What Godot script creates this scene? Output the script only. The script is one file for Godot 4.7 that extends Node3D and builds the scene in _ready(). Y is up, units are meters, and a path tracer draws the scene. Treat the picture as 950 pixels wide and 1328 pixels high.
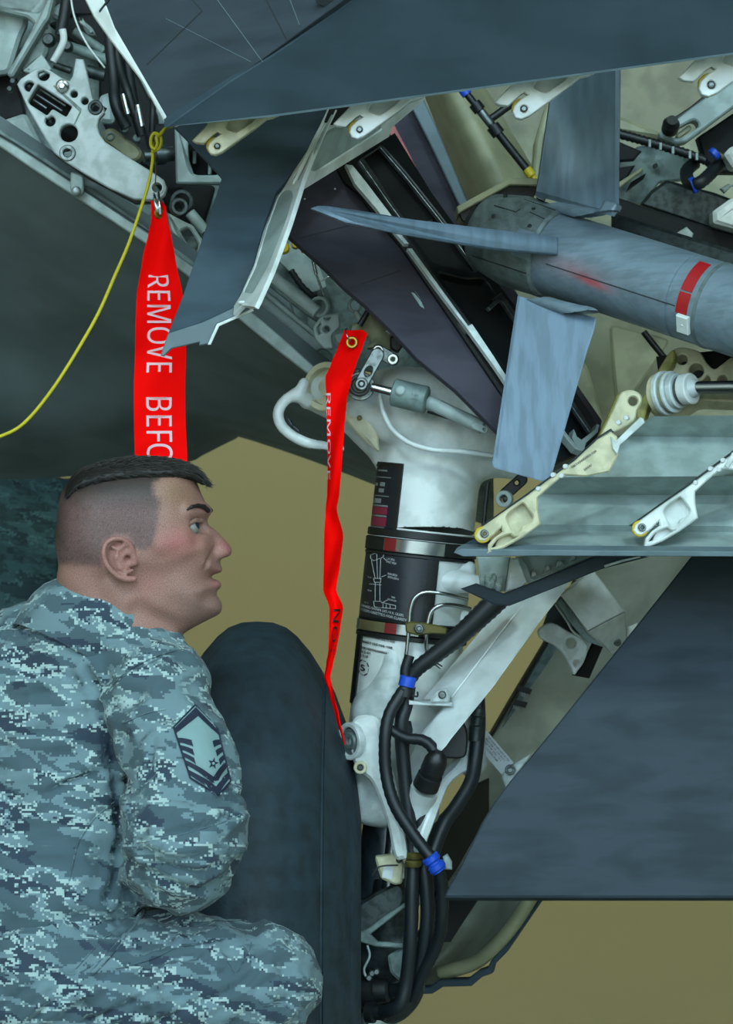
extends Node3D
# An aircraft on the ground in a hangar: open bay doors, a missile's tail, the main landing gear, and an airman crouching at the wheel.

const K := 3765.7                      # focal length in pixels of the 950 x 1328 picture (20 degrees high)
var co := Vector3(0, 0.57, 0)          # camera
var cr := Vector3(1, 0, 0)
var cu := Vector3(0, cos(deg_to_rad(8.0)), sin(deg_to_rad(8.0)))
var cf := Vector3(0, sin(deg_to_rad(8.0)), -cos(deg_to_rad(8.0)))
var M := {}
var rng := RandomNumberGenerator.new()
var used := {}


# ---------------------------------------------------------------- shape tools
class Mb:
	var v := PackedVector3Array()
	var g := PackedInt32Array()
	var uv := PackedVector2Array()
	var col := PackedColorArray()
	var ng := 0
	var mark := 0
	func grp() -> int:
		ng += 1
		return ng
	func tri(a: Vector3, b: Vector3, c: Vector3, gr: int) -> void:
		v.append(a); v.append(b); v.append(c); g.append(gr)
	func quad(a: Vector3, b: Vector3, c: Vector3, d: Vector3, gr: int) -> void:
		tri(a, b, c, gr)
		tri(a, c, d, gr)
	func begin() -> void:
		mark = v.size()
	func close() -> void:              # turn the shape begun last so that its faces look outwards
		if v.size() <= mark:
			return
		var o := v[mark]
		var vol := 0.0
		for i in range(mark, v.size(), 3):
			vol += (v[i] - o).dot((v[i + 1] - o).cross(v[i + 2] - o))
		if vol > 0.0:
			for i in range(mark, v.size(), 3):
				var t := v[i]
				v[i] = v[i + 1]
				v[i + 1] = t
				if uv.size() == v.size():
					var w := uv[i]
					uv[i] = uv[i + 1]
					uv[i + 1] = w


class Sdf:                              # a distance field on a grid, joined by smooth minima and meshed as surface nets
	var o: Vector3
	var h: float
	var nx: int
	var ny: int
	var nz: int
	var f := PackedFloat32Array()
	func _init(lo: Vector3, hi: Vector3, cell: float) -> void:
		o = lo
		h = cell
		nx = int((hi.x - lo.x) / cell) + 2
		ny = int((hi.y - lo.y) / cell) + 2
		nz = int((hi.z - lo.z) / cell) + 2
		f.resize(nx * ny * nz)
		f.fill(1.0)
	func span(lo: Vector3, hi: Vector3, m: float) -> Array:
		return [clampi(int((lo.x - m - o.x) / h), 0, nx - 1), clampi(int((hi.x + m - o.x) / h) + 1, 0, nx - 1),
			clampi(int((lo.y - m - o.y) / h), 0, ny - 1), clampi(int((hi.y + m - o.y) / h) + 1, 0, ny - 1),
			clampi(int((lo.z - m - o.z) / h), 0, nz - 1), clampi(int((hi.z + m - o.z) / h) + 1, 0, nz - 1)]
	func put(i: int, d: float, k: float, cut: bool) -> void:
		if cut:
			var e := maxf(k - absf(f[i] + d), 0.0) / k
			f[i] = maxf(f[i], -d) + e * e * k * 0.25
		else:
			var e := maxf(k - absf(f[i] - d), 0.0) / k
			f[i] = minf(f[i], d) - e * e * k * 0.25
	func cap(a: Vector3, b: Vector3, ra: float, rb: float, k := 0.02, cut := false) -> void:
		var r := maxf(ra, rb)
		var s := span(a.min(b) - Vector3(r, r, r), a.max(b) + Vector3(r, r, r), k + 2.5 * h)
		var ab := b - a
		var l2 := maxf(ab.length_squared(), 1e-9)
		for z in range(s[4], s[5] + 1):
			for y in range(s[2], s[3] + 1):
				var i: int = (z * ny + y) * nx
				var p := o + Vector3(0, y, z) * h - a
				for x in range(s[0], s[1] + 1):
					var q := Vector3(p.x + x * h, p.y, p.z)
					var t := clampf(q.dot(ab) / l2, 0.0, 1.0)
					put(i + x, (q - ab * t).length() - lerpf(ra, rb, t), k, cut)
	func ell(c: Vector3, b: Basis, r: Vector3, k := 0.02, cut := false) -> void:
		var m := maxf(r.x, maxf(r.y, r.z))
		var s := span(c - Vector3(m, m, m), c + Vector3(m, m, m), k + 2.5 * h)
		var bt := b.transposed()
		var lo := minf(r.x, minf(r.y, r.z))
		for z in range(s[4], s[5] + 1):
			for y in range(s[2], s[3] + 1):
				var i: int = (z * ny + y) * nx
				for x in range(s[0], s[1] + 1):
					var q := bt * (o + Vector3(x, y, z) * h - c)
					var q1 := q / r
					var l := q1.length()
					var l2 := (q1 / r).length()
					put(i + x, (l * (l - 1.0) / l2) if l2 > 1e-6 else -lo, k, cut)
	func box(c: Vector3, b: Basis, hs: Vector3, r: float, k := 0.02, cut := false) -> void:
		var m := hs.length()
		var s := span(c - Vector3(m, m, m), c + Vector3(m, m, m), k + 2.5 * h)
		var bt := b.transposed()
		var inner := hs - Vector3(r, r, r)
		for z in range(s[4], s[5] + 1):
			for y in range(s[2], s[3] + 1):
				var i: int = (z * ny + y) * nx
				for x in range(s[0], s[1] + 1):
					var q := (bt * (o + Vector3(x, y, z) * h - c)).abs() - inner
					put(i + x, q.max(Vector3.ZERO).length() + minf(maxf(q.x, maxf(q.y, q.z)), 0.0) - r, k, cut)
	func cyl(a: Vector3, b: Vector3, r: float, rd: float, k := 0.01, cut := false) -> void:
		var ax := (b - a).normalized()
		var half := (b - a).length() * 0.5
		var c := (a + b) * 0.5
		var m := r + rd
		var s := span(a.min(b) - Vector3(m, m, m), a.max(b) + Vector3(m, m, m), k + 2.5 * h)
		for z in range(s[4], s[5] + 1):
			for y in range(s[2], s[3] + 1):
				var i: int = (z * ny + y) * nx
				for x in range(s[0], s[1] + 1):
					var q := o + Vector3(x, y, z) * h - c
					var t := q.dot(ax)
					var w := Vector2((q - ax * t).length() - r + rd, absf(t) - half + rd)
					put(i + x, w.max(Vector2.ZERO).length() + minf(maxf(w.x, w.y), 0.0) - rd, k, cut)
	func nets() -> Array:               # [vertices, triangle indices]
		var vs := PackedVector3Array()
		var id := PackedInt32Array()
		var at := PackedInt32Array()
		at.resize(f.size())
		at.fill(-1)
		var sx := 1
		var sy := nx
		var sz := nx * ny
		var corner := PackedInt32Array([0, sx, sy, sx + sy, sz, sx + sz, sy + sz, sx + sy + sz])
		var ea := PackedInt32Array([0, 2, 4, 6, 0, 1, 4, 5, 0, 1, 2, 3])
		var eb := PackedInt32Array([1, 3, 5, 7, 2, 3, 6, 7, 4, 5, 6, 7])
		var far := 4.0 * h
		for z in nz - 1:
			for y in ny - 1:
				var row := (z * ny + y) * nx
				for x in nx - 1:
					var i := row + x
					if absf(f[i]) > far:
						continue
					var neg := 0
					for c in 8:
						if f[i + corner[c]] < 0.0:
							neg += 1
					if neg == 0 or neg == 8:
						continue
					var sum := Vector3.ZERO
					var n := 0
					for e in 12:
						var fa := f[i + corner[ea[e]]]
						var fb := f[i + corner[eb[e]]]
						if (fa < 0.0) != (fb < 0.0):
							var t := fa / (fa - fb)
							var ca := ea[e]
							var cb := eb[e]
							sum += Vector3(ca & 1, (ca >> 1) & 1, ca >> 2).lerp(Vector3(cb & 1, (cb >> 1) & 1, cb >> 2), t)
							n += 1
					at[i] = vs.size()
					vs.append(o + (Vector3(x, y, z) + sum / n) * h)
		for z in range(1, nz - 1):
			for y in range(1, ny - 1):
				var row := (z * ny + y) * nx
				for x in range(1, nx - 1):
					var i := row + x
					if at[i] < 0:
						continue
					var f0 := f[i] < 0.0
					for ax in 3:
						var st: int = [sx, sy, sz][ax]
						if f0 == (f[i + st] < 0.0):
							continue
						var u: int = [sy, sz, sx][ax]
						var w: int = [sz, sx, sy][ax]
						var q0 := at[i]
						var q1 := at[i - u]
						var q2 := at[i - u - w]
						var q3 := at[i - w]
						if q1 < 0 or q2 < 0 or q3 < 0:
							continue
						if f0:
							id.append_array([q0, q2, q1, q0, q3, q2])
						else:
							id.append_array([q0, q1, q2, q0, q2, q3])
		return [vs, id]


func P(x: float, y: float, d: float) -> Vector3:      # the point at depth d that the lens shows at (x, y)
	return co + d * (cf + cr * ((x - 475.0) / K) + cu * ((664.0 - y) / K))


func px(p: Vector3) -> Vector3:
	var q := p - co
	var d := q.dot(cf)
	return Vector3(475.0 + K * q.dot(cr) / d, 664.0 - K * q.dot(cu) / d, d)


func fl(d: float) -> Vector3:           # a plane square to the lens
	return Vector3(0, 0, 1.0 / d)


func pl(a: Vector3, b: Vector3, c: Vector3) -> Vector3:   # the plane through three (x, y, depth)
	var ia := 1.0 / a.z
	var u := Vector3(b.x - a.x, b.y - a.y, 1.0 / b.z - ia)
	var w := Vector3(c.x - a.x, c.y - a.y, 1.0 / c.z - ia)
	var n := u.cross(w)
	var A := -n.x / n.z
	var B := -n.y / n.z
	return Vector3(A, B, ia - A * a.x - B * a.y)


func on(x: float, y: float, k: Vector3) -> Vector3:
	return P(x, y, 1.0 / (k.x * x + k.y * y + k.z))


func loop(pts: PackedVector2Array, k: Vector3) -> PackedVector3Array:
	var r := PackedVector3Array()
	for p in pts:
		r.append(on(p.x, p.y, k))
	return r


func v2(a: Array) -> PackedVector2Array:
	var r := PackedVector2Array()
	for i in range(0, a.size(), 2):
		r.append(Vector2(a[i], a[i + 1]))
	return r


func rnd(pts: PackedVector2Array, rad: float, seg := 4) -> PackedVector2Array:   # a polygon with rounded corners
	var r := PackedVector2Array()
	var n := pts.size()
	for i in n:
		var p := pts[i]
		var a := pts[(i + n - 1) % n] - p
		var b := pts[(i + 1) % n] - p
		var t := minf(rad, minf(a.length(), b.length()) * 0.48)
		var pa := p + a.normalized() * t
		var pb := p + b.normalized() * t
		for s in seg + 1:
			var u := s / float(seg)
			r.append(pa.lerp(p, u).lerp(p.lerp(pb, u), u))
	return r


func circ(x: float, y: float, r: float, n := 18, squash := 1.0, turn := 0.0) -> PackedVector2Array:
	var o := PackedVector2Array()
	for i in n:
		var a := TAU * i / n
		o.append(Vector2(x, y) + Vector2(cos(a) * r, sin(a) * r * squash).rotated(turn))
	return o


func slot(x0: float, y0: float, x1: float, y1: float, r: float) -> PackedVector2Array:   # a long hole, or a bar with round ends
	var o := PackedVector2Array()
	var a := (Vector2(x1, y1) - Vector2(x0, y0)).angle()
	for i in 9:
		o.append(Vector2(x1, y1) + Vector2.from_angle(a - PI / 2 + PI * i / 8) * r)
	for i in 9:
		o.append(Vector2(x0, y0) + Vector2.from_angle(a + PI / 2 + PI * i / 8) * r)
	return o


func crv(pts: PackedVector3Array, per := 6) -> PackedVector3Array:   # a smooth curve through points
	var r := PackedVector3Array()
	var n := pts.size()
	for i in n - 1:
		var p0 := pts[maxi(i - 1, 0)]
		var p3 := pts[mini(i + 2, n - 1)]
		for s in per:
			r.append(pts[i].cubic_interpolate(pts[i + 1], p0, p3, s / float(per)))
	r.append(pts[n - 1])
	return r


func crv2(pts: PackedVector2Array, per := 5, closed := true) -> PackedVector2Array:
	var r := PackedVector2Array()
	var n := pts.size()
	for i in (n if closed else n - 1):
		var p0 := pts[(i + n - 1) % n] if closed else pts[maxi(i - 1, 0)]
		var p3 := pts[(i + 2) % n] if closed else pts[mini(i + 2, n - 1)]
		for s in per:
			r.append(pts[i].cubic_interpolate(pts[(i + 1) % n], p0, p3, s / float(per)))
	if not closed:
		r.append(pts[n - 1])
	return r


func path(a: Array, per := 6) -> PackedVector3Array:   # [x, y, depth, ...] as a smooth curve
	var r := PackedVector3Array()
	for i in range(0, a.size(), 3):
		r.append(P(a[i], a[i + 1], a[i + 2]))
	return crv(r, per) if r.size() > 2 else r


func ears(p: PackedVector2Array) -> PackedInt32Array:   # ear clipping that bears the slits to holes
	var r := PackedInt32Array()
	var ix: Array = range(p.size())
	var guard := 0
	var i := 0
	while ix.size() > 3 and guard < 40000:
		guard += 1
		var n := ix.size()
		i = i % n
		var a := p[ix[(i + n - 1) % n]]
		var b := p[ix[i]]
		var c := p[ix[(i + 1) % n]]
		var ok := (b - a).cross(c - b) > 1e-14
		if ok:
			for j in ix:
				var q := p[j]
				if q == a or q == b or q == c:
					continue
				if (b - a).cross(q - a) >= 0.0 and (c - b).cross(q - b) >= 0.0 and (a - c).cross(q - c) >= 0.0:
					ok = false
					break
		if ok or guard > 30000:
			r.append_array([ix[(i + n - 1) % n], ix[i], ix[(i + 1) % n]])
			ix.remove_at(i)
			i = maxi(i - 1, 0)
		else:
			i += 1
	if ix.size() == 3:
		r.append_array([ix[0], ix[1], ix[2]])
	return r


func prism(m: Mb, outer: PackedVector3Array, off: Vector3, bev := 0.001, holes: Array = []) -> void:
	m.begin()
	var nb := off.normalized()
	var nn := Vector3.ZERO
	for i in outer.size():
		nn += (outer[i] - outer[0]).cross(outer[(i + 1) % outer.size()] - outer[0])
	nn = nn.normalized()
	if nn.dot(nb) > 0.0:
		nn = -nn
	var ux := nn.cross(Vector3.UP if absf(nn.y) < 0.9 else Vector3.RIGHT).normalized()
	var uy := nn.cross(ux)
	var loops := [outer]
	loops.append_array(holes)
	var all := PackedVector3Array()     # inset rings, in the order of the triangulation
	var flat := []
	var rings := []
	for li in loops.size():
		var L: PackedVector3Array = loops[li]
		var q := PackedVector2Array()
		for p in L:
			q.append(Vector2((p - outer[0]).dot(ux), (p - outer[0]).dot(uy)))
		var area := 0.0
		for i in q.size():
			area += q[i].cross(q[(i + 1) % q.size()])
		if (area < 0.0) == (li == 0):
			L = L.duplicate()
			L.reverse()
			q.reverse()
		var ins := PackedVector3Array()
		var iq := PackedVector2Array()
		var n := q.size()
		for i in n:
			var e0 := (q[i] - q[(i + n - 1) % n]).normalized()
			var e1 := (q[(i + 1) % n] - q[i]).normalized()
			var w := Vector2(-e0.y - e1.y, e0.x + e1.x)
			var l2 := w.length_squared()
			w = w * (2.0 / maxf(l2, 0.5)) * bev if l2 > 1e-6 else Vector2.ZERO
			ins.append(L[i] + ux * w.x + uy * w.y)
			iq.append(q[i] + w)
		rings.append([L, ins, q])
		flat.append(iq)
	var poly: PackedVector2Array = flat[0]
	var pos: PackedVector3Array = rings[0][1]
	var todo := range(1, flat.size())
	poly = poly.duplicate()
	pos = pos.duplicate()
	while todo.size():
		var best := 1e9
		var bi := 0
		var bh := 0
		var bj := 0
		for hh in todo:
			var hq: PackedVector2Array = flat[hh]
			for j in hq.size():
				for i in poly.size():
					var dd := poly[i].distance_squared_to(hq[j])
					if dd < best:
						best = dd
						bi = i
						bh = hh
						bj = j
		var hq2: PackedVector2Array = flat[bh]
		var hp: PackedVector3Array = rings[bh][1]
		var np := poly.slice(0, bi + 1)
		var nv := pos.slice(0, bi + 1)
		for s in hq2.size() + 1:
			np.append(hq2[(bj + s) % hq2.size()])
			nv.append(hp[(bj + s) % hq2.size()])
		np.append_array(poly.slice(bi))
		nv.append_array(pos.slice(bi))
		poly = np
		pos = nv
		todo.erase(bh)
	var t := PackedInt32Array()
	if holes.is_empty():
		t = Geometry2D.triangulate_polygon(poly)
	if t.is_empty():
		t = ears(poly)
	var g1 := m.grp()
	var g2 := m.grp()
	for i in range(0, t.size(), 3):
		var a := pos[t[i]]
		var b := pos[t[i + 1]]
		var c := pos[t[i + 2]]
		if (b - a).cross(c - a).dot(nn) < 0.0:
			var s := b
			b = c
			c = s
		m.tri(a, b, c, g1)
		m.tri(a + off, c + off, b + off, g2)
	for R in rings:
		var L: PackedVector3Array = R[0]
		var ins: PackedVector3Array = R[1]
		var q: PackedVector2Array = R[2]
		var n := L.size()
		var gs := m.grp()
		var gb := m.grp()
		for i in n:
			var j := (i + 1) % n
			var e0 := q[i] - q[(i + n - 1) % n]
			if absf(e0.angle_to(q[j] - q[i])) > 0.7:
				gs = m.grp()
				gb = m.grp()
			if bev > 0.0:
				var a := L[i] + nb * bev
				var b := L[j] + nb * bev
				m.quad(ins[i], a, b, ins[j], gb)
				m.quad(a, L[i] + off - nb * bev, L[j] + off - nb * bev, b, gs)
				m.quad(L[i] + off - nb * bev, ins[i] + off, ins[j] + off, L[j] + off - nb * bev, gb)
			else:
				m.quad(L[i], L[i] + off, L[j] + off, L[j], gs)
	m.close()


func largest(ps: Array) -> PackedVector2Array:
	var best := PackedVector2Array()
	var most := 0.0
	for p in ps:
		var a := 0.0
		for i in p.size():
			a += p[i].cross(p[(i + 1) % p.size()])
		if absf(a) > most:
			most = absf(a)
			best = p
	return best


func plate(m: Mb, pts: PackedVector2Array, k: Vector3, thick: float, bev := 0.001, holes: Array = []) -> void:   # a plate in the plane k, its back away from the lens
	var gap := bev * 950.0 + 0.3
	var hs := holes.duplicate()
	if hs.size():
		var room := largest(Geometry2D.offset_polygon(pts, -2.0 * gap))
		for i in hs.size():             # keep clear of the rim
			hs[i] = largest(Geometry2D.intersect_polygons(hs[i], room))
		var i := 0
		while i < hs.size():            # holes that meet become one, and near ones keep their distance
			var j := i + 1
			while j < hs.size():
				if hs[j].size() < 3 or hs[i].size() < 3:
					pass
				elif Geometry2D.intersect_polygons(hs[i], hs[j]).size():
					hs[i] = largest(Geometry2D.merge_polygons(hs[i], hs[j]))
					hs.remove_at(j)
					j = i
				elif Geometry2D.intersect_polygons(largest(Geometry2D.offset_polygon(hs[i], gap)), largest(Geometry2D.offset_polygon(hs[j], gap))).size():
					hs[j] = largest(Geometry2D.clip_polygons(hs[j], largest(Geometry2D.offset_polygon(hs[i], gap * 2.0))))
				j += 1
			i += 1
	var kept := []
	for hl in hs:
		if hl.size() > 2:
			kept.append(hl)
	hs = kept
	var L := loop(pts, k)
	var a := on(475, 664, k)
	var n := (on(575, 664, k) - a).cross(on(475, 764, k) - a).normalized()
	if n.dot(cf) < 0.0:
		n = -n
	var H := []
	for hl in hs:
		H.append(loop(hl, k))
	prism(m, L, n * thick, bev, H)


func obox(m: Mb, c: Vector3, hx: Vector3, hy: Vector3, hz: Vector3, bev := 0.002) -> void:
	prism(m, PackedVector3Array([c - hx - hy - hz, c + hx - hy - hz, c + hx + hy - hz, c - hx + hy - hz]), hz * 2.0, bev)


func tube(m: Mb, pts: PackedVector3Array, r: float, sides := 10, r_end := -1.0, rib := 0.0) -> void:
	m.begin()
	var n := pts.size()
	var g := m.grp()
	var prev := PackedVector3Array()
	var t0 := (pts[1] - pts[0]).normalized()
	var u := t0.cross(Vector3.UP if absf(t0.y) < 0.9 else Vector3.RIGHT).normalized()
	for i in n:
		var t := (pts[mini(i + 1, n - 1)] - pts[maxi(i - 1, 0)]).normalized()
		u = (u - t * u.dot(t)).normalized()
		var w := t.cross(u)
		var rr := r if r_end < 0.0 else lerpf(r, r_end, i / float(n - 1))
		if rib > 0.0 and i % 2 == 1:
			rr -= rib
		var ring := PackedVector3Array()
		for s in sides:
			var a := TAU * s / sides
			ring.append(pts[i] + (u * cos(a) + w * sin(a)) * rr)
		if i:
			for s in sides:
				m.quad(prev[s], prev[(s + 1) % sides], ring[(s + 1) % sides], ring[s], g)
		if i == 0 or i == n - 1:
			var ge := m.grp()
			for s in sides:
				if i == 0:
					m.tri(pts[i], ring[(s + 1) % sides], ring[s], ge)
				else:
					m.tri(pts[i], ring[s], ring[(s + 1) % sides], ge)
		prev = ring
	m.close()


func resample(pts: PackedVector3Array, step: float) -> PackedVector3Array:
	var c := Curve3D.new()
	c.bake_interval = step
	for p in pts:
		c.add_point(p)
	var r := PackedVector3Array()
	var n := maxi(int(c.get_baked_length() / step), 2)
	for i in n + 1:
		r.append(c.sample_baked(c.get_baked_length() * i / n))
	return r


func lathe(m: Mb, a: Vector3, dir: Vector3, prof: PackedVector2Array, sides := 24) -> void:   # prof: (metres along dir, radius)
	m.begin()
	var t := dir.normalized()
	var u := t.cross(Vector3.UP if absf(t.y) < 0.9 else Vector3.RIGHT).normalized()
	var w := t.cross(u)
	var p := prof.duplicate()
	if p[0].y > 1e-5:
		p.insert(0, Vector2(p[0].x, 0))
	if p[p.size() - 1].y > 1e-5:
		p.append(Vector2(p[p.size() - 1].x, 0))
	var g := m.grp()
	for i in p.size() - 1:
		if i and absf((p[i + 1] - p[i]).angle_to(p[i] - p[i - 1])) > 0.6:
			g = m.grp()
		for s in sides:
			var a0 := TAU * s / sides
			var a1 := TAU * (s + 1) / sides
			var e0 := u * cos(a0) + w * sin(a0)
			var e1 := u * cos(a1) + w * sin(a1)
			var q0 := a + t * p[i].x + e0 * p[i].y
			var q1 := a + t * p[i].x + e1 * p[i].y
			var q2 := a + t * p[i + 1].x + e1 * p[i + 1].y
			var q3 := a + t * p[i + 1].x + e0 * p[i + 1].y
			if p[i].y < 1e-5:
				m.tri(q0, q2, q3, g)
			elif p[i + 1].y < 1e-5:
				m.tri(q0, q1, q2, g)
			else:
				m.quad(q0, q1, q2, q3, g)
	m.close()


func sheet(m: Mb, rows: Array, off: Callable, crease := 9.0) -> void:   # a grid of points with thickness; off(point) gives the other side
	m.begin()
	var nr := rows.size()
	var nc: int = rows[0].size()
	var g := m.grp()
	var gb := m.grp()
	var back := []
	for r in rows:
		var b := PackedVector3Array()
		for p in r:
			b.append(off.call(p))
		back.append(b)
	for i in nr - 1:
		if crease < 9.0 and i:
			var n0: Vector3 = (rows[i][1] - rows[i][0]).cross(rows[i][0] - rows[i - 1][0])
			var n1: Vector3 = (rows[i][1] - rows[i][0]).cross(rows[i + 1][0] - rows[i][0])
			if n0.angle_to(n1) > crease:
				g = m.grp()
		for j in nc - 1:
			m.quad(rows[i][j], rows[i][j + 1], rows[i + 1][j + 1], rows[i + 1][j], g)
			m.quad(back[i][j], back[i + 1][j], back[i + 1][j + 1], back[i][j + 1], gb)
	var ge := m.grp()
	for j in nc - 1:
		m.quad(rows[0][j], back[0][j], back[0][j + 1], rows[0][j + 1], ge)
		m.quad(rows[nr - 1][j], rows[nr - 1][j + 1], back[nr - 1][j + 1], back[nr - 1][j], ge)
	ge = m.grp()
	for i in nr - 1:
		m.quad(rows[i][0], rows[i + 1][0], back[i + 1][0], back[i][0], ge)
		m.quad(rows[i][nc - 1], back[i][nc - 1], back[i + 1][nc - 1], rows[i + 1][nc - 1], ge)
	m.close()


func knob(m: Mb, p: Vector3, dir: Vector3, r: float, len: float, hex := false) -> void:   # a bolt head or rivet standing on p
	lathe(m, p - dir.normalized() * 0.004, dir, PackedVector2Array([Vector2(0, r), Vector2(len * 0.7 + 0.004, r), Vector2(len + 0.004, r * 0.7)]), 6 if hex else 12)


func ring3(m: Mb, p: Vector3, dir: Vector3, ri: float, ro: float, len: float, n := 24) -> void:   # a bush with an open bore
	m.begin()
	var t := dir.normalized()
	var u := t.cross(Vector3.UP if absf(t.y) < 0.9 else Vector3.RIGHT).normalized()
	var w := t.cross(u)
	var c := minf(0.0012, (ro - ri) * 0.3)
	var pr := [Vector2(0, ri), Vector2(len - c, ri), Vector2(len, ri + c), Vector2(len, ro - c), Vector2(len - c, ro), Vector2(0, ro)]
	for i in 6:
		var g := m.grp()
		var a: Vector2 = pr[i]
		var b: Vector2 = pr[(i + 1) % 6]
		for s in n:
			var e0 := u * cos(TAU * s / n) + w * sin(TAU * s / n)
			var e1 := u * cos(TAU * (s + 1) / n) + w * sin(TAU * (s + 1) / n)
			m.quad(p + t * a.x + e0 * a.y, p + t * a.x + e1 * a.y, p + t * b.x + e1 * b.y, p + t * b.x + e0 * b.y, g)
	m.close()


func letters(m: Mb, text: String, len: float, height: float, map: Callable, bold := false, deep := 0.0006) -> void:   # raised print; map(along, up, out) lays a letter point on a surface
	var tm := TextMesh.new()
	var f := SystemFont.new()
	f.font_names = PackedStringArray(["Droid Sans"])
	if bold:
		f.font_weight = 700
	tm.font = f
	tm.text = text
	tm.font_size = 32
	tm.pixel_size = 0.01
	tm.depth = 0.01
	tm.curve_step = 2.0
	var s := tm.get_mesh_arrays()
	var vs: PackedVector3Array = s[Mesh.ARRAY_VERTEX]
	var ix: PackedInt32Array = s[Mesh.ARRAY_INDEX] if s[Mesh.ARRAY_INDEX] != null else PackedInt32Array(range(vs.size()))
	var lo := vs[0]
	var hi := vs[0]
	for p in vs:
		lo = lo.min(p)
		hi = hi.max(p)
	var q := PackedVector3Array()
	for p in vs:
		var w := (p - lo) / (hi - lo)
		q.append(map.call(w.x * len, w.y * height, w.z * deep))
	m.begin()
	for i in range(0, ix.size() - 2, 3):
		m.tri(q[ix[i]], q[ix[i + 1]], q[ix[i + 2]], m.grp())
	m.close()


# ---------------------------------------------------------------- nodes
func numbered(called: String) -> String:
	var n: int = used.get(called, -1) + 1
	used[called] = n
	return called if n == 0 else "%s_%03d" % [called, n]


func tag(o: Node3D, label: String, category: String, group := "") -> void:
	o.set_meta("label", label)
	o.set_meta("category", category)
	if group:
		o.set_meta("group", group)


func thing(called: String, label: String, category: String, at: Vector3, group := "") -> Node3D:
	var o := Node3D.new()
	o.name = numbered(called)
	o.position = at
	add_child(o)
	tag(o, label, category, group)
	return o


func origin(o: Node3D) -> Vector3:
	return Vector3.ZERO if o == null or o == self else o.position + origin(o.get_parent_node_3d())


func part(m: Mb, called: String, mat: Material, parent: Node3D, label := "", kind := "") -> MeshInstance3D:
	var st := SurfaceTool.new()
	st.begin(Mesh.PRIMITIVE_TRIANGLES)
	var hu := m.uv.size() == m.v.size()
	var hc := m.col.size() == m.v.size()
	var at := origin(parent)
	var own := Vector3.ZERO
	if parent == self:                  # a thing of one mesh: put its node at its base
		var lo := m.v[0]
		var hi := m.v[0]
		for p in m.v:
			lo = lo.min(p)
			hi = hi.max(p)
		own = Vector3((lo.x + hi.x) / 2, lo.y, (lo.z + hi.z) / 2)
		at = own
	for i in m.v.size():
		st.set_smooth_group(m.g[i / 3])
		if hu:
			st.set_uv(m.uv[i])
		if hc:
			st.set_color(m.col[i])
		st.add_vertex(m.v[i] - at)
	st.generate_normals()
	st.index()
	var mi := MeshInstance3D.new()
	mi.mesh = st.commit()
	mi.material_override = mat
	mi.name = numbered(called) if parent == self else called
	mi.position = own
	parent.add_child(mi, true)
	if label:
		mi.set_meta("label", label)
	if kind:
		mi.set_meta("kind", kind)
	return mi


func one(m: Mb, called: String, mat: Material, label: String, category: String, group := "") -> MeshInstance3D:
	var o := part(m, called, mat, self)
	tag(o, label, category, group)
	return o


# ---------------------------------------------------------------- materials
func noise_tex(kind: int, freq: float, lo: Color, hi: Color, size := 256, oct := 4, a := 0.3, b := 0.7) -> NoiseTexture2D:
	var n := FastNoiseLite.new()
	n.noise_type = kind
	n.frequency = freq
	n.fractal_octaves = oct
	n.seed = 7 + M.size()
	var g := Gradient.new()
	g.set_color(0, lo)
	g.set_offset(0, a)
	g.set_color(1, hi)
	g.set_offset(1, b)
	var t := NoiseTexture2D.new()
	t.width = size
	t.height = size
	t.seamless = true
	t.noise = n
	t.color_ramp = g
	return t


func mk(called: String, c: Color, rough: float, metal := 0.0, tex: Texture2D = null, scale := Vector3(3, 3, 3), bump: Texture2D = null, depth := 0.1) -> StandardMaterial3D:
	var m := StandardMaterial3D.new()
	m.resource_name = called
	m.albedo_color = c
	m.roughness = rough
	m.metallic = metal
	m.uv1_triplanar = true
	m.uv1_world_triplanar = true
	m.uv1_scale = scale
	if tex:
		m.albedo_texture = tex
	if bump:
		m.heightmap_enabled = true
		m.heightmap_texture = bump
		m.heightmap_scale = depth
	M[called] = m
	return m


func camo(seed0: int, cols: Array, n := 300) -> ImageTexture:   # pixelled tiger stripes, woven into the cloth
	var a := FastNoiseLite.new()
	a.seed = seed0
	a.frequency = 0.03
	a.fractal_octaves = 3
	a.domain_warp_enabled = true
	a.domain_warp_amplitude = 14.0
	a.domain_warp_frequency = 0.03
	var im := Image.create(n, n, false, Image.FORMAT_RGB8)
	for y in n:
		for x in n:
			# tileable by blending the two ends
			var wx := smoothstep(0.82, 1.0, x / float(n))
			var wy := smoothstep(0.82, 1.0, y / float(n))
			var vals := [0.0, 0.0]
			for c in 2:
				var ox := c * 900.0
				var r := 0.0
				for ix in (2 if wx > 0.0 else 1):
					for iy in (2 if wy > 0.0 else 1):
						var w := (wx if ix else 1.0 - wx) * (wy if iy else 1.0 - wy)
						var sx: float = x - ix * n
						var sy: float = y - iy * n
						r += w * a.get_noise_2d((sx * 0.62 + sy * 0.3) + ox, sy * 1.75 - sx * 0.45 + ox)
				vals[c] = r
			var jag := (hash(x * 7919 + y * 104729 + seed0) % 1000) / 1000.0 - 0.5
			var p: float = vals[0] + jag * 0.05
			var q: float = vals[1] + jag * 0.05
			var k := 0
			if p > 0.10:
				k = 2
				if q > 0.16:
					k = 3
			elif p > 0.035 and q > -0.12:
				k = 1
			elif p < -0.30:
				k = 2
			elif p < -0.235 and q > -0.1:
				k = 1
			elif q > 0.27 and p < 0.0:
				k = 3
			elif q > 0.215 and p < 0.0:
				k = 1
			im.set_pixel(x, y, cols[k])
	return ImageTexture.create_from_image(im)


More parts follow.
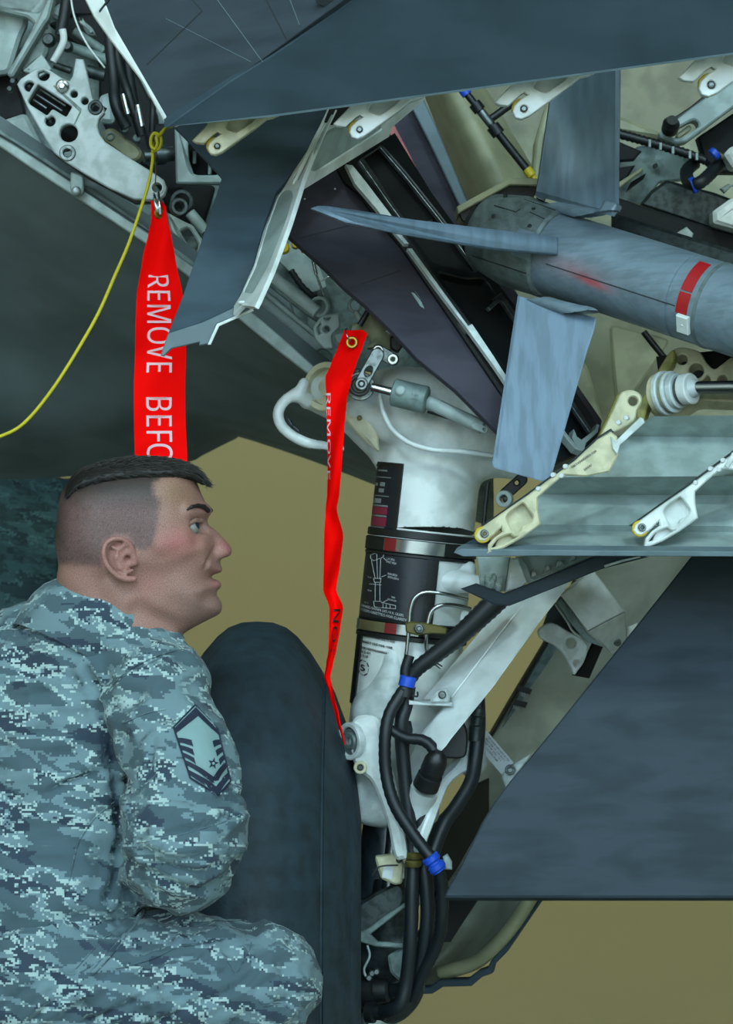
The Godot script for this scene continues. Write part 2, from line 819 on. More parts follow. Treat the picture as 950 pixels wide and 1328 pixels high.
func materials() -> void:
	var W := Color.WHITE
	var grime := noise_tex(FastNoiseLite.TYPE_SIMPLEX_SMOOTH, 0.02, Color(0.74, 0.76, 0.74), W, 256, 5, 0.25, 0.6)
	var faint := noise_tex(FastNoiseLite.TYPE_SIMPLEX_SMOOTH, 0.015, Color(0.86, 0.87, 0.86), W, 256, 5, 0.3, 0.65)
	var streak := noise_tex(FastNoiseLite.TYPE_SIMPLEX_SMOOTH, 0.02, Color(0.76, 0.78, 0.80), W, 256, 4, 0.3, 0.7)
	var speck := noise_tex(FastNoiseLite.TYPE_SIMPLEX, 0.12, Color(0.45, 0.45, 0.42), W, 256, 4, 0.22, 0.42)
	var fine := noise_tex(FastNoiseLite.TYPE_SIMPLEX, 0.2, Color(0.7, 0.7, 0.7), W, 256, 2, 0.3, 0.7)
	var lump := noise_tex(FastNoiseLite.TYPE_SIMPLEX_SMOOTH, 0.05, Color.BLACK, W, 256, 4, 0.2, 0.8)
	mk("skin_grey", Color(0.25, 0.31, 0.35), 0.7, 0.0, faint, Vector3(1.2, 4.0, 1.2))
	mk("skin_dark", Color(0.235, 0.27, 0.30), 0.72, 0.0, faint, Vector3(1.5, 5.0, 1.5))
	mk("skin_plum", Color(0.27, 0.262, 0.30), 0.7, 0.0, faint, Vector3(2, 5, 2))
	for n in ["skin_grey", "skin_dark", "skin_plum"]:
		M[n].metallic_specular = 0.25
	mk("belly", Color(0.42, 0.47, 0.48), 0.75, 0.0, faint, Vector3(1.0, 3.0, 1.0)).metallic_specular = 0.25
	mk("skin_edge", Color(0.40, 0.47, 0.50), 0.5, 0.0, faint)
	mk("seam", Color(0.13, 0.16, 0.17), 0.8)
	mk("white_paint", Color(0.86, 0.885, 0.875), 0.34, 0.0, faint, Vector3(4, 4, 4))
	mk("worn_white", Color(0.78, 0.815, 0.81), 0.42, 0.0, faint, Vector3(8, 8, 8))
	mk("bay_paint", Color(0.60, 0.60, 0.48), 0.5, 0.0, faint, Vector3(3, 3, 3))
	mk("lining", Color(0.78, 0.80, 0.73), 0.5, 0.0, faint)
	mk("bay_white", Color(0.62, 0.68, 0.67), 0.5, 0.0, faint, Vector3(5, 5, 5))
	mk("bay_grey", Color(0.45, 0.52, 0.51), 0.55, 0.0, grime, Vector3(6, 6, 6))
	mk("cream", Color(0.77, 0.75, 0.62), 0.4, 0.0, faint, Vector3(7, 7, 7))
	mk("olive_paint", Color(0.56, 0.54, 0.30), 0.45, 0.0, grime, Vector3(8, 8, 8))
	mk("yellow_rim", Color(0.72, 0.62, 0.12), 0.5)
	mk("black_part", Color(0.085, 0.10, 0.105), 0.45, 0.0, fine)
	mk("black_matt", Color(0.06, 0.075, 0.08), 0.8, 0.0, fine)
	mk("hose", Color(0.085, 0.12, 0.138), 0.5, 0.0, fine, Vector3(9, 9, 9))
	mk("rubber", Color(0.145, 0.218, 0.255), 0.72, 0.0, grime, Vector3(4, 4, 4), lump, 0.08)
	mk("steel", Color(0.66, 0.68, 0.68), 0.24, 1.0)
	mk("chrome", Color(0.86, 0.90, 0.92), 0.2, 1.0)
	mk("dull_steel", Color(0.50, 0.53, 0.53), 0.42, 0.9, grime, Vector3(12, 12, 12))
	mk("dark_steel", Color(0.26, 0.29, 0.29), 0.45, 0.7, grime, Vector3(12, 12, 12))
	mk("brass", Color(0.62, 0.50, 0.22), 0.3, 0.9)
	mk("bronze", Color(0.36, 0.33, 0.14), 0.45, 0.3)
	mk("casing", Color(0.47, 0.54, 0.59), 0.42, 0.25, faint, Vector3(3, 16, 16))
	mk("casing_old", Color(0.42, 0.47, 0.47), 0.5, 0.2, grime, Vector3(9, 9, 9))
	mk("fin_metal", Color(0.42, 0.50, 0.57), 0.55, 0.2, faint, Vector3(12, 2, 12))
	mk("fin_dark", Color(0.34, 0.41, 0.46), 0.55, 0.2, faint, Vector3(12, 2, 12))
	mk("red_band", Color(0.62, 0.07, 0.09), 0.45)
	mk("red_cloth", Color(0.98, 0.03, 0.02), 0.62)
	M.red_cloth.metallic_specular = 0.1
	mk("bracket_paint", Color(0.72, 0.76, 0.765), 0.45, 0.0, faint, Vector3(6, 6, 6))
	mk("pink_print", Color(0.93, 0.72, 0.74), 0.6)
	mk("black_print", Color(0.10, 0.08, 0.09), 0.6)
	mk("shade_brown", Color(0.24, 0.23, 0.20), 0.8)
	mk("dark_red", Color(0.45, 0.06, 0.07), 0.5)
	mk("blush", Color(0.74, 0.42, 0.42), 0.5, 0.0, faint)
	mk("cord", Color(0.86, 0.80, 0.14), 0.6, 0.0, fine, Vector3(30, 30, 30))
	mk("blue_clip", Color(0.10, 0.30, 0.75), 0.4)
	mk("yellow_tip", Color(0.75, 0.66, 0.12), 0.5)
	mk("placard", Color(0.085, 0.11, 0.15), 0.35, 0.0, faint, Vector3(20, 20, 20))
	mk("placard_red", Color(0.50, 0.13, 0.22), 0.4)
	mk("placard_grey", Color(0.48, 0.50, 0.50), 0.4)
	mk("print_white", Color(0.78, 0.80, 0.80), 0.5)
	mk("concrete", Color(0.74, 0.73, 0.67), 0.7, 0.0, grime, Vector3(0.7, 0.7, 0.7))
	mk("wall_tan", Color(0.62, 0.55, 0.38), 0.9)
	mk("ceiling_white", Color(0.62, 0.64, 0.60), 0.9)
	var cols := [Color(0.41, 0.50, 0.525), Color(0.63, 0.71, 0.70), Color(0.265, 0.345, 0.375), Color(0.165, 0.225, 0.285)]
	var c1 := mk("camo", Color(1, 1, 1), 0.85, 0.0, camo(11, cols), Vector3(1.25, 1.25, 1.25), fine, 0.02)
	c1.texture_filter = BaseMaterial3D.TEXTURE_FILTER_NEAREST
	c1.uv1_triplanar_sharpness = 8.0
	c1.rim_enabled = true
	c1.rim = 0.15
	var c2 := mk("camo_trousers", Color(0.97, 0.97, 0.97), 0.85, 0.0, camo(29, cols), Vector3(1.25, 1.25, 1.25), fine, 0.02)
	c2.texture_filter = BaseMaterial3D.TEXTURE_FILTER_NEAREST
	c2.uv1_triplanar_sharpness = 8.0
	c2.rim_enabled = true
	c2.rim = 0.15
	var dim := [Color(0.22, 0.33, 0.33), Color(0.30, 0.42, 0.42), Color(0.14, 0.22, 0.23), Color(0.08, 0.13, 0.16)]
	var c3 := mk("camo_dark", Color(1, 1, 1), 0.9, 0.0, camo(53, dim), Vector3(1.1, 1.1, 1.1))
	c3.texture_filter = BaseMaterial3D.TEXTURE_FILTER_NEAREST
	var pore := noise_tex(FastNoiseLite.TYPE_SIMPLEX, 0.25, Color(0.74, 0.74, 0.74), W, 256, 3, 0.25, 0.75)
	var sk := mk("skin", Color(1, 1, 1), 0.6, 0.0, pore, Vector3(7, 7, 7), pore, 0.03)
	sk.vertex_color_use_as_albedo = true
	sk.subsurf_scatter_enabled = true
	sk.subsurf_scatter_strength = 0.06
	mk("hair", Color(0.115, 0.105, 0.09), 0.6, 0.0, fine, Vector3(20, 20, 20))
	var hs := mk("hair_strand", Color(1, 1, 1), 0.55)
	hs.vertex_color_use_as_albedo = true
	var case := mk("case_paint", Color(1, 1, 1), 0.42, 0.25, faint, Vector3(3, 16, 16))
	case.vertex_color_use_as_albedo = true
	mk("eye_white", Color(0.50, 0.47, 0.44), 0.3)
	mk("iris", Color(0.10, 0.13, 0.17), 0.15)
	mk("patch_green", Color(0.49, 0.60, 0.60), 0.85)
	mk("patch_navy", Color(0.10, 0.13, 0.21), 0.8)
	mk("boot", Color(0.42, 0.46, 0.40), 0.8)
	var lamp := mk("lamp_glow", Color(0.9, 0.95, 0.93), 0.5)
	lamp.emission_enabled = true
	lamp.emission = Color(0.86, 1.0, 0.97)
	lamp.emission_energy_multiplier = 1.5


func struct(m: Mb, called: String, mat: Material) -> MeshInstance3D:
	var o := part(m, called, mat, self)
	o.set_meta("kind", "structure")
	return o


func world_box(m: Mb, lo: Vector3, hi: Vector3, bev := 0.0) -> void:
	obox(m, (lo + hi) / 2, Vector3((hi.x - lo.x) / 2, 0, 0), Vector3(0, (hi.y - lo.y) / 2, 0), Vector3(0, 0, (hi.z - lo.z) / 2), bev)


func _ready() -> void:
	rng.seed = 4
	# camera
	var cam := Camera3D.new()
	cam.name = "camera"
	cam.fov = 20.0
	cam.near = 0.05
	cam.far = 200.0
	cam.position = co
	cam.basis = Basis(cr, cu, -cf)
	var at := CameraAttributesPhysical.new()
	at.frustum_focal_length = 68.05
	at.frustum_focus_distance = 4.1
	at.exposure_aperture = 7.0
	cam.attributes = at
	add_child(cam)
	cam.fov = 20.0
	cam.current = true
	# sky and exposure
	var sky := ProceduralSkyMaterial.new()
	sky.sky_top_color = Color(0.60, 0.77, 0.90)
	sky.sky_horizon_color = Color(0.77, 0.87, 0.91)
	sky.ground_horizon_color = Color(0.72, 0.74, 0.68)
	sky.ground_bottom_color = Color(0.6, 0.6, 0.55)
	var env := Environment.new()
	env.background_mode = Environment.BG_SKY
	env.sky = Sky.new()
	env.sky.sky_material = sky
	env.background_energy_multiplier = SKY_E
	env.tonemap_mode = Environment.TONE_MAPPER_LINEAR
	env.tonemap_exposure = 0.86
	env.sdfgi_enabled = true
	env.ssao_enabled = true
	env.ssil_enabled = true
	var we := WorldEnvironment.new()
	we.name = "environment"
	we.environment = env
	add_child(we)
	# the hangar's ceiling lamps: a glowing panel and an area light just below each
	materials()
	for l in LAMPS:
		var fit := thing("ceiling_lamp", l[5], "lamp", Vector3(l[0], 7.75, l[2]), "hangar ceiling lamps")
		var hm := Mb.new()
		world_box(hm, Vector3(l[0] - 0.85, 7.75, l[2] - 0.45), Vector3(l[0] + 0.85, 8.0, l[2] + 0.45), 0.02)
		part(hm, "housing", M.bay_grey, fit)
		hm = Mb.new()
		world_box(hm, Vector3(l[0] - 0.8, 7.74, l[2] - 0.4), Vector3(l[0] + 0.8, 7.752, l[2] + 0.4))
		part(hm, "diffuser", M.lamp_glow, fit)
		var al := AreaLight3D.new()
		al.name = "area_light"
		al.area_size = Vector2(1.6, 0.8)
		al.light_energy = l[3]
		al.light_color = Color(0.86, 0.99, 1.0)
		al.area_range = 40.0
		al.area_attenuation = 2.0
		al.shadow_enabled = true
		al.position = Vector3(0, -0.03, 0)
		al.rotation_degrees = Vector3(-90, 0, 0)
		fit.add_child(al)
	setting()
	fuselage()
	weapons_bay()
	bay_door()
	side_bay()
	small_door()
	plum_door()
	missile()
	lower_door()
	gear()
	gear_door()
	wheel()
	streamers()
	airman()
	other_person()


const SKY_E := 8.0
const LAMPS := [[-3.0, 0, 6.5, 88.0, 0, "ceiling lamp over the hangar floor to the left"], [3.0, 0, 6.5, 88.0, 0, "ceiling lamp over the hangar floor to the right"], [-3.5, 0, -10.5, 34.0, 0, "ceiling lamp by the back wall to the left"], [3.5, 0, -10.5, 34.0, 0, "ceiling lamp by the back wall to the right"]]


func setting() -> void:
	var m := Mb.new()
	world_box(m, Vector3(-12, -0.2, -16), Vector3(12, 0, 10))
	struct(m, "floor", M.concrete)
	m = Mb.new()
	world_box(m, Vector3(-12, 0, -16.3), Vector3(12, 8, -16))
	struct(m, "wall_back", M.wall_tan)
	m = Mb.new()
	world_box(m, Vector3(-12.3, 0, -16.3), Vector3(-12, 8, 10))
	struct(m, "wall_left", M.wall_tan)
	m = Mb.new()
	world_box(m, Vector3(12, 0, -16.3), Vector3(12.3, 8, 10))
	struct(m, "wall_right", M.wall_tan)
	m = Mb.new()
	world_box(m, Vector3(-12.3, 8, -16.3), Vector3(12.3, 8.3, 10.3))
	struct(m, "ceiling", M.ceiling_white)
	m = Mb.new()                        # the front wall round the open hangar door
	world_box(m, Vector3(-12, 0, 10), Vector3(-11, 8, 10.3))
	world_box(m, Vector3(11, 0, 10), Vector3(12, 8, 10.3))
	world_box(m, Vector3(-11, 7.4, 10), Vector3(11, 8, 10.3))
	struct(m, "wall_front", M.wall_tan)


# ---------------------------------------------------------------- the aircraft's belly
func fuselage() -> void:
	var t := thing("aircraft_fuselage", "dark grey aircraft underside with a curved belly skin running behind the red streamers", "aircraft", Vector3(0, 1.4, -5.5))
	var rows := []
	var src := [
		[-70, 145, 4.5, 0, 188, 4.5, 100, 255, 4.5, 200, 322, 4.5, 240, 352, 4.5, 300, 400, 4.5, 330, 426, 4.5, 360, 452, 4.5, 420, 500, 4.52, 500, 560, 4.6, 640, 640, 4.75],
		[-70, 300, 4.8, 0, 320, 4.8, 100, 372, 4.8, 200, 420, 4.8, 240, 438, 4.8, 300, 470, 4.8, 330, 485, 4.8, 360, 500, 4.8, 420, 530, 4.8, 510, 585, 4.8, 640, 650, 4.85],
		[-70, 425, 5.1, 0, 440, 5.1, 100, 470, 5.1, 200, 503, 5.1, 240, 515, 5.1, 300, 533, 5.1, 330, 543, 5.1, 360, 555, 5.1, 430, 580, 5.1, 520, 615, 5.1, 640, 662, 5.1],
		[-70, 545, 5.3, 0, 550, 5.3, 100, 552, 5.3, 170, 553, 5.3, 240, 552, 5.3, 262, 551, 5.3, 304, 556, 5.3, 330, 564, 5.3, 425, 594, 5.5, 520, 632, 5.5, 640, 672, 5.5],
		[-70, 618, 5.6, 0, 622, 5.6, 90, 618, 5.6, 170, 610, 5.6, 244, 599, 5.6, 262, 591, 5.6, 304, 570, 5.8, 318, 569, 5.8, 405, 598, 5.8, 520, 642, 5.8, 640, 685, 5.8]]
	var cols := []
	for r in src:
		cols.append(path(r, 4))
	for j in cols[0].size():            # smooth the other way too
		var c := PackedVector3Array()
		for r in cols:
			c.append(r[j])
		rows.append(crv(c, 5))
	var m := Mb.new()
	sheet(m, rows, func(p: Vector3): return p + Vector3(0, 0.05, -0.02))
	part(m, "belly_skin", M.belly, t)
	m = Mb.new()
	world_box(m, Vector3(-4.5, 2.42, -9.0), Vector3(6, 3.6, -4.02), 0.25)
	part(m, "upper_body", M.skin_dark, t, "broad grey upper body above the bays")
	# the rail along the edge of the belly skin
	m = Mb.new()
	plate(m, v2([-40, 150, 0, 174, 60, 213, 100, 240, 150, 274, 195, 304, 250, 346, 300, 385, 340, 416, 375, 446, 412, 480, 402, 487, 362, 456, 330, 430, 290, 397, 240, 355, 190, 316, 140, 283, 90, 250, 50, 224, 0, 190, -40, 166]), fl(4.47), 0.03, 0.002)
	part(m, "edge_rail", M.bay_white, t, "pale rail along the upper edge of the belly skin")
	m = Mb.new()
	plate(m, v2([-40, 146, 0, 168, 60, 206, 150, 266, 250, 338, 330, 404, 340, 416, 250, 346, 150, 274, 60, 213, 0, 174, -40, 150]), fl(4.50), 0.03, 0.001)
	part(m, "rail_web", M.bay_grey, t)
	m = Mb.new()
	plate(m, v2([-40, 152, 20, 185, 100, 238, 195, 301, 195, 303, 100, 241, 20, 188, -40, 155]), fl(4.465), 0.01, 0.0)
	part(m, "rail_groove", M.seam, t)
	m = Mb.new()
	plate(m, rnd(v2([91, 222, 108, 228, 108, 250, 98, 256, 91, 248]), 5), fl(4.45), 0.025, 0.002)
	var tab := part(m, "rail_tab", M.bay_white, t)
	m = Mb.new()
	knob(m, P(99, 248, 4.45), -cf, 0.0075, 0.005)
	part(m, "bolt", M.dull_steel, tab)
	# upper skin panel on the left of the open door
	var k := pl(Vector3(215, 163, 3.98), Vector3(110, 0, 4.05), Vector3(440, 0, 3.86))
	m = Mb.new()
	plate(m, v2([112, -120, 105, -20, 128, 6, 152, 42, 186, 100, 219, 158, 232, 158, 330, 84, 440, 4, 600, -120]), k, 0.03, 0.001)
	var sk := part(m, "skin_panel", M.skin_dark, t, "dark grey skin panel with fine joint lines")
	for l in [[260, -30, 340, 80, 0.8], [340, -10, 371, 51, 1.8], [190, 84, 262, 14, 1.6], [262, 14, 240, -10, 1.0], [372, -10, 388, 32, 0.8], [215, 24, 325, 80, 0.5]]:
		m = Mb.new()
		var d2: Vector2 = Vector2(l[2] - l[0], l[3] - l[1]).normalized().orthogonal() * l[4] * 0.5
		plate(m, v2([l[0] + d2.x, l[1] + d2.y, l[2] + d2.x, l[3] + d2.y, l[2] - d2.x, l[3] - d2.y, l[0] - d2.x, l[1] - d2.y]), k + Vector3(0, 0, 0.00004), 0.004, 0.0)
		part(m, "joint_line", M.seam if l[4] > 0.9 else M.skin_edge, sk)
	m = Mb.new()
	plate(m, v2([104, -10, 132, -10, 152, 42, 186, 100, 220, 157, 212, 160, 182, 105, 143, 54, 120, 22]), k + Vector3(0, 0, 0.0001), 0.035, 0.003)
	part(m, "edge_seal", M.white_paint, sk, "white edge strip of the skin panel")
	m = Mb.new()
	plate(m, v2([128, 14, 140, -2, 141, 0, 129, 16]), k + Vector3(0, 0, 0.0002), 0.004, 0.0)
	part(m, "joint_line", M.seam, sk)
	# the structure behind the rail, between the small door and the actuator
	m = Mb.new()
	plate(m, v2([312, 372, 322, 352, 346, 350, 400, 396, 452, 440, 446, 470, 420, 486, 410, 478, 340, 414]), fl(4.56), 0.02, 0.002, [v2([376, 392, 400, 404, 398, 418, 384, 410]), rnd(v2([406, 458, 420, 451, 432, 463, 428, 476, 414, 472]), 5)])
	var web := part(m, "rail_plate", M.bay_white, t, "white plate behind the rail with bolt heads along it")
	m = Mb.new()
	tube(m, path([318, 358, 4.54, 360, 394, 4.54, 416, 440, 4.54]), 0.0045, 8)
	part(m, "stiffener", M.bay_white, web)
	m = Mb.new()
	tube(m, path([328, 350, 4.55, 372, 386, 4.55, 440, 436, 4.55]), 0.004, 8)
	part(m, "stiffener", M.bay_grey, web)
	for b in [[333, 397], [352, 413], [373, 431], [391, 448]]:
		m = Mb.new()
		knob(m, P(b[0], b[1], 4.56), -cf, 0.006, 0.008, true)
		part(m, "bolt", M.dark_steel, web)


# ---------------------------------------------------------------- upper left bay with the lock bracket
func side_bay() -> void:
	var t := thing("equipment_bay", "open equipment bay at the upper left with pale ribs, black tubes and dark recesses", "bay", P(120, 180, 4.8))
	var m := Mb.new()
	plate(m, v2([-60, -60, 230, -60, 300, 120, 300, 360, 220, 330, 100, 250, -60, 150]), fl(4.9), 0.04)
	part(m, "back_panel", M.bay_grey, t)
	m = Mb.new()
	plate(m, v2([300, 280, 480, 280, 560, 500, 430, 470, 340, 400, 300, 360]), fl(4.85), 0.04)
	part(m, "back_panel", M.bay_grey, t)
	for d in [[[60, 30, 150, 10, 175, 90, 205, 150, 205, 225, 150, 195, 128, 150, 128, 80]], [[-40, 92, 20, 96, 34, 150, -40, 168]], [[180, 160, 240, 160, 240, 270, 200, 240]], [[50, -40, 150, -40, 150, 20, 60, 20]], [[205, 240, 280, 240, 262, 300, 220, 285]], [[352, 300, 440, 300, 480, 380, 420, 400, 372, 350]]]:
		m = Mb.new()
		plate(m, rnd(v2(d[0]), 8), fl(4.86), 0.02, 0.004)
		part(m, "recess_cover", M.black_matt, t, "black recess between the ribs")
	for d in [[-50, -10, 34, 16, 35, 30, 27, 46, 12, 94, -50, 104], [50, 31, 67, 36, 60, 72, 40, 86, 25, 96, 42, 48], [70, 8, 84, 0, 78, 26, 64, 20], [100, 20, 120, 36, 124, 46, 112, 44], [-10, 160, 33, 146, 60, 200, 64, 212, 28, 196, -10, 176], [128, 124, 146, 118, 148, 160, 128, 158]]:
		m = Mb.new()
		plate(m, rnd(v2(d), 7), fl(4.8), 0.03, 0.006)
		part(m, "rib_panel", M.bay_white, t)
	m = Mb.new()
	plate(m, rnd(v2([-30, 6, 10, -6, 50, 16, 62, -20, 74, -20, 63, 24, 58, 30, 16, 100, 8, 97, 46, 32, 36, 22]), 5), fl(4.76), 0.04, 0.004)
	part(m, "cross_rib", M.bay_white, t, "pale crossed rib")
	m = Mb.new()
	tube(m, path([88, -20, 4.72, 84, 15, 4.72, 78, 46, 4.72]), 0.0095, 12)
	part(m, "black_hose", M.hose, t)
	m = Mb.new()
	tube(m, path([81, 38, 4.70, 82, 55, 4.70, 69, 80, 4.70]), 0.006, 10)
	part(m, "white_pipe", M.white_paint, t)
	for b in [[64, 53, 0.011], [88, 61, 0.009], [18, 107, 0.005], [14, 117, 0.005]]:
		m = Mb.new()
		knob(m, P(b[0], b[1], 4.72), -cf, b[2], 0.02)
		part(m, "fastener", M.dark_steel, t)
	m = Mb.new()
	tube(m, path([90, -20, 4.6, 96, 20, 4.6, 112, 56, 4.6, 136, 88, 4.6], 8), 0.0017, 6)
	part(m, "white_cable", M.white_paint, t)
	for c in [[96, 40, 135, 66, 0.007], [88, 60, 140, 78, 0.009], [112, 92, 136, 98, 0.011], [70, 84, 92, 92, 0.006]]:
		m = Mb.new()
		tube(m, PackedVector3Array([P(c[0], c[1], 4.78), P(c[2], c[3], 4.78)]), c[4], 12)
		part(m, "pipe", M.bay_grey if c[3] < 80 else M.dark_steel, t)
	for c in [[140, 30, 147, 100, 150, 135, 164, 166, 0.0095], [165, 80, 170, 115, 177, 150, 184, 176, 0.0085], [196, 96, 198, 120, 198, 145, 197, 172, 0.005], [148, 50, 156, 90, 166, 120, 174, 150, 0.007]]:
		m = Mb.new()
		tube(m, path([c[0], c[1], 4.6, c[2], c[3], 4.58, c[4], c[5], 4.56, c[6], c[7], 4.56]), c[8], 12)
		part(m, "black_tube", M.hose, t)
	for c in [[159, 122, 166, 148], [178, 136, 184, 164]]:
		m = Mb.new()
		tube(m, PackedVector3Array([P(c[0], c[1], 4.535), P(c[2], c[3], 4.535)]), 0.0042, 10)
		part(m, "bright_sleeve", M.chrome, t)
	for b in [[162, 168], [178, 180]]:
		m = Mb.new()
		knob(m, P(b[0], b[1], 4.57), -cf, 0.0075, 0.012)
		part(m, "fastener", M.bay_grey, t)
	m = Mb.new()
	plate(m, slot(143, 177, 172, 198, 11), fl(4.58), 0.05, 0.004)
	var blk := part(m, "pale_block", M.bay_paint, t, "pale green block with a round end")
	m = Mb.new()
	ring3(m, P(143, 177, 4.58), -cf, 0.004, 0.007, 0.003)
	part(m, "bush", M.bay_grey, blk)
	m = Mb.new()                        # pump and frame right of the cord
	lathe(m, P(186, 203, 4.7), P(230, 199, 4.72) - P(186, 203, 4.7), PackedVector2Array([Vector2(0, 0.010), Vector2(0.018, 0.010), Vector2(0.019, 0.016), Vector2(0.035, 0.016), Vector2(0.036, 0.012), Vector2(0.05, 0.012)]), 20)
	part(m, "pump", M.dull_steel, t)
	m = Mb.new()
	plate(m, rnd(v2([226, 158, 238, 158, 300, 205, 300, 238, 228, 238]), 3), fl(4.66), 0.03, 0.003, [rnd(v2([243, 182, 262, 194, 284, 214, 284, 227, 252, 227, 244, 218]), 6)])
	part(m, "window_frame", M.bay_white, t)
	m = Mb.new()
	plate(m, v2([236, 172, 300, 200, 300, 236, 236, 236]), fl(4.72), 0.03)
	part(m, "recess_cover", M.black_matt, t)
	for c in [[252, 196, 252, 212], [272, 208, 272, 226]]:
		m = Mb.new()
		tube(m, PackedVector3Array([P(c[0], c[1], 4.7), P(c[2], c[3], 4.7)]), 0.003, 8)
		part(m, "pin", M.bay_white, t)
	m = Mb.new()
	ring3(m, P(230, 269, 4.62), -cf + cr * 0.3, 0.008, 0.014, 0.015)
	part(m, "bush", M.dull_steel, t)
	m = Mb.new()
	ring3(m, P(236, 262, 4.64), -cf, 0.012, 0.019, 0.012)
	part(m, "bush", M.dark_steel, t)
	m = Mb.new()
	tube(m, PackedVector3Array([P(246, 276, 4.6), P(266, 300, 4.6)]), 0.009, 14)
	part(m, "white_pipe", M.bay_white, t)
	m = Mb.new()
	plate(m, rnd(v2([216, 275, 240, 288, 250, 292, 268, 320, 262, 346, 240, 330, 222, 306]), 3), fl(4.55), 0.03, 0.003, [rnd(v2([232, 300, 246, 294, 258, 318, 252, 330, 238, 318]), 5)])
	part(m, "casting", M.bay_white, t, "pale casting with a rounded pocket")
	m = Mb.new()
	var s := Sdf.new(P(226, 340, 4.66), P(270, 286, 4.56), 0.003)
	s.ell(P(247, 318, 4.6), Basis(), Vector3(0.017, 0.014, 0.02), 0.004)
	add_net(m, s)
	part(m, "round_boss", M.bay_white, t)
	# seen through the gap behind the small door
	m = Mb.new()
	plate(m, rnd(v2([352, 330, 376, 314, 404, 322, 424, 372, 404, 380]), 4), fl(4.8), 0.02)
	part(m, "rib_panel", M.bay_white, t)
	for c in [[368, 322, "yellow_tip", 0.010], [353, 333, "dark_red", 0.012], [393, 325, "red_cloth", 0.004], [383, 318, "yellow_tip", 0.007]]:
		m = Mb.new()
		knob(m, P(c[0], c[1], 4.72), -cf, c[3], 0.012)
		part(m, "cap", M[c[2]], t)
	m = Mb.new()
	tube(m, path([378, 352, 4.74, 392, 372, 4.72, 408, 386, 4.70]), 0.006, 10, -1.0, 0.0015)
	part(m, "wire_bundle", M.black_part, t)
	for c in [[406, 338, 410, 356, 0.003], [410, 356, 420, 384, 0.002], [430, 356, 414, 366, 0.0012]]:
		m = Mb.new()
		tube(m, PackedVector3Array([P(c[0], c[1], 4.7), P(c[2], c[3], 4.7)]), c[4], 8)
		part(m, "pin", M.steel, t)

	# the lock bracket
	t = thing("lock_bracket", "white metal bracket with round holes and a slatted window, above the left streamer", "bracket", P(120, 230, 4.45))
	var k := fl(4.42)
	m = Mb.new()
	var out := v2([22, 109, 27, 102, 46, 90, 57, 87, 68, 93, 80, 101, 90, 105, 94, 99, 98, 76, 108, 77, 112, 92, 120, 128, 133, 136, 135, 146, 128, 154, 126, 164, 129, 174, 136, 184, 150, 193, 176, 210, 202, 226, 212, 233, 216, 243, 213, 253, 204, 259, 190, 259, 173, 258, 140, 243, 111, 226, 84, 209, 70, 198, 52, 168, 36, 140])
	var win := rnd(v2([49, 109, 94, 138, 86, 152, 68, 141, 61, 150, 35, 133, 41, 122]), 2.5, 2)
	plate(m, out, k, 0.022, 0.0018, [win, circ(56.6, 97, 8), circ(38, 112, 7), circ(96, 122, 5, 14), circ(110, 131, 5, 14), circ(65, 157, 7), circ(89, 172.5, 12, 22), circ(204, 244, 7), circ(88, 199, 7), circ(124, 140, 6)])
	part(m, "plate", M.bracket_paint, t)
	m = Mb.new()
	plate(m, v2([30, 92, 54, 70, 60, 78, 67, 90, 52, 100]), fl(4.46), 0.015, 0.0015, [circ(35, 90, 2.5, 10)])
	part(m, "back_plate", M.bay_white, t)
	m = Mb.new()
	plate(m, v2([24, 112, 45, 95, 60, 92, 138, 140, 126, 160, 90, 195, 76, 198]), fl(4.475), 0.01)
	part(m, "backing", M.black_matt, t)
	m = Mb.new()
	plate(m, v2([26, 116, 22, 112, 72, 202, 112, 230, 175, 264, 205, 263, 174, 259, 112, 226, 74, 198]), fl(4.45), 0.02, 0.001)
	part(m, "side_flange", M.black_part, t)
	for i in 3:
		m = Mb.new()
		var a := 52 - i * 4.4
		var b := 116 + i * 6.6
		tube(m, PackedVector3Array([P(a, b, 4.45), P(a + (33 if i < 2 else 17), b + (21 if i < 2 else 11), 4.45)]), 0.0022, 8)
		part(m, "slat", M.dull_steel, t)
	for b in [[38, 112], [65, 157]]:
		m = Mb.new()
		var sp := PackedVector2Array()
		for i in 9:
			sp.append(Vector2(-cos(PI * i / 8) * 0.0062, sin(PI * i / 8) * 0.0062))
		lathe(m, P(b[0], b[1], 4.44), -cf, sp, 16)
		part(m, "ball", M.dark_steel, t)
	for b in [[124, 140, 0.006, 0.0115, "dark_steel"], [88, 199, 0.006, 0.0125, "dull_steel"], [204, 244, 0.0078, 0.010, "white_paint"]]:
		m = Mb.new()
		ring3(m, P(b[0], b[1], 4.425), -cf, b[2], b[3], 0.008)
		part(m, "bush", M[b[4]], t)
	m = Mb.new()
	knob(m, P(81, 112, 4.42), -cf, 0.0105, 0.006)
	knob(m, P(81, 112, 4.42), -cf, 0.006, 0.011, true)
	part(m, "bolt", M.steel, t)
	m = Mb.new()
	plate(m, v2([70, 110, 106, 141, 105, 146, 97, 162, 95.5, 161, 103, 145, 69, 112]), fl(4.4195), 0.002, 0.0)
	part(m, "pad_edge", M.bay_grey, t)


func put_net(m: Mb, vs: PackedVector3Array, ix: PackedInt32Array) -> void:
	var g := m.grp()
	m.begin()
	for i in range(0, ix.size(), 3):
		m.tri(vs[ix[i]], vs[ix[i + 1]], vs[ix[i + 2]], g)
	m.close()


func add_net(m: Mb, s: Sdf) -> void:
	var r := s.nets()
	put_net(m, r[0], r[1])


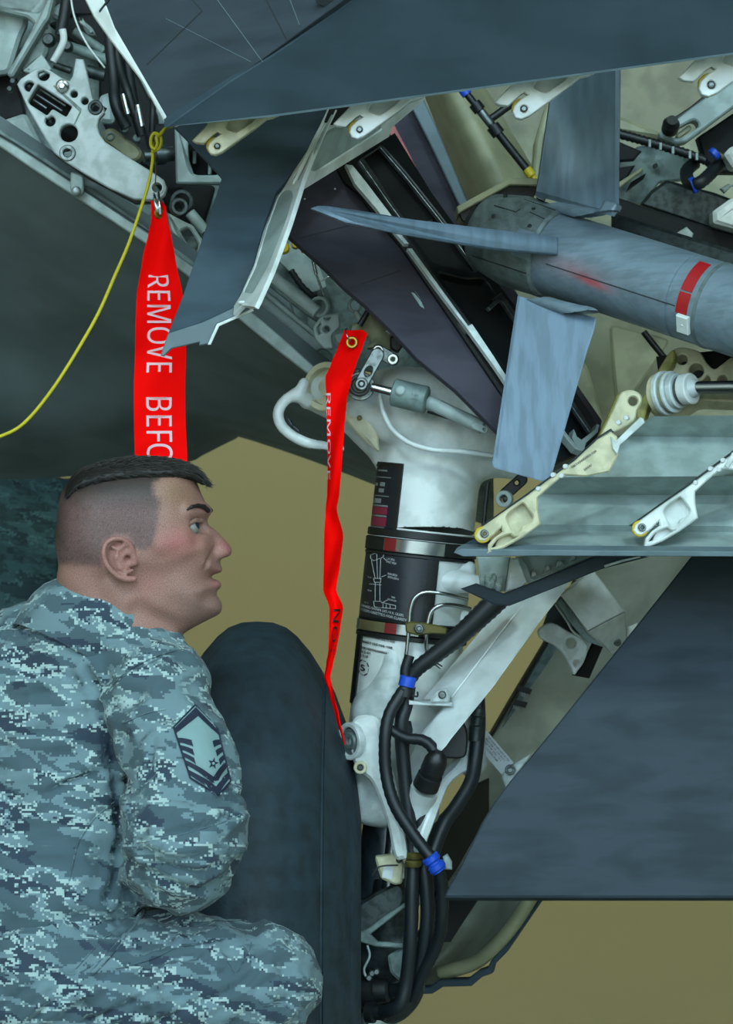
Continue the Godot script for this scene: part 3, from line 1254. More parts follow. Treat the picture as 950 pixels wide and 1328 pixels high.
# ---------------------------------------------------------------- weapons bay behind the missile
func weapons_bay() -> void:
	var t := thing("weapons_bay", "open weapons bay behind the missile with pale green walls, a beam and black boxes", "bay", P(720, 300, 5.2))
	var m := Mb.new()
	plate(m, v2([470, -60, 1600, -60, 1600, 620, 700, 620, 560, 400]), fl(5.3), 0.05)
	part(m, "back_wall", M.bay_paint, t)
	m = Mb.new()                        # bulging wall left of the rod
	var rows := []
	for i in 9:
		var a := i / 8.0
		var r := PackedVector3Array()
		for j in 9:
			var b := j / 8.0
			r.append(P(lerpf(lerpf(538, 612, b), lerpf(610, 702, b), a), lerpf(lerpf(90, 280, b), lerpf(80, 236, b), a), 5.15 - 0.22 * sin(a * 2.4 + 0.35)))
		rows.append(r)
	sheet(m, rows, func(p: Vector3): return p + cf * 0.02)
	part(m, "bulged_wall", M.bay_paint, t, "rounded pale green wall panel")
	m = Mb.new()
	plate(m, v2([722, 90, 734, 90, 706, 180, 699, 238, 690, 238, 694, 182]), fl(4.95), 0.08, 0.004)
	part(m, "rib", M.bay_paint, t)
	m = Mb.new()
	plate(m, v2([592, 268, 659, 231, 697, 231, 698, 241, 661, 240, 594, 277]), fl(4.5), 0.12, 0.002)
	var sh := part(m, "shelf", M.bay_paint, t, "pale green bracket shelf above the missile tail")
	m = Mb.new()
	plate(m, v2([594, 276, 661, 240, 700, 241, 690, 258, 650, 270, 622, 300, 598, 286]), fl(4.52), 0.1, 0.002)
	part(m, "shelf_web", M.black_part, sh)
	# the black rod
	m = Mb.new()
	var a0 := P(594, 108, 4.78)
	var dirr := P(688, 226, 4.78) - a0
	var L := dirr.length()
	lathe(m, a0, dirr, PackedVector2Array([Vector2(0, 0.006), Vector2(L * 0.22, 0.006), Vector2(L * 0.22, 0.0105), Vector2(L * 0.30, 0.0105), Vector2(L * 0.30, 0.007), Vector2(L * 0.47, 0.007), Vector2(L * 0.47, 0.0115), Vector2(L * 0.56, 0.0115), Vector2(L * 0.56, 0.0068), Vector2(L * 0.95, 0.0068)]), 16)
	var rod := part(m, "black_rod", M.black_part, t, "black rod actuator with collars")
	m = Mb.new()
	lathe(m, a0 + dirr * 0.31, dirr, PackedVector2Array([Vector2(0, 0.0073), Vector2(L * 0.14, 0.0073)]), 14)
	part(m, "bright_sleeve", M.dull_steel, rod)
	m = Mb.new()
	lathe(m, a0 + dirr * 0.94, dirr, PackedVector2Array([Vector2(0, 0.008), Vector2(0.014, 0.008), Vector2(0.017, 0.005), Vector2(0.03, 0.005)]), 12)
	part(m, "yellow_tip", M.yellow_tip, rod)
	m = Mb.new()
	lathe(m, a0 + dirr * 0.02, dirr, PackedVector2Array([Vector2(0, 0.009), Vector2(0.02, 0.009)]), 12)
	part(m, "blue_cap", M.blue_clip, rod)
	m = Mb.new()
	tube(m, path([630, 158, 4.79, 642, 150, 4.79, 664, 134, 4.79]), 0.0065, 10)
	part(m, "side_port", M.black_part, rod)
	# right corner
	m = Mb.new()
	plate(m, rnd(v2([854, 172, 920, 123, 1000, 70, 1000, 106, 950, 139, 890, 184, 876, 186, 857, 179]), 3), fl(4.75), 0.05, 0.003, [slot(878, 174, 899, 162.5, 7)])
	var beam := part(m, "slotted_beam", M.bay_white, t, "pale beam with a long rounded slot")
	m = Mb.new()
	plate(m, slot(880, 176, 893, 166, 3.5), fl(4.77), 0.02, 0.002)
	part(m, "slot_insert", M.bay_paint, beam)
	m = Mb.new()
	lathe(m, P(868, 168, 4.74), P(873, 150, 4.70) - P(868, 168, 4.74), PackedVector2Array([Vector2(0, 0.014), Vector2(0.018, 0.014), Vector2(0.022, 0.011), Vector2(0.03, 0.009)]), 18)
	part(m, "black_knob", M.black_part, t)
	m = Mb.new()
	tube(m, path([870, 158, 4.8, 900, 138, 4.8, 930, 112, 4.8]), 0.004, 8)
	part(m, "dark_line", M.black_part, t)
	m = Mb.new()
	plate(m, v2([796, 147, 855, 171, 856, 180, 796, 170]), fl(4.86), 0.06, 0.006)
	part(m, "cream_ledge", M.bay_paint, t)
	m = Mb.new()
	tube(m, resample(path([796, 172, 4.7, 840, 184, 4.7, 880, 196, 4.7, 914, 208, 4.7]), 0.004), 0.0085, 10, -1.0, 0.0018)
	part(m, "conduit", M.black_part, t, "black ribbed conduit")
	for b in [[842, 186], [856, 190], [872, 195], [894, 201], [903, 203]]:
		m = Mb.new()
		obox(m, P(b[0], b[1], 4.685), cr * 0.002, cu * 0.006, cf * 0.004, 0.0005)
		part(m, "clip", M.bay_white, t)
	m = Mb.new()
	plate(m, v2([790, 220, 826, 190, 850, 186, 908, 208, 892, 232, 856, 236, 834, 262, 815, 266, 790, 262]), fl(4.9), 0.03, 0.003)
	part(m, "floor_panel", M.bay_grey, t)
	for d in [[790, 178, 832, 196, 822, 208, 790, 210], [796, 218, 824, 214, 812, 232, 796, 238], [818, 236, 838, 224, 834, 232, 812, 248]]:
		m = Mb.new()
		plate(m, v2(d), fl(4.84), 0.02, 0.003)
		part(m, "black_bracket", M.black_matt, t)
	m = Mb.new()
	plate(m, v2([796, 240, 832, 217, 834, 221, 800, 246]), fl(4.82), 0.02, 0.002)
	part(m, "pale_strip", M.bay_paint, t)
	m = Mb.new()
	plate(m, rnd(v2([846, 214, 851, 211, 853, 215, 848, 219]), 1.5), fl(4.88), 0.01, 0.001)
	part(m, "clip", M.black_part, t)
	m = Mb.new()
	plate(m, rnd(v2([830, 265, 844, 247, 864, 233, 925, 249, 1060, 299, 1060, 350, 905, 292]), 3), fl(4.72), 0.08, 0.005)
	part(m, "grey_box", M.dark_steel, t, "dark grey sloping box")
	m = Mb.new()
	plate(m, v2([796, 254, 833, 267, 905, 290, 1060, 332, 1060, 363, 900, 316, 796, 290]), fl(4.66), 0.06, 0.004)
	part(m, "black_rail", M.black_matt, t)
	m = Mb.new()
	plate(m, v2([874, 304, 890, 294, 899, 303, 896, 312]), fl(4.64), 0.02, 0.002)
	part(m, "pale_lug", M.bay_white, t)
	m = Mb.new()
	plate(m, v2([904, 178, 1040, 86, 1040, 225, 930, 224, 912, 206]), fl(4.82), 0.04, 0.004)
	part(m, "black_box", M.black_matt, t)
	m = Mb.new()
	tube(m, resample(path([938, 206, 4.66, 922, 224, 4.64, 905, 238, 4.62, 893, 236, 4.66, 890, 222, 4.7, 900, 212, 4.72]), 0.005), 0.011, 14, -1.0, 0.001)
	part(m, "hose", M.hose, t, "thick black hose")
	for b in [[902, 239, 890, 244, 0.0135], [929, 197, 922, 204, 0.0105]]:
		m = Mb.new()
		ring3(m, P(b[0], b[1], 4.63), P(b[2], b[3], 4.63) - P(b[0], b[1], 4.63), b[4] - 0.004, b[4], 0.009)
		part(m, "blue_clamp", M.blue_clip, t)
	m = Mb.new()
	ring3(m, P(934, 205, 4.64), P(940, 198, 4.64) - P(934, 205, 4.64), 0.005, 0.009, 0.006)
	part(m, "bronze_clamp", M.bronze, t)
	for d in [[939, 200, 946, 191, 975, 180, 975, 220, 950, 217], [924, 274, 946, 258, 975, 250, 975, 302, 925, 289]]:
		m = Mb.new()
		plate(m, rnd(v2(d), 3), fl(4.6), 0.06, 0.006)
		part(m, "white_fitting", M.white_paint, t)
	for d in [[934, 244, 944, 238, 950, 240, 940, 250], [950, 240, 965, 232, 965, 246]]:
		m = Mb.new()
		plate(m, v2(d), fl(4.66), 0.02, 0.002)
		part(m, "clip", M.bay_white, t)
	for d in [[560, 380, 640, 420, 760, 470, 786, 560, 740, 600, 640, 560], [790, 420, 870, 440, 850, 470, 800, 540]]:
		m = Mb.new()
		plate(m, rnd(v2(d), 10), fl(5.2), 0.02, 0.004)
		part(m, "wall_panel", M.bay_paint, t)
	m = Mb.new()
	tube(m, path([834, 430, 5.0, 848, 448, 5.0, 866, 470, 5.0]), 0.006, 8)
	part(m, "dark_line", M.black_part, t)
	# plum strip of the bay edge with its blue grey lip and the worn red edge
	m = Mb.new()
	plate(m, v2([500, 160, 545, 132, 562, 160, 612, 272, 640, 330, 700, 430, 780, 545, 776, 580, 690, 470, 610, 340, 560, 258]), fl(4.72), 0.03, 0.002)
	part(m, "edge_strip", M.skin_plum, t, "dark plum edge strip of the bay")
	m = Mb.new()
	plate(m, v2([533, 139, 549, 128, 566, 165, 606, 262, 596, 268, 556, 184]), fl(4.70), 0.02, 0.002)
	part(m, "edge_lip", M.skin_edge, t, "blue grey lip of the bay edge")
	m = Mb.new()
	plate(m, v2([500, 166, 509, 158, 528, 194, 551, 240, 547, 240]), fl(4.69), 0.02, 0.001)
	part(m, "red_edge", M.blush, t, "worn pink red edge")
	m = Mb.new()
	plate(m, v2([547, 238, 552, 240, 600, 316, 640, 372, 700, 470, 697, 474, 636, 378, 594, 316]), fl(4.69), 0.02, 0.001)
	part(m, "pale_edge", M.bay_grey, t)


# ---------------------------------------------------------------- the open door across the top
func roller_arm(t: Node3D, ox: float, oy: float, sc: float, d: float, paint: Material) -> void:   # a hooked latch fitting on a door's inner face
	var f: Callable = func(a: Array) -> PackedVector2Array:
		var r := v2(a)
		for i in r.size():
			r[i] = Vector2(281.5 + ox, 189.5 + oy) + (r[i] - Vector2(281.5, 189.5)) * sc
		return r
	var m := Mb.new()
	var out: PackedVector2Array = f.call([262, 140, 269, 161, 249, 182, 254, 185, 264, 186, 277, 174, 282, 171, 286, 174, 278, 179, 271, 186, 269, 193, 272, 199, 279, 201, 288, 197, 310, 181, 333, 164, 345, 154, 354, 152, 362, 148, 362, 136])
	var c: PackedVector2Array = f.call([281.5, 189.5])
	plate(m, out, fl(d), 0.02, 0.0014, [circ(c[0].x, c[0].y, 4.3 * sc, 14), rnd(f.call([292, 166, 300, 150, 334, 148, 328, 157, 306, 172]), 4)])
	var arm := part(m, "latch_arm", paint, t, "hooked pale latch arm with a round eye")
	m = Mb.new()
	plate(m, out, fl(d + 0.012), 0.006, 0.001)
	part(m, "arm_web", paint, arm)
	m = Mb.new()
	ring3(m, P(c[0].x - 2.6 * sc, c[0].y + 0.6 * sc, d + 0.019), -cf, 0.005, 0.0122 * sc, 0.008)
	part(m, "yellow_rim", M.yellow_rim, arm)
	m = Mb.new()
	knob(m, P(c[0].x, c[0].y, d + 0.006), -cf, 0.0036 * sc, 0.003)
	part(m, "eye_pin", M.dull_steel, arm)


func bay_door() -> void:
	var t := thing("bay_door", "big dark blue-grey door across the top with pale hooked latch arms below its edge", "door", P(600, 120, 3.9))
	var k := pl(Vector3(215, 165, 3.96), Vector3(950, 70, 3.96), Vector3(600, 0, 3.88))
	var m := Mb.new()
	plate(m, v2([213, 166, 228, 155, 300, 104, 350, 74, 440, 12, 600, -110, 1500, -170, 1500, -2, 950, 70, 600, 117.5, 350, 151]), k, 0.035, 0.0015)
	part(m, "door_skin", M.skin_grey, t)
	m = Mb.new()
	plate(m, v2([228, 163, 350, 149.5, 600, 116, 950, 68.5, 1500, -3.5, 1500, -1, 950, 71, 600, 118.5, 350, 152]), k + Vector3(0, 0, 0.00005), 0.004, 0.0)
	part(m, "edge_line", M.skin_edge, t, "thin pale line along the door edge")
	m = Mb.new()
	plate(m, v2([409, 3, 418, -4, 440, -4, 420, 8]), k + Vector3(0, 0, 0.0001), 0.006, 0.0)
	part(m, "joint_line", M.seam, t)
	roller_arm(t, 0, 0, 1.0, 4.01, M.cream)
	roller_arm(t, 184.5, -21.5, 1.04, 4.01, M.white_paint)
	roller_arm(t, 397.5, -48.5, 1.16, 4.01, M.white_paint)
	roller_arm(t, 640.5, -79.5, 1.3, 4.01, M.white_paint)


# ---------------------------------------------------------------- the small door with its pale frame
func small_door() -> void:
	var t := thing("small_bay_door", "narrow dark door hanging before the left streamer, its pale pocketed frame facing right", "door", P(320, 300, 4.2))
	var k := pl(Vector3(230, 440, 4.14), Vector3(430, 145, 4.24), Vector3(290, 235, 4.22))
	var m := Mb.new()
	plate(m, v2([222, 120, 440, 100, 428, 148, 400, 196, 370, 236, 357, 250, 343, 290, 328, 345, 310, 385, 303, 399, 262, 418, 218, 432, 236, 386, 262, 310, 287, 232, 284, 226, 244, 182, 222, 160]), k, 0.012, 0.001)
	part(m, "door_skin", M.skin_grey, t)
	m = Mb.new()
	plate(m, v2([218, 432, 262, 418, 303, 399, 316, 391, 330, 396, 326, 402, 281, 420, 271, 446, 258, 448, 258, 444, 222, 452, 212, 462, 208, 461]), fl(4.13), 0.01, 0.0012)
	part(m, "lower_flange", M.skin_edge, t, "grey folded lower flange with a hooked tip")
	m = Mb.new()
	plate(m, v2([281, 420, 327, 400, 329, 403, 284, 423, 273, 447, 269, 447]), fl(4.12), 0.006, 0.0005)
	part(m, "bright_edge", M.white_paint, t)
	var fr := v2([423, 150, 432, 140, 412, 180, 392, 232, 386, 252, 374, 290, 352, 350, 335, 388, 330, 398, 313, 396, 302, 408, 303, 397, 311, 384, 329, 344, 344, 289, 358, 249, 371, 236, 402, 190])
	m = Mb.new()
	plate(m, fr, pl(Vector3(310, 395, 4.10), Vector3(430, 145, 4.2), Vector3(390, 236, 4.15)), 0.007, 0.0006, [rnd(v2([315, 379, 331, 345, 347, 292, 361, 254, 366, 248, 377, 246, 380, 254, 369, 290, 347, 346, 327, 381]), 4), rnd(v2([379, 231, 398, 200, 418, 168, 414, 180, 398, 212, 387, 234]), 2)])
	var frame := part(m, "edge_frame", M.white_paint, t, "pale frame with two long pockets")
	m = Mb.new()
	plate(m, v2([306, 396, 313, 384, 331, 344, 346, 289, 360, 249, 373, 238, 424, 152, 430, 148, 390, 232, 384, 252, 372, 290, 350, 350, 330, 392]), pl(Vector3(310, 395, 4.104), Vector3(430, 145, 4.204), Vector3(390, 236, 4.154)), 0.003)
	part(m, "pocket_floor", M.bay_white, frame)
	m = Mb.new()
	var cl := Sdf.new(P(305, 412, 4.12), P(342, 384, 4.06), 0.0022)
	for c in [[312, 392, 0.005], [318, 391, 0.0045], [324, 394, 0.006], [329, 392, 0.004], [326, 399, 0.004]]:
		cl.ell(P(c[0], c[1], 4.09), Basis(), Vector3(c[2], c[2] * 0.8, c[2]), 0.003)
	add_net(m, cl)
	part(m, "corner_lug", M.white_paint, frame)
	# the rib running back from the frame
	m = Mb.new()
	var kr := pl(Vector3(385, 245, 4.17), Vector3(545, 135, 4.5), Vector3(430, 145, 4.2))
	plate(m, v2([414, 184, 424, 165, 440, 130, 560, 110, 548, 132, 508, 166, 504, 178, 388, 250, 388, 240]), kr, 0.012, 0.001, [rnd(v2([402, 222, 424, 170, 446, 160, 492, 160, 496, 168, 412, 222]), 5)])
	var rib := part(m, "frame_rib", M.white_paint, t, "broad white rib with a rounded pocket")
	m = Mb.new()
	plate(m, v2([398, 228, 424, 162, 500, 155, 500, 172]), kr - Vector3(0, 0, 0.0004), 0.006)
	part(m, "pocket_floor", M.bay_white, rib)
	m = Mb.new()
	plate(m, rnd(v2([424, 163, 436, 134, 470, 128, 466, 140, 440, 162]), 6), kr + Vector3(0, 0, 0.0003), 0.008, 0.002)
	part(m, "dark_opening", M.black_matt, rib)


# ---------------------------------------------------------------- the plum door with its black inner frame
func plum_door() -> void:
	var t := thing("plum_bay_door", "dark plum door slanting down behind the missile fin with a black pocketed inner frame", "door", P(560, 420, 4.3))
	var k := pl(Vector3(400, 250, 4.36), Vector3(560, 330, 4.36), Vector3(690, 600, 4.26))
	var m := Mb.new()
	plate(m, v2([368, 300, 388, 246, 452, 206, 470, 236, 520, 308, 600, 420, 700, 574, 706, 604, 690, 602, 640, 555, 590, 505, 540, 464, 507, 428, 472, 394, 446, 372, 420, 346]), k, 0.012, 0.001)
	var sk := part(m, "door_skin", M.skin_plum, t)
	for l in [[381, 310, 452, 292, 0.8], [468, 368, 520, 350, 0.6]]:
		m = Mb.new()
		plate(m, v2([l[0], l[1], l[2], l[3], l[2], l[3] + l[4], l[0], l[1] + l[4]]), k + Vector3(0, 0, 0.00005), 0.003, 0.0)
		part(m, "joint_line", M.seam, sk)
	m = Mb.new()
	plate(m, v2([533, 379, 537, 380, 546, 391, 550, 400, 545, 397]), k + Vector3(0, 0, 0.0001), 0.003, 0.0)
	part(m, "paint_scratch", M.bay_white, sk)
	m = Mb.new()
	plate(m, v2([538, 377, 543, 384, 546, 389, 544, 386]), k + Vector3(0, 0, 0.0001), 0.003, 0.0)
	part(m, "paint_scratch", M.bay_white, sk)
	for b in [[395, 258], [434, 245]]:
		m = Mb.new()
		knob(m, on(b[0], b[1], k), -cf, 0.0014, 0.001)
		part(m, "rivet", M.print_white, sk)
	# worn edge seal
	m = Mb.new()
	plate(m, v2([436, 214, 450, 206, 474, 232, 500, 268, 540, 322, 604, 408, 660, 490, 706, 566, 712, 590, 700, 586, 648, 506, 590, 420, 520, 318, 484, 276, 466, 250, 448, 236]), k + Vector3(0, 0, 0.0006), 0.03, 0.003)
	part(m, "edge_seal", M.black_part, t)
	for d in [[448, 213, 457, 214, 476, 238, 502, 272, 524, 302, 516, 302, 484, 266, 460, 238], [472, 250, 480, 246, 510, 292, 530, 316, 524, 316, 498, 284], [528, 322, 534, 322, 570, 372, 608, 424, 604, 424, 566, 374], [604, 424, 612, 420, 640, 462, 668, 506, 664, 510, 640, 474], [668, 512, 674, 510, 704, 566, 700, 574]]:
		m = Mb.new()
		plate(m, v2(d), k + Vector3(0, 0, 0.0020), 0.01, 0.0004)
		part(m, "worn_strip", M.worn_white, t)
	# inner frame: a black tray with pockets
	var kb := pl(Vector3(456, 212, 4.43), Vector3(560, 190, 4.62), Vector3(720, 590, 4.31))
	var tray := v2([452, 210, 502, 178, 512, 172, 560, 250, 610, 320, 700, 440, 768, 540, 780, 566, 764, 584, 712, 606, 640, 470, 560, 352, 490, 258])
	m = Mb.new()
	plate(m, tray, kb, 0.03, 0.002, [rnd(v2([468, 204, 494, 187, 528, 226, 574, 284, 622, 350, 610, 352, 560, 340, 500, 256]), 8), rnd(v2([566, 352, 606, 362, 628, 360, 672, 424, 690, 460, 676, 486, 660, 482, 610, 410]), 8), rnd(v2([676, 500, 700, 468, 740, 520, 768, 562, 750, 574, 726, 582, 694, 534]), 8)])
	var fr := part(m, "inner_frame", M.black_part, t, "black inner frame with long pockets")
	m = Mb.new()
	plate(m, tray, kb - Vector3(0, 0, 0.0014), 0.01)
	part(m, "pocket_floor", M.black_matt, fr)
	for d in [[470, 204, 494, 188, 527, 226, 574, 285, 621, 350, 619, 351, 572, 287, 525, 228, 493, 191, 472, 205], [466, 208, 470, 203, 486, 226, 506, 258, 540, 306, 536, 306, 502, 260], [640, 386, 650, 379, 700, 450, 704, 462, 696, 456, 652, 392], [632, 398, 650, 381, 654, 385, 636, 402], [700, 466, 742, 518, 768, 558, 764, 560, 738, 522, 698, 470], [547, 290, 560, 284, 561, 286, 549, 292]]:
		m = Mb.new()
		plate(m, v2(d), kb + Vector3(0, 0, 0.0004), 0.006, 0.0006)
		part(m, "worn_edge", M.dull_steel, fr)
	m = Mb.new()
	plate(m, v2([744, 556, 748, 566, 754, 570, 772, 556, 774, 549, 777, 551, 775, 560, 760, 574, 757, 586, 746, 582, 728, 560, 730, 556, 745, 575, 742, 566]), kb + Vector3(0, 0, 0.002), 0.012, 0.001)
	part(m, "end_clip", M.bay_white, fr, "pale end clip")


# ---------------------------------------------------------------- the missile's tail
func fin(m: Mb, pts: Array, thick: float) -> void:   # a blade between (x, y, depth) corners with thin sharp edges
	var a := PackedVector3Array()
	for i in range(0, pts.size(), 3):
		a.append(P(pts[i], pts[i + 1], pts[i + 2]))
	var n := (a[1] - a[0]).cross(a[2] - a[0]).normalized()
	var c := Vector3.ZERO
	for p in a:
		c += p / a.size()
	m.begin()
	for s: float in [1.0, -1.0]:
		var g := m.grp()
		var ge := m.grp()
		var ins := PackedVector3Array()
		for p in a:
			ins.append(p + (c - p).normalized() * 0.007 + n * thick * 0.5 * s)
		for i in a.size():
			var j := (i + 1) % a.size()
			var e0 := a[i] + n * s * 0.0008
			var e1 := a[j] + n * s * 0.0008
			if s > 0:
				m.quad(ins[i], e0, e1, ins[j], ge)
				m.quad(e0, a[i] - n * 0.0008, a[j] - n * 0.0008, e1, m.grp())
			else:
				m.quad(ins[i], ins[j], e1, e0, ge)
		for i in range(1, a.size() - 1):
			if s > 0:
				m.tri(ins[0], ins[i], ins[i + 1], g)
			else:
				m.tri(ins[0], ins[i + 1], ins[i], g)
	m.close()


func missile() -> void:
	var a := P(648, 306, 4.36)
	var b := P(965, 408, 4.12)
	var t := thing("missile", "grey missile with four tail fins and a red band, hanging in the open weapons bay", "missile", a)
	var ax := (b - a).normalized()
	var L := (b - a).length()
	var r := 0.0625
	var m := Mb.new()
	var pf := PackedVector2Array([Vector2(0.088, r - 0.006), Vector2(0.09, r - 0.001)])
	for i in 46:
		pf.append(Vector2(0.12 + i * 0.004, r))
	for q in [[L * 0.78, 0.0], [L * 0.782, 0.002], [L * 0.79, 0.002], [L * 0.792, 0.0], [1.3, 0.0], [1.32, 0.003], [1.5, 0.0225], [1.56, 0.0625]]:
		if q[0] > 0.305:
			pf.append(Vector2(q[0], r - q[1]))
	lathe(m, a, ax, pf, 96)
	var tc0 := (-cf - ax * (-cf).dot(ax)).normalized()
	var up0 := ax.cross(tc0).normalized() * signf(ax.cross(tc0).dot(cu))
	for p in m.v:                       # red primer rubbed through on the near side
		var ss := (p - a).dot(ax)
		var an := atan2((p - a).dot(up0), (p - a).dot(tc0))
		var red := exp(-pow((ss - 0.212) / 0.030, 2) - pow((an + 0.50 + (ss - 0.212) * 1.6) / 0.10, 2)) * 0.8 + exp(-pow((ss - 0.175) / 0.055, 2) - pow((an + 0.32) / 0.22, 2)) * 0.22
		m.col.append(Color(0.19, 0.255, 0.31).lerp(Color(0.55, 0.07, 0.08), clampf(red, 0.0, 0.85)))
	part(m, "motor_case", M.case_paint, t, "smooth grey motor case")
	m = Mb.new()
	lathe(m, a, ax, PackedVector2Array([Vector2(-0.025, 0.045), Vector2(-0.025, 0.055), Vector2(-0.018, 0.060), Vector2(0.03, r + 0.007), Vector2(0.10, r + 0.006), Vector2(0.104, r + 0.003), Vector2(0.106, r - 0.005)]), 48)
	part(m, "tail_section", M.casing_old, t, "weathered tail collar with screws")
	m = Mb.new()
	lathe(m, a, ax, PackedVector2Array([Vector2(-0.04, 0.03), Vector2(-0.04, 0.044), Vector2(0.0, 0.044)]), 32)
	part(m, "nozzle", M.black_part, t)
	# frame round the body: toward the lens and up
	var tc := (-cf - ax * (-cf).dot(ax)).normalized()
	var up := ax.cross(tc).normalized()
	if up.dot(cu) < 0.0:
		up = -up
	var surf: Callable = func(s: float, ang: float, rr: float) -> Vector3:
		return a + ax * s + (tc * cos(ang) + up * sin(ang)) * rr
	for q in [[0.008, 0.95], [0.02, 0.25], [0.024, -0.38], [0.085, 0.28], [0.09, -0.30], [0.07, 0.75]]:
		m = Mb.new()
		var p: Vector3 = surf.call(q[0], q[1], r + 0.0062)
		knob(m, p, p - (a + ax * q[0]), 0.0032, 0.0012)
		part(m, "screw", M.dark_steel, t)
	for q in [[0.01, 0.5, 0.05, 0.5], [0.05, 0.5, 0.052, 0.62], [0.07, 0.62, 0.10, 0.56], [0.04, 1.0, 0.1, 0.95], [0.0, -0.75, 0.10, -0.75]]:
		m = Mb.new()
		var pts := PackedVector3Array()
		for i in 6:
			pts.append(surf.call(lerpf(q[0], q[2], i / 5.0), lerpf(q[1], q[3], i / 5.0), r + 0.0068 - 0.001 * q[0] / 0.1))
		tube(m, pts, 0.0009, 5)
		part(m, "panel_joint", M.seam, t)
	m = Mb.new()                        # patch under the left fin
	for i in 1:
		var rows := []
		for s in 5:
			var rw := PackedVector3Array()
			for g in 8:
				rw.append(surf.call(lerpf(0.072, 0.106, s / 4.0), lerpf(-0.42, 0.16, g / 7.0), r + 0.0085))
			rows.append(rw)
		sheet(m, rows, func(p: Vector3): return p + cf * 0.006)
	part(m, "fin_root_plate", M.casing, t)
	# red band and white tab
	m = Mb.new()
	for gap in [[-0.55, -0.06], [-0.02, 0.85]]:
		var rows := []
		for g in 14:
			var rw := PackedVector3Array()
			var an := lerpf(gap[0], gap[1], g / 13.0)
			for s in 3:
				rw.append(surf.call(L * 0.825 + s * 0.0095, an, r + 0.0012))
			rows.append(rw)
		sheet(m, rows, func(p: Vector3): return p + (a + ax * (p - a).dot(ax) - p).normalized() * 0.002)
	part(m, "red_band", M.red_band, t, "red identification band")
	m = Mb.new()
	lathe(m, a + ax * (L * 0.885), ax, PackedVector2Array([Vector2(0, r - 0.001), Vector2(0.001, r + 0.0012), Vector2(0.006, r + 0.0012), Vector2(0.007, r - 0.001)]), 48)
	part(m, "body_joint", M.casing_old, t)
	m = Mb.new()
	var wt: Vector3 = surf.call(L * 0.86, -0.78, r + 0.002)
	var wn: Vector3 = (wt - (a + ax * (L * 0.86))).normalized()
	obox(m, wt, ax * 0.010, ax.cross(wn) * 0.014, wn * 0.004, 0.001)
	knob(m, wt + wn * 0.004, wn, 0.002, 0.001)
	part(m, "white_tab", M.white_paint, t)
	m = Mb.new()
	var pts2 := PackedVector3Array()
	for i in 20:
		pts2.append(surf.call(lerpf(0.13, L * 0.82, i / 19.0), -0.42, r + 0.0002))
	tube(m, pts2, 0.0008, 5)
	part(m, "body_seam", M.seam, t)
	# fins
	m = Mb.new()
	fin(m, [723, 60, 4.34, 803, 60, 4.26, 804, 96, 4.25, 802, 272, 4.22, 796, 281, 4.215, 694, 254, 4.30, 700, 220, 4.305, 722, 106, 4.335], 0.011)
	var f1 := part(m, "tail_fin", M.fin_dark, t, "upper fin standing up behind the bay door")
	m = Mb.new()
	var s1 := Sdf.new(P(664, 298, 4.32), P(812, 236, 4.16), 0.0035)
	s1.cap(P(686, 258, 4.32), P(788, 284, 4.22), 0.008, 0.012, 0.01)
	s1.box(P(790, 276, 4.22), Basis(ax, up, ax.cross(up)), Vector3(0.012, 0.016, 0.01), 0.003, 0.008)
	add_net(m, s1)
	part(m, "fin_root", M.casing, f1)
	m = Mb.new()
	fin(m, [671, 384, 4.24, 720, 398, 4.22, 773, 413, 4.19, 770, 428, 4.185, 761, 455, 4.18, 712, 627, 4.13, 704, 624, 4.13, 640, 606, 4.16, 638, 600, 4.16], 0.011)
	var f2 := part(m, "tail_fin", M.fin_metal, t, "blue-grey lower fin pointing down")
	m = Mb.new()
	var s2 := Sdf.new(P(656, 424, 4.28), P(786, 366, 4.12), 0.0035)
	s2.cap(P(668, 381, 4.25), P(766, 409, 4.18), 0.007, 0.011, 0.01)
	s2.box(P(765, 411, 4.185), Basis(ax, up, ax.cross(up)), Vector3(0.010, 0.010, 0.01), 0.003, 0.008)
	add_net(m, s2)
	part(m, "fin_root", M.casing, f2)
	m = Mb.new()
	fin(m, [403, 270, 4.06, 412, 267, 4.08, 450, 272, 4.16, 560, 290, 4.25, 722, 309, 4.235, 722, 331, 4.225, 640, 324, 4.2, 520, 304, 4.1, 450, 289, 4.05], 0.013)
	part(m, "tail_fin", M.fin_metal, t, "left fin seen edge on with a pointed tip")
	m = Mb.new()
	fin(m, [600, 300, 4.5, 640, 296, 4.46, 740, 300, 4.42, 735, 330, 4.6, 640, 330, 4.64], 0.011)
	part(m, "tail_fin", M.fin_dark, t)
	m = Mb.new()
	knob(m, surf.call(0.058, 1.25, r + 0.012), up, 0.007, 0.006)
	part(m, "lug", M.casing, t)
	# the launcher strut that carries it, hidden behind the body
	m = Mb.new()
	obox(m, a + ax * 0.35 - tc * 0.14 + up * 0.06, ax * 0.2, up * 0.03, tc * 0.10, 0.006)
	part(m, "launch_rail", M.dark_steel, t)


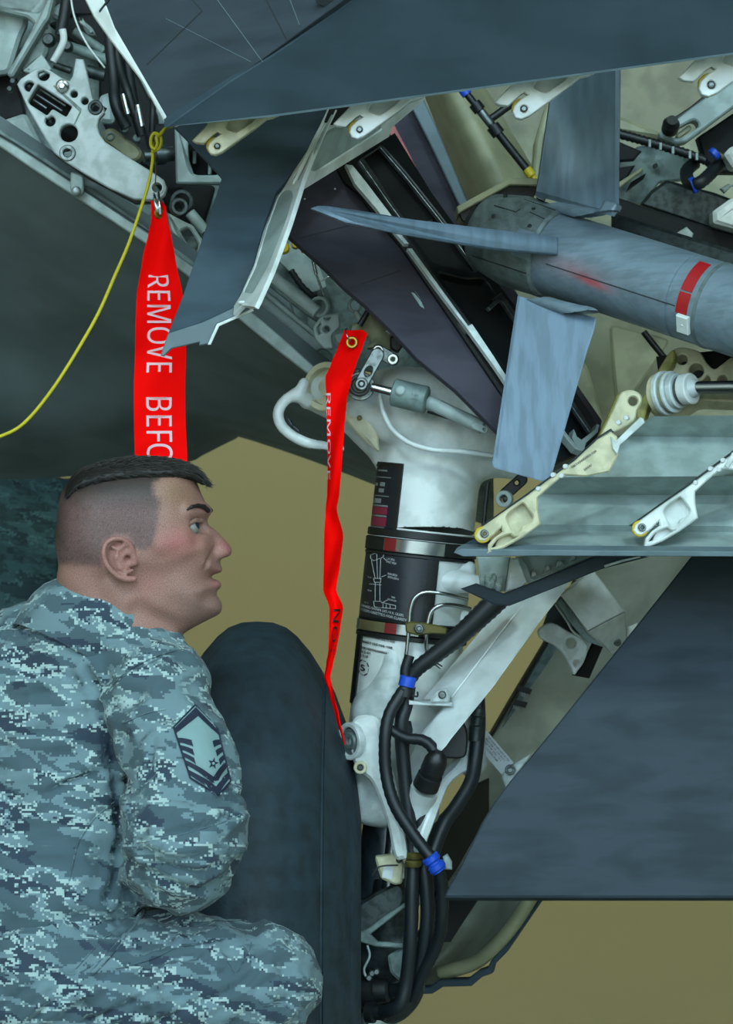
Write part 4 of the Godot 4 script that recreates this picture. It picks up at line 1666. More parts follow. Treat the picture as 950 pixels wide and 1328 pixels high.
# ---------------------------------------------------------------- the lower bay door with pale hinge arms
func lower_door() -> void:
	var t := thing("lower_bay_door", "grey ribbed door inner face at the right edge with two pale rounded hinge arms", "door", P(780, 700, 4.0))
	var m := Mb.new()
	var rows := []
	for l in [[846, 540, 4.10, 1150, 536, 3.99], [800, 566, 4.17, 1150, 568, 4.06], [716, 619, 4.10, 1150, 616, 3.99], [700, 641, 4.17, 1150, 643, 4.06], [672, 680, 4.11, 1150, 684, 4.0], [664, 688, 4.12, 1150, 692, 4.01], [598, 715, 4.00, 1150, 719, 3.89]]:
		var r := PackedVector3Array()
		for i in 9:
			var u := i / 8.0
			r.append(P(lerpf(l[0], l[3], u), lerpf(l[1], l[4], u), 1.0 / lerpf(1.0 / l[2], 1.0 / l[5], u)))
		rows.append(r)
	sheet(m, rows, func(p: Vector3): return p + cf * 0.03 - cu * 0.004, 0.1)
	part(m, "ribbed_panel", M.bay_white, t)
	m = Mb.new()
	plate(m, v2([588, 717, 596, 712, 640, 712.5, 760, 714, 1150, 717, 1150, 724, 950, 722, 700, 721, 600, 722]), pl(Vector3(590, 717, 3.98), Vector3(1150, 717, 3.87), Vector3(900, 724, 3.92)), 0.03, 0.001)
	part(m, "outer_skin_edge", M.skin_edge, t, "dark lower edge of the door skin")
	m = Mb.new()
	plate(m, v2([590, 714, 608, 702, 626, 695, 636, 700, 634, 712]), fl(4.03), 0.01, 0.001)
	part(m, "corner_plate", M.skin_grey, t)
	for q in [[0.0, 0.0, "cream", "cream hinge arm with a bracket above it"], [204.0, -8.0, "white_paint", "white hinge arm at the right edge"]]:
		var ox: float = q[0]
		var oy: float = q[1]
		var pm: Material = M[q[2]]
		var sh: Callable = func(a: Array) -> PackedVector2Array:
			var r := v2(a)
			for i in r.size():
				r[i] += Vector2(ox, oy)
			return r
		var k := fl(3.97)
		m = Mb.new()
		plate(m, sh.call([619, 688, 650, 666, 685, 642, 712, 622, 745, 598, 775, 570, 792, 560, 800, 566, 802, 590, 790, 612, 760, 618, 731, 616, 712, 632, 697, 646, 697, 660, 701, 680, 676, 698, 655, 710, 638, 717, 631, 718, 633, 706, 641, 697, 651, 690, 650, 684, 640, 694, 628, 703, 621, 702, 616, 696]), k, 0.028, 0.002, [rnd(sh.call([655, 670, 677, 650, 693, 672, 668, 695]), 7), circ(627.5 + ox, 692.5 + oy, 4.2, 14), rnd(sh.call([636, 711, 646, 698, 662, 692, 672, 695, 660, 704]), 4), rnd(sh.call([742, 606, 778, 575, 790, 590, 784, 611, 756, 614]), 5)])
		var arm := part(m, "hinge_arm", pm, t, q[3])
		m = Mb.new()
		plate(m, sh.call([622, 690, 650, 668, 685, 645, 745, 602, 790, 563, 799, 588, 788, 610, 731, 614, 697, 646, 698, 678, 655, 707, 640, 712, 650, 688]), fl(3.984), 0.01)
		part(m, "arm_web", pm, arm)
		m = Mb.new()
		ring3(m, P(625.5 + ox, 693.5 + oy, 3.975), -cf, 0.006, 0.0115, 0.004)
		part(m, "yellow_rim", M.yellow_rim, arm)
		m = Mb.new()
		ring3(m, P(628 + ox, 692 + oy, 3.975), -cf, 0.0024, 0.0052, 0.008)
		part(m, "eye_bush", M.dull_steel, arm)
		m = Mb.new()
		lathe(m, P(681 + ox, 686 + oy, 3.98), -cf, PackedVector2Array([Vector2(0, 0.006), Vector2(0.006, 0.006), Vector2(0.008, 0.004)]), 12)
		part(m, "pocket_boss", pm, arm)
		m = Mb.new()
		plate(m, sh.call([613, 690, 619, 686, 650, 664, 685, 639, 712, 619, 745, 595, 775, 567, 792, 556, 796, 560, 775, 573, 745, 601, 712, 625, 685, 645, 650, 669, 619, 691]), fl(3.99), 0.03, 0.001)
		part(m, "dark_flange", M.dark_steel, arm)
		for b in [[717, 616], [733, 605], [728, 617], [698, 634], [802, 548], [812, 542]]:
			m = Mb.new()
			knob(m, P(b[0] + ox - (30 if ox > 0 and b[0] > 800 else 0), b[1] + oy, 3.972), -cf - cr * 0.4, 0.0035, 0.004)
			part(m, "rivet", M.print_white, arm)
		m = Mb.new()
		plate(m, sh.call([792, 566, 798, 572, 830, 541, 834, 543, 836, 548, 804, 577, 800, 590, 794, 582]) if ox == 0 else sh.call([735, 612, 740, 616, 750, 598, 746, 594]), fl(3.965), 0.01, 0.001)
		part(m, "clip_plate", M.worn_white, arm)
	# the bracket with an eye, and the print on the cream arm
	m = Mb.new()
	plate(m, crv2(v2([778, 568, 790, 542, 803, 513, 810, 507, 820, 506, 830, 511, 832, 521, 826, 532, 822, 545, 806, 556, 792, 562]), 3), fl(4.1), 0.02, 0.002, [circ(820.5, 520.5, 6.2, 16)])
	part(m, "eye_bracket", M.cream, t, "cream bracket with a round hole")
	m = Mb.new()
	plate(m, v2([776, 566, 788, 540, 800, 513, 806, 508, 803, 520, 790, 548, 784, 566]), fl(4.11), 0.03, 0.002)
	part(m, "bracket_side", M.olive_paint, t)
	m = Mb.new()
	var o3 := P(744, 616, 3.969)
	var e1 := (P(782, 590, 3.969) - o3).normalized()
	var e2 := -e1.cross(cf).normalized()
	if e2.dot(cu) < 0:
		e2 = -e2
	letters(m, "78E12044S003-10A", 0.042, 0.0032, func(x, y, z): return P(743, 611, 3.9685) + e1 * x + e2 * (y + 0.004) - cf * z)
	letters(m, "38187", 0.013, 0.003, func(x, y, z): return P(757, 610, 3.9685) + e1 * x + e2 * (y - 0.001) - cf * z)
	part(m, "stencil_print", M.black_print, t)
	# actuator on the right with its olive plate
	t = thing("door_actuator", "olive bracket with stacked pale round discs and a steel rod, under the missile", "actuator", P(870, 510, 4.2))
	var kk := pl(Vector3(850, 480, 4.28), Vector3(930, 460, 4.26), Vector3(880, 560, 4.22))
	m = Mb.new()
	plate(m, crv2(v2([836, 520, 846, 492, 858, 470, 868, 456, 880, 450, 896, 452, 908, 457, 916, 470, 926, 478, 938, 470, 960, 462, 1060, 470, 1060, 520, 940, 520, 900, 520, 870, 540]), 3), kk, 0.03, 0.002, [circ(884, 465.6, 7, 16), circ(902, 480, 10, 18), circ(914.5, 492, 6.5, 14), circ(936, 492, 7, 14)])
	part(m, "bracket_plate", M.cream, t)
	m = Mb.new()
	plate(m, crv2(v2([824, 536, 836, 508, 852, 480, 866, 458, 874, 454, 872, 470, 852, 500, 838, 530, 832, 552]), 3), kk + Vector3(0, 0, 0.001), 0.02, 0.002)
	part(m, "olive_edge", M.olive_paint, t)
	m = Mb.new()
	plate(m, v2([850, 462, 950, 452, 950, 520, 860, 530]), kk - Vector3(0, 0, 0.0015), 0.01)
	part(m, "backing", M.black_matt, t)
	var c0 := P(852, 512, 4.24)
	var dr := (cr * 0.72 - cf * 0.62 + cu * 0.12).normalized()
	for dd in [[0.0, 0.030, 0.010, "cream"], [0.010, 0.033, 0.008, "worn_white"], [0.018, 0.029, 0.006, "bay_paint"], [0.024, 0.031, 0.006, "worn_white"], [0.030, 0.026, 0.010, "worn_white"], [0.040, 0.021, 0.006, "dull_steel"], [0.046, 0.023, 0.016, "white_paint"]]:
		m = Mb.new()
		var rr: float = dd[1]
		var ln: float = dd[2]
		lathe(m, c0 + dr * dd[0], dr, PackedVector2Array([Vector2(0, rr - 0.002), Vector2(0.0015, rr), Vector2(ln - 0.0015, rr), Vector2(ln, rr - 0.002)]), 32)
		part(m, "disc", M[dd[3]], t)
	m = Mb.new()
	lathe(m, c0 + dr * 0.06, dr, PackedVector2Array([Vector2(0, 0.014), Vector2(0.004, 0.014), Vector2(0.012, 0.010)]), 24)
	part(m, "collar", M.worn_white, t)
	m = Mb.new()
	var rd := c0 + dr * 0.066
	tube(m, PackedVector3Array([rd, P(1180, 497, 4.06)]), 0.0095, 20)
	part(m, "rod", M.steel, t)


# ---------------------------------------------------------------- main landing gear
func A(y: float) -> Vector3:            # the leg's axis
	return P(552.0 - 0.107 * (y - 650.0), y, 4.5)


var leg_dir: Vector3
var leg_side: Vector3
var leg_front: Vector3


func leg(y: float, ang: float, r: float) -> Vector3:   # a point on a barrel round the leg; ang 0 faces the lens, positive to the right
	return A(y) + (leg_front * cos(ang) + leg_side * sin(ang)) * r


func barrel(m: Mb, y0: float, y1: float, a0: float, a1: float, r: float, thick := 0.002, n := 16) -> void:
	var rows := []
	for i in n + 1:
		var an := lerpf(a0, a1, i / float(n))
		rows.append(PackedVector3Array([leg(y0, an, r), leg((y0 + y1) / 2, an, r), leg(y1, an, r)]))
	sheet(m, rows, func(p: Vector3): return p + (A(y0) + leg_dir * (p - A(y0)).dot(leg_dir) - p).normalized() * thick)


func gear() -> void:
	leg_dir = (A(1100) - A(600)).normalized()
	leg_side = (cr - leg_dir * cr.dot(leg_dir)).normalized()
	leg_front = leg_side.cross(leg_dir).normalized()
	if leg_front.dot(cf) > 0.0:
		leg_front = -leg_front
	var u := 0.001195                   # one pixel at the leg's depth
	var t := thing("landing_gear_leg", "white landing gear leg with black placards, steel bands and black hoses, beside the tyre", "landing gear", Vector3(A(1300).x, 0.55, A(1300).z))
	# upper casting
	var s := Sdf.new(P(395, 720, 4.75), P(690, 450, 4.3), 0.0042)
	var bb := Basis(leg_side, -leg_dir, leg_front).orthonormalized()
	s.cyl(A(545), A(702), 66.5 * u, 0.004, 0.02)
	var b2 := bb.rotated(leg_front, -0.03)
	s.box(P(572, 536, 4.52), b2, Vector3(84 * u, 50 * u, 0.098), 0.03, 0.012)
	s.box(P(560, 500, 4.55), b2.rotated(cf, 0.28), Vector3(80 * u, 30 * u, 0.07), 0.03, 0.03)
	s.cap(P(600, 548, 4.5), P(700, 585, 4.5), 0.055, 0.045, 0.03)
	s.cap(P(600, 590, 4.5), P(660, 600, 4.5), 0.03, 0.02, 0.03)
	s.cap(P(500, 545, 4.47), P(418, 505, 4.45), 0.03, 0.024, 0.02)
	s.cap(P(492, 590, 4.5), P(430, 528, 4.47), 0.014, 0.014, 0.02)
	s.cap(P(640, 660, 4.42), P(660, 668, 4.5), 0.028, 0.03, 0.008, true)
	var m := Mb.new()
	add_net(m, s)
	part(m, "upper_casting", M.white_paint, t)
	m = Mb.new()                        # raised flange edge
	tube(m, path([492, 512, 4.40, 497, 534, 4.395, 508, 556, 4.39, 530, 574, 4.385, 560, 583, 4.385, 600, 586, 4.39, 645, 592, 4.41]), 0.004, 10)
	part(m, "flange_edge", M.white_paint, t)
	# tow loop
	m = Mb.new()
	var lp := Sdf.new(P(345, 595, 4.50), P(450, 480, 4.36), 0.003)
	var pts := path([394, 496, 4.42, 388, 508, 4.42, 372, 517, 4.42, 362, 530, 4.42, 361, 543, 4.42, 368, 556, 4.42, 384, 568, 4.42, 404, 576, 4.42, 440, 582, 4.43], 3)
	for i in pts.size() - 1:
		lp.cap(pts[i], pts[i + 1], 0.0075, 0.0075, 0.003)
	lp.cap(P(386, 513, 4.42), P(398, 520, 4.43), 0.009, 0.011, 0.01)
	lp.cap(P(398, 520, 4.44), P(436, 538, 4.47), 0.011, 0.012, 0.01)
	add_net(m, lp)
	part(m, "tow_loop", M.white_paint, t, "white tow loop with chipped paint")
	for c in [[373, 543, 378, 551], [380, 553, 387, 559]]:
		m = Mb.new()
		var ch := Sdf.new(P(c[0] - 4, c[3] + 4, 4.43), P(c[2] + 4, c[1] - 4, 4.40), 0.0012)
		ch.cap(P(c[0], c[1], 4.4135), P(c[2], c[3], 4.4135), 0.0024, 0.003, 0.002)
		add_net(m, ch)
		part(m, "paint_chip", M.placard, t)
	# trunnion
	m = Mb.new()
	var tc := P(428, 503, 4.43)
	var td := (-cf * 0.85 - cr * 0.45 + cu * 0.1).normalized()
	lathe(m, tc - td * 0.03, td, PackedVector2Array([Vector2(0, 0.030), Vector2(0.03, 0.032), Vector2(0.036, 0.038), Vector2(0.046, 0.038), Vector2(0.048, 0.036), Vector2(0.048, 0.029), Vector2(0.034, 0.028), Vector2(0.034, 0.015), Vector2(0.042, 0.014), Vector2(0.044, 0.0)]), 36)
	part(m, "trunnion", M.cream, t, "cream round trunnion end")
	m = Mb.new()
	plate(m, rnd(v2([438, 533, 455, 522, 490, 552, 492, 588, 462, 562]), 5), fl(4.44), 0.02, 0.003)
	part(m, "trunnion_web", M.cream, t)
	m = Mb.new()
	knob(m, P(466, 542, 4.438), -cf, 0.004, 0.003)
	part(m, "drain_plug", M.bronze, t)
	# linkage
	m = Mb.new()
	plate(m, slot(490, 455, 509, 466, 8.5), fl(4.36), 0.012, 0.0015, [circ(490, 455, 4, 14), circ(509, 466, 3.5, 14)])
	var lk := part(m, "rocker_link", M.dull_steel, t)
	for b in [[490, 455, 0.0045, 0.0085], [509, 466, 0.003, 0.0085]]:
		m = Mb.new()
		ring3(m, P(b[0], b[1], 4.36), -cf, b[2], b[3], 0.006)
		part(m, "bush", M.steel, lk)
	m = Mb.new()
	plate(m, slot(489, 460, 468, 498, 9), fl(4.34), 0.012, 0.0015, [rnd(circ(477.5, 481.5, 7, 16, 0.62, -1.05), 1, 1)])
	lk = part(m, "pull_link", M.dull_steel, t)
	m = Mb.new()
	ring3(m, P(468.5, 498, 4.335), -cf, 0.0045, 0.0095, 0.006)
	knob(m, P(468.5, 498, 4.337), -cf, 0.0045, 0.007, true)
	part(m, "bolt", M.dull_steel, lk)
	m = Mb.new()
	ring3(m, P(466, 500, 4.36), -cf, 0.011, 0.0165, 0.012)
	part(m, "black_ring", M.black_part, t)
	m = Mb.new()
	ring3(m, P(467, 501, 4.375), -cf, 0.014, 0.022, 0.012)
	part(m, "bearing_ring", M.dull_steel, t)
	m = Mb.new()
	lathe(m, P(462, 486, 4.39), -cf, PackedVector2Array([Vector2(0, 0.010), Vector2(0.01, 0.010), Vector2(0.012, 0.007)]), 16)
	part(m, "knob", M.dull_steel, t)
	m = Mb.new()
	var vb := Sdf.new(P(455, 470, 4.50), P(530, 395, 4.34), 0.003)
	vb.cap(P(482, 414, 4.42), P(500, 444, 4.42), 0.012, 0.016, 0.012)
	vb.cap(P(470, 425, 4.42), P(486, 432, 4.42), 0.010, 0.012, 0.01)
	vb.cap(P(454, 430, 4.41), P(462, 425, 4.41), 0.008, 0.008, 0.008)
	vb.cap(P(492, 446, 4.41), P(484, 452, 4.40), 0.010, 0.010, 0.008)
	add_net(m, vb)
	var vbn := part(m, "valve_body", M.bay_paint, t)
	m = Mb.new()
	tube(m, PackedVector3Array([P(466, 422, 4.38), P(478, 402, 4.38)]), 0.0045, 10)
	part(m, "black_spring", M.black_part, vbn)
	m = Mb.new()
	plate(m, rnd(v2([505, 438, 514, 432, 524, 446, 516, 458, 506, 452]), 3), fl(4.39), 0.03, 0.003)
	part(m, "plug", M.black_part, vbn)
	m = Mb.new()
	plate(m, v2([500, 430, 503, 424, 516, 438, 512, 438]), fl(4.4), 0.004, 0.0005)
	part(m, "white_tag", M.white_paint, vbn)
	m = Mb.new()
	ring3(m, P(460, 396, 4.42), -cf + cr * 0.2, 0.0075, 0.0115, 0.006)
	tube(m, path([462, 406, 4.415, 466, 412, 4.41, 470, 420, 4.41]), 0.0045, 8)
	part(m, "hook_ring", M.bay_white, t, "pale hook ring")
	m = Mb.new()
	ring3(m, P(415, 398, 4.46), -cf - cr * 0.3, 0.011, 0.016, 0.008)
	part(m, "pipe_clamp", M.bay_white, t)
	m = Mb.new()
	tube(m, PackedVector3Array([P(338, 346, 4.46), P(411, 405, 4.44)]), 0.0098, 16)
	part(m, "push_rod", M.bay_white, t, "pale round push rod")
	m = Mb.new()
	plate(m, rnd(v2([416, 409, 440, 406, 441, 424, 430, 434, 432, 452, 420, 452, 408, 440, 406, 424]), 3), fl(4.45), 0.03, 0.002, [circ(424, 412, 4, 12), circ(423, 427, 4.5, 12), rnd(v2([407, 418, 415, 415, 417, 432, 413, 434]), 2)])
	part(m, "mount_block", M.bay_white, t)
	m = Mb.new()
	plate(m, rnd(v2([428, 432, 452, 424, 450, 446, 436, 452]), 6), fl(4.43), 0.03, 0.005)
	part(m, "casting_lug", M.bay_grey, t)
	# small actuator lying across the casting
	m = Mb.new()
	var a0 := P(482, 502, 4.36)
	var ad := P(553, 519, 4.345) - a0
	lathe(m, a0, ad, PackedVector2Array([Vector2(0, 0.0065), Vector2(ad.length() * 0.45, 0.0065)]), 16)
	var act := part(m, "retract_rod", M.chrome, t)
	m = Mb.new()
	lathe(m, a0 + ad * 0.38, ad, PackedVector2Array([Vector2(0, 0.018), Vector2(0.002, 0.021), Vector2(0.052, 0.021), Vector2(0.054, 0.018)]), 28)
	act = part(m, "retract_cylinder", M.bay_grey, t, "grey cylinder block across the casting")
	m = Mb.new()
	knob(m, a0 + ad * 0.52 - cf * 0.019 + cu * 0.004, -cf, 0.0075, 0.006)
	part(m, "port", M.bay_white, act)
	m = Mb.new()
	letters(m, "1-30", 0.010, 0.003, func(x, y, z): return a0 + ad * 0.72 - cf * (0.0209 + z) + ad.normalized() * x + cu * (y + 0.001))
	letters(m, "S8071", 0.012, 0.003, func(x, y, z): return a0 + ad * 0.70 - cf * (0.0205 + z) + ad.normalized() * x + cu * (y - 0.005))
	part(m, "stencil_print", M.black_print, act)
	m = Mb.new()
	tube(m, PackedVector3Array([P(554, 521, 4.35), P(626, 554, 4.33)]), 0.0105, 16)
	part(m, "retract_tube", M.bay_white, t)
	m = Mb.new()
	tube(m, PackedVector3Array([P(554, 534, 4.36), P(604, 549, 4.35)]), 0.0022, 8)
	part(m, "shadow_gap", M.black_part, t)
	m = Mb.new()
	plate(m, slot(616, 552, 628, 557, 5), fl(4.32), 0.01, 0.001, [circ(628, 557, 2, 8)])
	part(m, "end_eye", M.bay_white, t)

	# barrel with seals, bands and placards
	m = Mb.new()
	lathe(m, A(688), leg_dir, PackedVector2Array([Vector2(0, 0.081), Vector2((1010 - 688) * u, 0.0825)]), 56)
	part(m, "barrel", M.white_paint, t)
	for b in [[690, 700, 0.0850, "black_part"], [701, 719, 0.0862, "steel"], [719, 724, 0.0855, "black_part"], [805, 808, 0.0850, "black_part"], [808, 823, 0.0868, "steel"], [823, 830, 0.0862, "black_part"]]:
		m = Mb.new()
		var h: float = (b[1] - b[0]) * u
		var r: float = b[2]
		lathe(m, A(b[0]), leg_dir, PackedVector2Array([Vector2(0, r - 0.002), Vector2(0.0012, r), Vector2(h - 0.0012, r), Vector2(h, r - 0.002)]), 56)
		part(m, "band" if b[3] == "steel" else "seal_ring", M[b[3]], t, "bright steel band" if b[3] == "steel" else "")
	for b in [[702, 718, -0.72, -0.48, "dark_red"], [809, 822, -0.52, -0.30, "dark_red"]]:
		m = Mb.new()
		barrel(m, b[0], b[1], b[2], b[3], 0.0870 if b[0] < 800 else 0.0876, 0.001, 6)
		part(m, "red_mark", M.dark_red, t)
	for b in [[702, 718, 0.42, 1.5], [702, 718, -1.5, -0.74], [809, 822, 0.1, 1.5]]:
		m = Mb.new()
		barrel(m, b[0], b[1], b[2], b[3], 0.0866 if b[0] < 800 else 0.0872, 0.001, 10)
		part(m, "band_cover", M.black_part, t)
	# upper placard
	m = Mb.new()
	barrel(m, 611, 694, -1.75, -0.62, 0.0815, 0.002)
	var pc := part(m, "upper_placard", M.placard, t, "narrow black placard with red and grey blocks")
	m = Mb.new()
	barrel(m, 611, 697, -0.63, -0.53, 0.083, 0.003, 4)
	barrel(m, 606, 612, -1.75, -0.53, 0.083, 0.003, 10)
	part(m, "placard_frame", M.black_part, pc)
	for b in [[664, 673, -1.5, -0.80, "placard_red"], [677, 688, -1.5, -0.80, "placard_red"], [661, 663, -1.5, -0.80, "placard_grey"], [674, 676, -1.5, -0.80, "placard_grey"], [689, 694, -1.5, -0.84, "placard_grey"], [653, 659, -1.4, -1.02, "placard_grey"], [640, 645, -1.15, -0.96, "placard_grey"], [632, 637, -1.12, -0.95, "placard_grey"], [649, 650, -1.4, -0.80, "placard_grey"], [625, 626, -1.4, -0.80, "placard_grey"], [616, 618, -1.3, -0.92, "placard_grey"], [633, 637, -1.4, -1.25, "placard_grey"]]:
		m = Mb.new()
		barrel(m, b[0], b[1], b[2], b[3], 0.0818, 0.0006, 6)
		part(m, "printed_block", M[b[4]], pc)
	# diagram placard
	m = Mb.new()
	barrel(m, 724, 805, -1.7, 0.14, 0.0846, 0.002, 24)
	pc = part(m, "diagram_placard", M.placard, t, "dark blue placard with a white line diagram")
	m = Mb.new()
	barrel(m, 722, 806, 0.13, 0.34, 0.0850, 0.003, 5)
	part(m, "placard_frame", M.black_part, pc)
	m = Mb.new()
	var dg: Callable = func(x: float, y: float) -> Vector3:   # pixels on the placard
		var c := 552.0 - 0.107 * (y - 650.0)
		return leg(y, asin(clampf((x - c) / 70.8, -0.98, 0.98)), 0.0850)
	for ln in [[480, 724, 490, 719.5], [490, 719.5, 497, 721], [497, 721, 496, 725], [496, 725, 484, 731], [484, 731, 480, 728], [480, 724, 480, 728], [481, 730, 486, 753], [488, 722, 489, 753], [493, 727, 492, 753], [484, 753, 494, 752], [485, 758, 493, 757], [484, 753, 485, 758], [493, 752, 493, 757], [486, 758, 486, 781], [492, 758, 492, 781], [478, 761, 494, 760], [484, 782, 494, 781], [484, 782, 485, 789], [485, 789, 512, 788], [512, 784, 512, 788], [494, 782, 512, 784], [496, 783, 496, 789], [500, 784, 500, 789], [505, 784, 505, 789], [497, 726, 501, 729], [494, 750, 500, 747], [494, 783, 502, 778]]:
		tube(m, PackedVector3Array([dg.call(ln[0], ln[1] + 2), dg.call((ln[0] + ln[2]) / 2.0, (ln[1] + ln[3]) / 2.0 + 2), dg.call(ln[2], ln[3] + 2)]), 0.00035, 4)
	part(m, "line_diagram", M.print_white, pc)
	m = Mb.new()
	var lay: Callable = func(text: String, x: float, y: float, w: float, h: float) -> void:   # print from pixel (x, y) of the barrel, w pixels long
		letters(m, text, w, h, func(a, b, z): return dg.call(x + a, y + a * 0.11 - b) + leg_front * z)
	lay.call("L.H. MLG", 501, 729, 10, 2.6)
	lay.call("STRUT ASSY", 500, 733, 13, 2.6)
	lay.call("W.O.W. SENSOR", 502, 748, 12, 2.6)
	lay.call("INSTALLED LH", 502, 752, 14, 2.6)
	lay.call("FWD", 507, 777, 4, 2.2)
	lay.call("INSTALLED", 502, 780, 11, 2)
	lay.call("BRAKES SHOWN LHT / R.H. GEARS", 468, 793, 54, 3.2)
	lay.call("HOSES OMITTED FOR CLARITY", 466, 798, 60, 3.2)
	for q in [[476, 755], [476, 772], [472, 788]]:
		lay.call("12-3", q[0], q[1], 5, 2)
	part(m, "placard_print", M.print_white, pc)
	# stencils on the white barrel
	m = Mb.new()
	dg = func(x: float, y: float) -> Vector3:
		var c := 552.0 - 0.107 * (y - 650.0)
		return leg(y, asin(clampf((x - c) / 69.0, -0.98, 0.98)), 0.0828)
	lay = func(text: String, x: float, y: float, w: float, h: float) -> void:
		letters(m, text, w, h, func(a, b, z): return dg.call(x + a, y + a * 0.08 - b) + leg_front * z, true)
	lay.call("MHSD19799A12677-102", 467, 830, 44, 3)
	lay.call("SN40T155199-198", 466, 838, 42, 3)
	lay.call("MHG168796A60803-139", 466, 846, 42, 3)
	lay.call("10-2-01", 465, 851, 15, 3)
	lay.call("1E-2-3F", 465, 856, 12, 3)
	lay.call("S", 467, 874, 6, 8)
	for i in 8:
		var a := TAU * i / 8
		tube(m, PackedVector3Array([dg.call(470.5 + 7.2 * cos(a), 870 + 9.5 * sin(a)), dg.call(470.5 + 7.2 * cos(a + 0.55), 870 + 9.5 * sin(a + 0.55))]), 0.0011 if i % 2 else 0.0004, 5)
	part(m, "stencil_print", M.black_print, t)
	m = Mb.new()
	barrel(m, 824, 918, -1.75, -1.16, 0.0846, 0.003, 6)
	part(m, "side_strip", M.black_part, t, "black strip along the left of the barrel")
	# lower casting with the torque link lugs
	m = Mb.new()
	s = Sdf.new(P(435, 1085, 4.72), P(650, 830, 4.32), 0.0045)
	s.cyl(A(880), A(1062), 60 * u, 0.01, 0.02)
	s.cap(P(486, 925, 4.46), P(496, 1035, 4.46), 0.036, 0.036, 0.03)
	s.cap(P(512, 850, 4.44), P(506, 960, 4.43), 0.020, 0.034, 0.03)
	s.cap(P(560, 905, 4.46), P(600, 935, 4.46), 0.035, 0.03, 0.03)
	s.cap(P(600, 935, 4.46), P(612, 990, 4.46), 0.032, 0.022, 0.02)
	s.box(P(486, 1022, 4.46), bb, Vector3(0.026, 0.05, 0.035), 0.008, 0.02)
	s.box(P(562, 935, 4.42), bb.rotated(cf, -0.5), Vector3(0.035, 0.05, 0.03), 0.008, 0.01, true)
	add_net(m, s)
	part(m, "lower_casting", M.worn_white, t)
	m = Mb.new()                        # white side casting above the brace
	s = Sdf.new(P(540, 835, 4.6), P(650, 718, 4.38), 0.0035)
	s.box(P(583, 740, 4.47), bb, Vector3(0.040, 0.018, 0.02), 0.012, 0.015)
	s.cap(P(560, 752, 4.45), P(618, 757, 4.44), 0.024, 0.013, 0.012)
	s.box(P(580, 806, 4.48), bb, Vector3(0.034, 0.02, 0.02), 0.008, 0.015)
	add_net(m, s)
	part(m, "side_casting", M.white_paint, t)
	m = Mb.new()
	lathe(m, P(612, 757, 4.44), cr - cu * 0.05, PackedVector2Array([Vector2(0, 0.012), Vector2(0.012, 0.012), Vector2(0.012, 0.008), Vector2(0.03, 0.008)]), 16)
	part(m, "rod_end", M.bay_grey, t)
	# torque links
	m = Mb.new()
	plate(m, crv2(v2([452, 950, 458, 932, 470, 927, 486, 930, 493, 944, 496, 975, 506, 1010, 517, 1050, 526, 1106, 520, 1114, 510, 1110, 500, 1064, 482, 1016, 463, 998, 453, 975]), 4), pl(Vector3(460, 930, 4.38), Vector3(490, 930, 4.37), Vector3(516, 1110, 4.34)), 0.035, 0.005)
	var tl := part(m, "torque_link", M.white_paint, t, "white torque link arm running down")
	m = Mb.new()
	ring3(m, P(458, 961, 4.385), -cf * 0.62 - cr * 0.78, 0.021, 0.0285, 0.010)
	part(m, "eye_rim", M.worn_white, tl)
	m = Mb.new()
	lathe(m, P(458, 961, 4.385), -cf * 0.62 - cr * 0.78, PackedVector2Array([Vector2(0, 0.0205), Vector2(0.006, 0.0205), Vector2(0.006, 0.014), Vector2(0.009, 0.012), Vector2(0.009, 0.006), Vector2(0.004, 0.005)]), 24)
	part(m, "eye_pin", M.casing_old, tl)
	m = Mb.new()
	ring3(m, P(467, 995, 4.37), -cf, 0.005, 0.010, 0.008)
	part(m, "grease_ring", M.cream, tl)
	m = Mb.new()
	knob(m, P(467, 995, 4.368), -cf, 0.0048, 0.004, true)
	part(m, "grease_nut", M.dark_steel, tl)
	m = Mb.new()
	plate(m, v2([496, 1010, 508, 1040, 528, 1058, 532, 1072, 548, 1070, 566, 1034, 540, 1040, 520, 1030, 508, 1000]), fl(4.40), 0.03, 0.003)
	part(m, "link_web", M.white_paint, t)
	m = Mb.new()
	plate(m, crv2(v2([612, 940, 624, 950, 628, 972, 620, 992, 596, 1006, 580, 1024, 562, 1072, 548, 1104, 541, 1096, 558, 1050, 574, 1012, 592, 994, 604, 972]), 4), pl(Vector3(612, 940, 4.42), Vector3(640, 940, 4.44), Vector3(546, 1104, 4.34)), 0.03, 0.003)
	part(m, "torque_link", M.white_paint, t, "thin white torque link arm slanting from the right")
	m = Mb.new()
	plate(m, rnd(v2([510, 1060, 530, 1066, 531, 1112, 522, 1112]), 2), fl(4.38), 0.03, 0.003)
	part(m, "link_gusset", M.white_paint, t)
	m = Mb.new()
	lathe(m, A(1000), leg_dir, PackedVector2Array([Vector2(0, 0.044), Vector2(340 * u, 0.044)]), 40)
	part(m, "piston", M.chrome, t, "bright chrome piston")
	m = Mb.new()
	lathe(m, A(1050), leg_dir, PackedVector2Array([Vector2(0, 0.055), Vector2(0.012, 0.055), Vector2(0.014, 0.048)]), 40)
	part(m, "gland_ring", M.black_part, t)
	m = Mb.new()
	tube(m, PackedVector3Array([P(512, 1060, 4.42), P(502, 1166, 4.42)]), 0.011, 16)
	part(m, "piston_rib", M.steel, t)
	# clamp block on the piston
	m = Mb.new()
	plate(m, rnd(v2([486, 1112, 520, 1108, 524, 1122, 521, 1146, 512, 1148, 494, 1140, 490, 1128]), 3), fl(4.38), 0.03, 0.003)
	var cb := part(m, "hose_clamp_block", M.cream, t, "cream clamp block with a label")
	m = Mb.new()
	plate(m, v2([497, 1123, 510, 1124, 508, 1141, 495, 1138]), fl(4.378), 0.002, 0.0)
	part(m, "paper_label", M.print_white, cb)
	m = Mb.new()
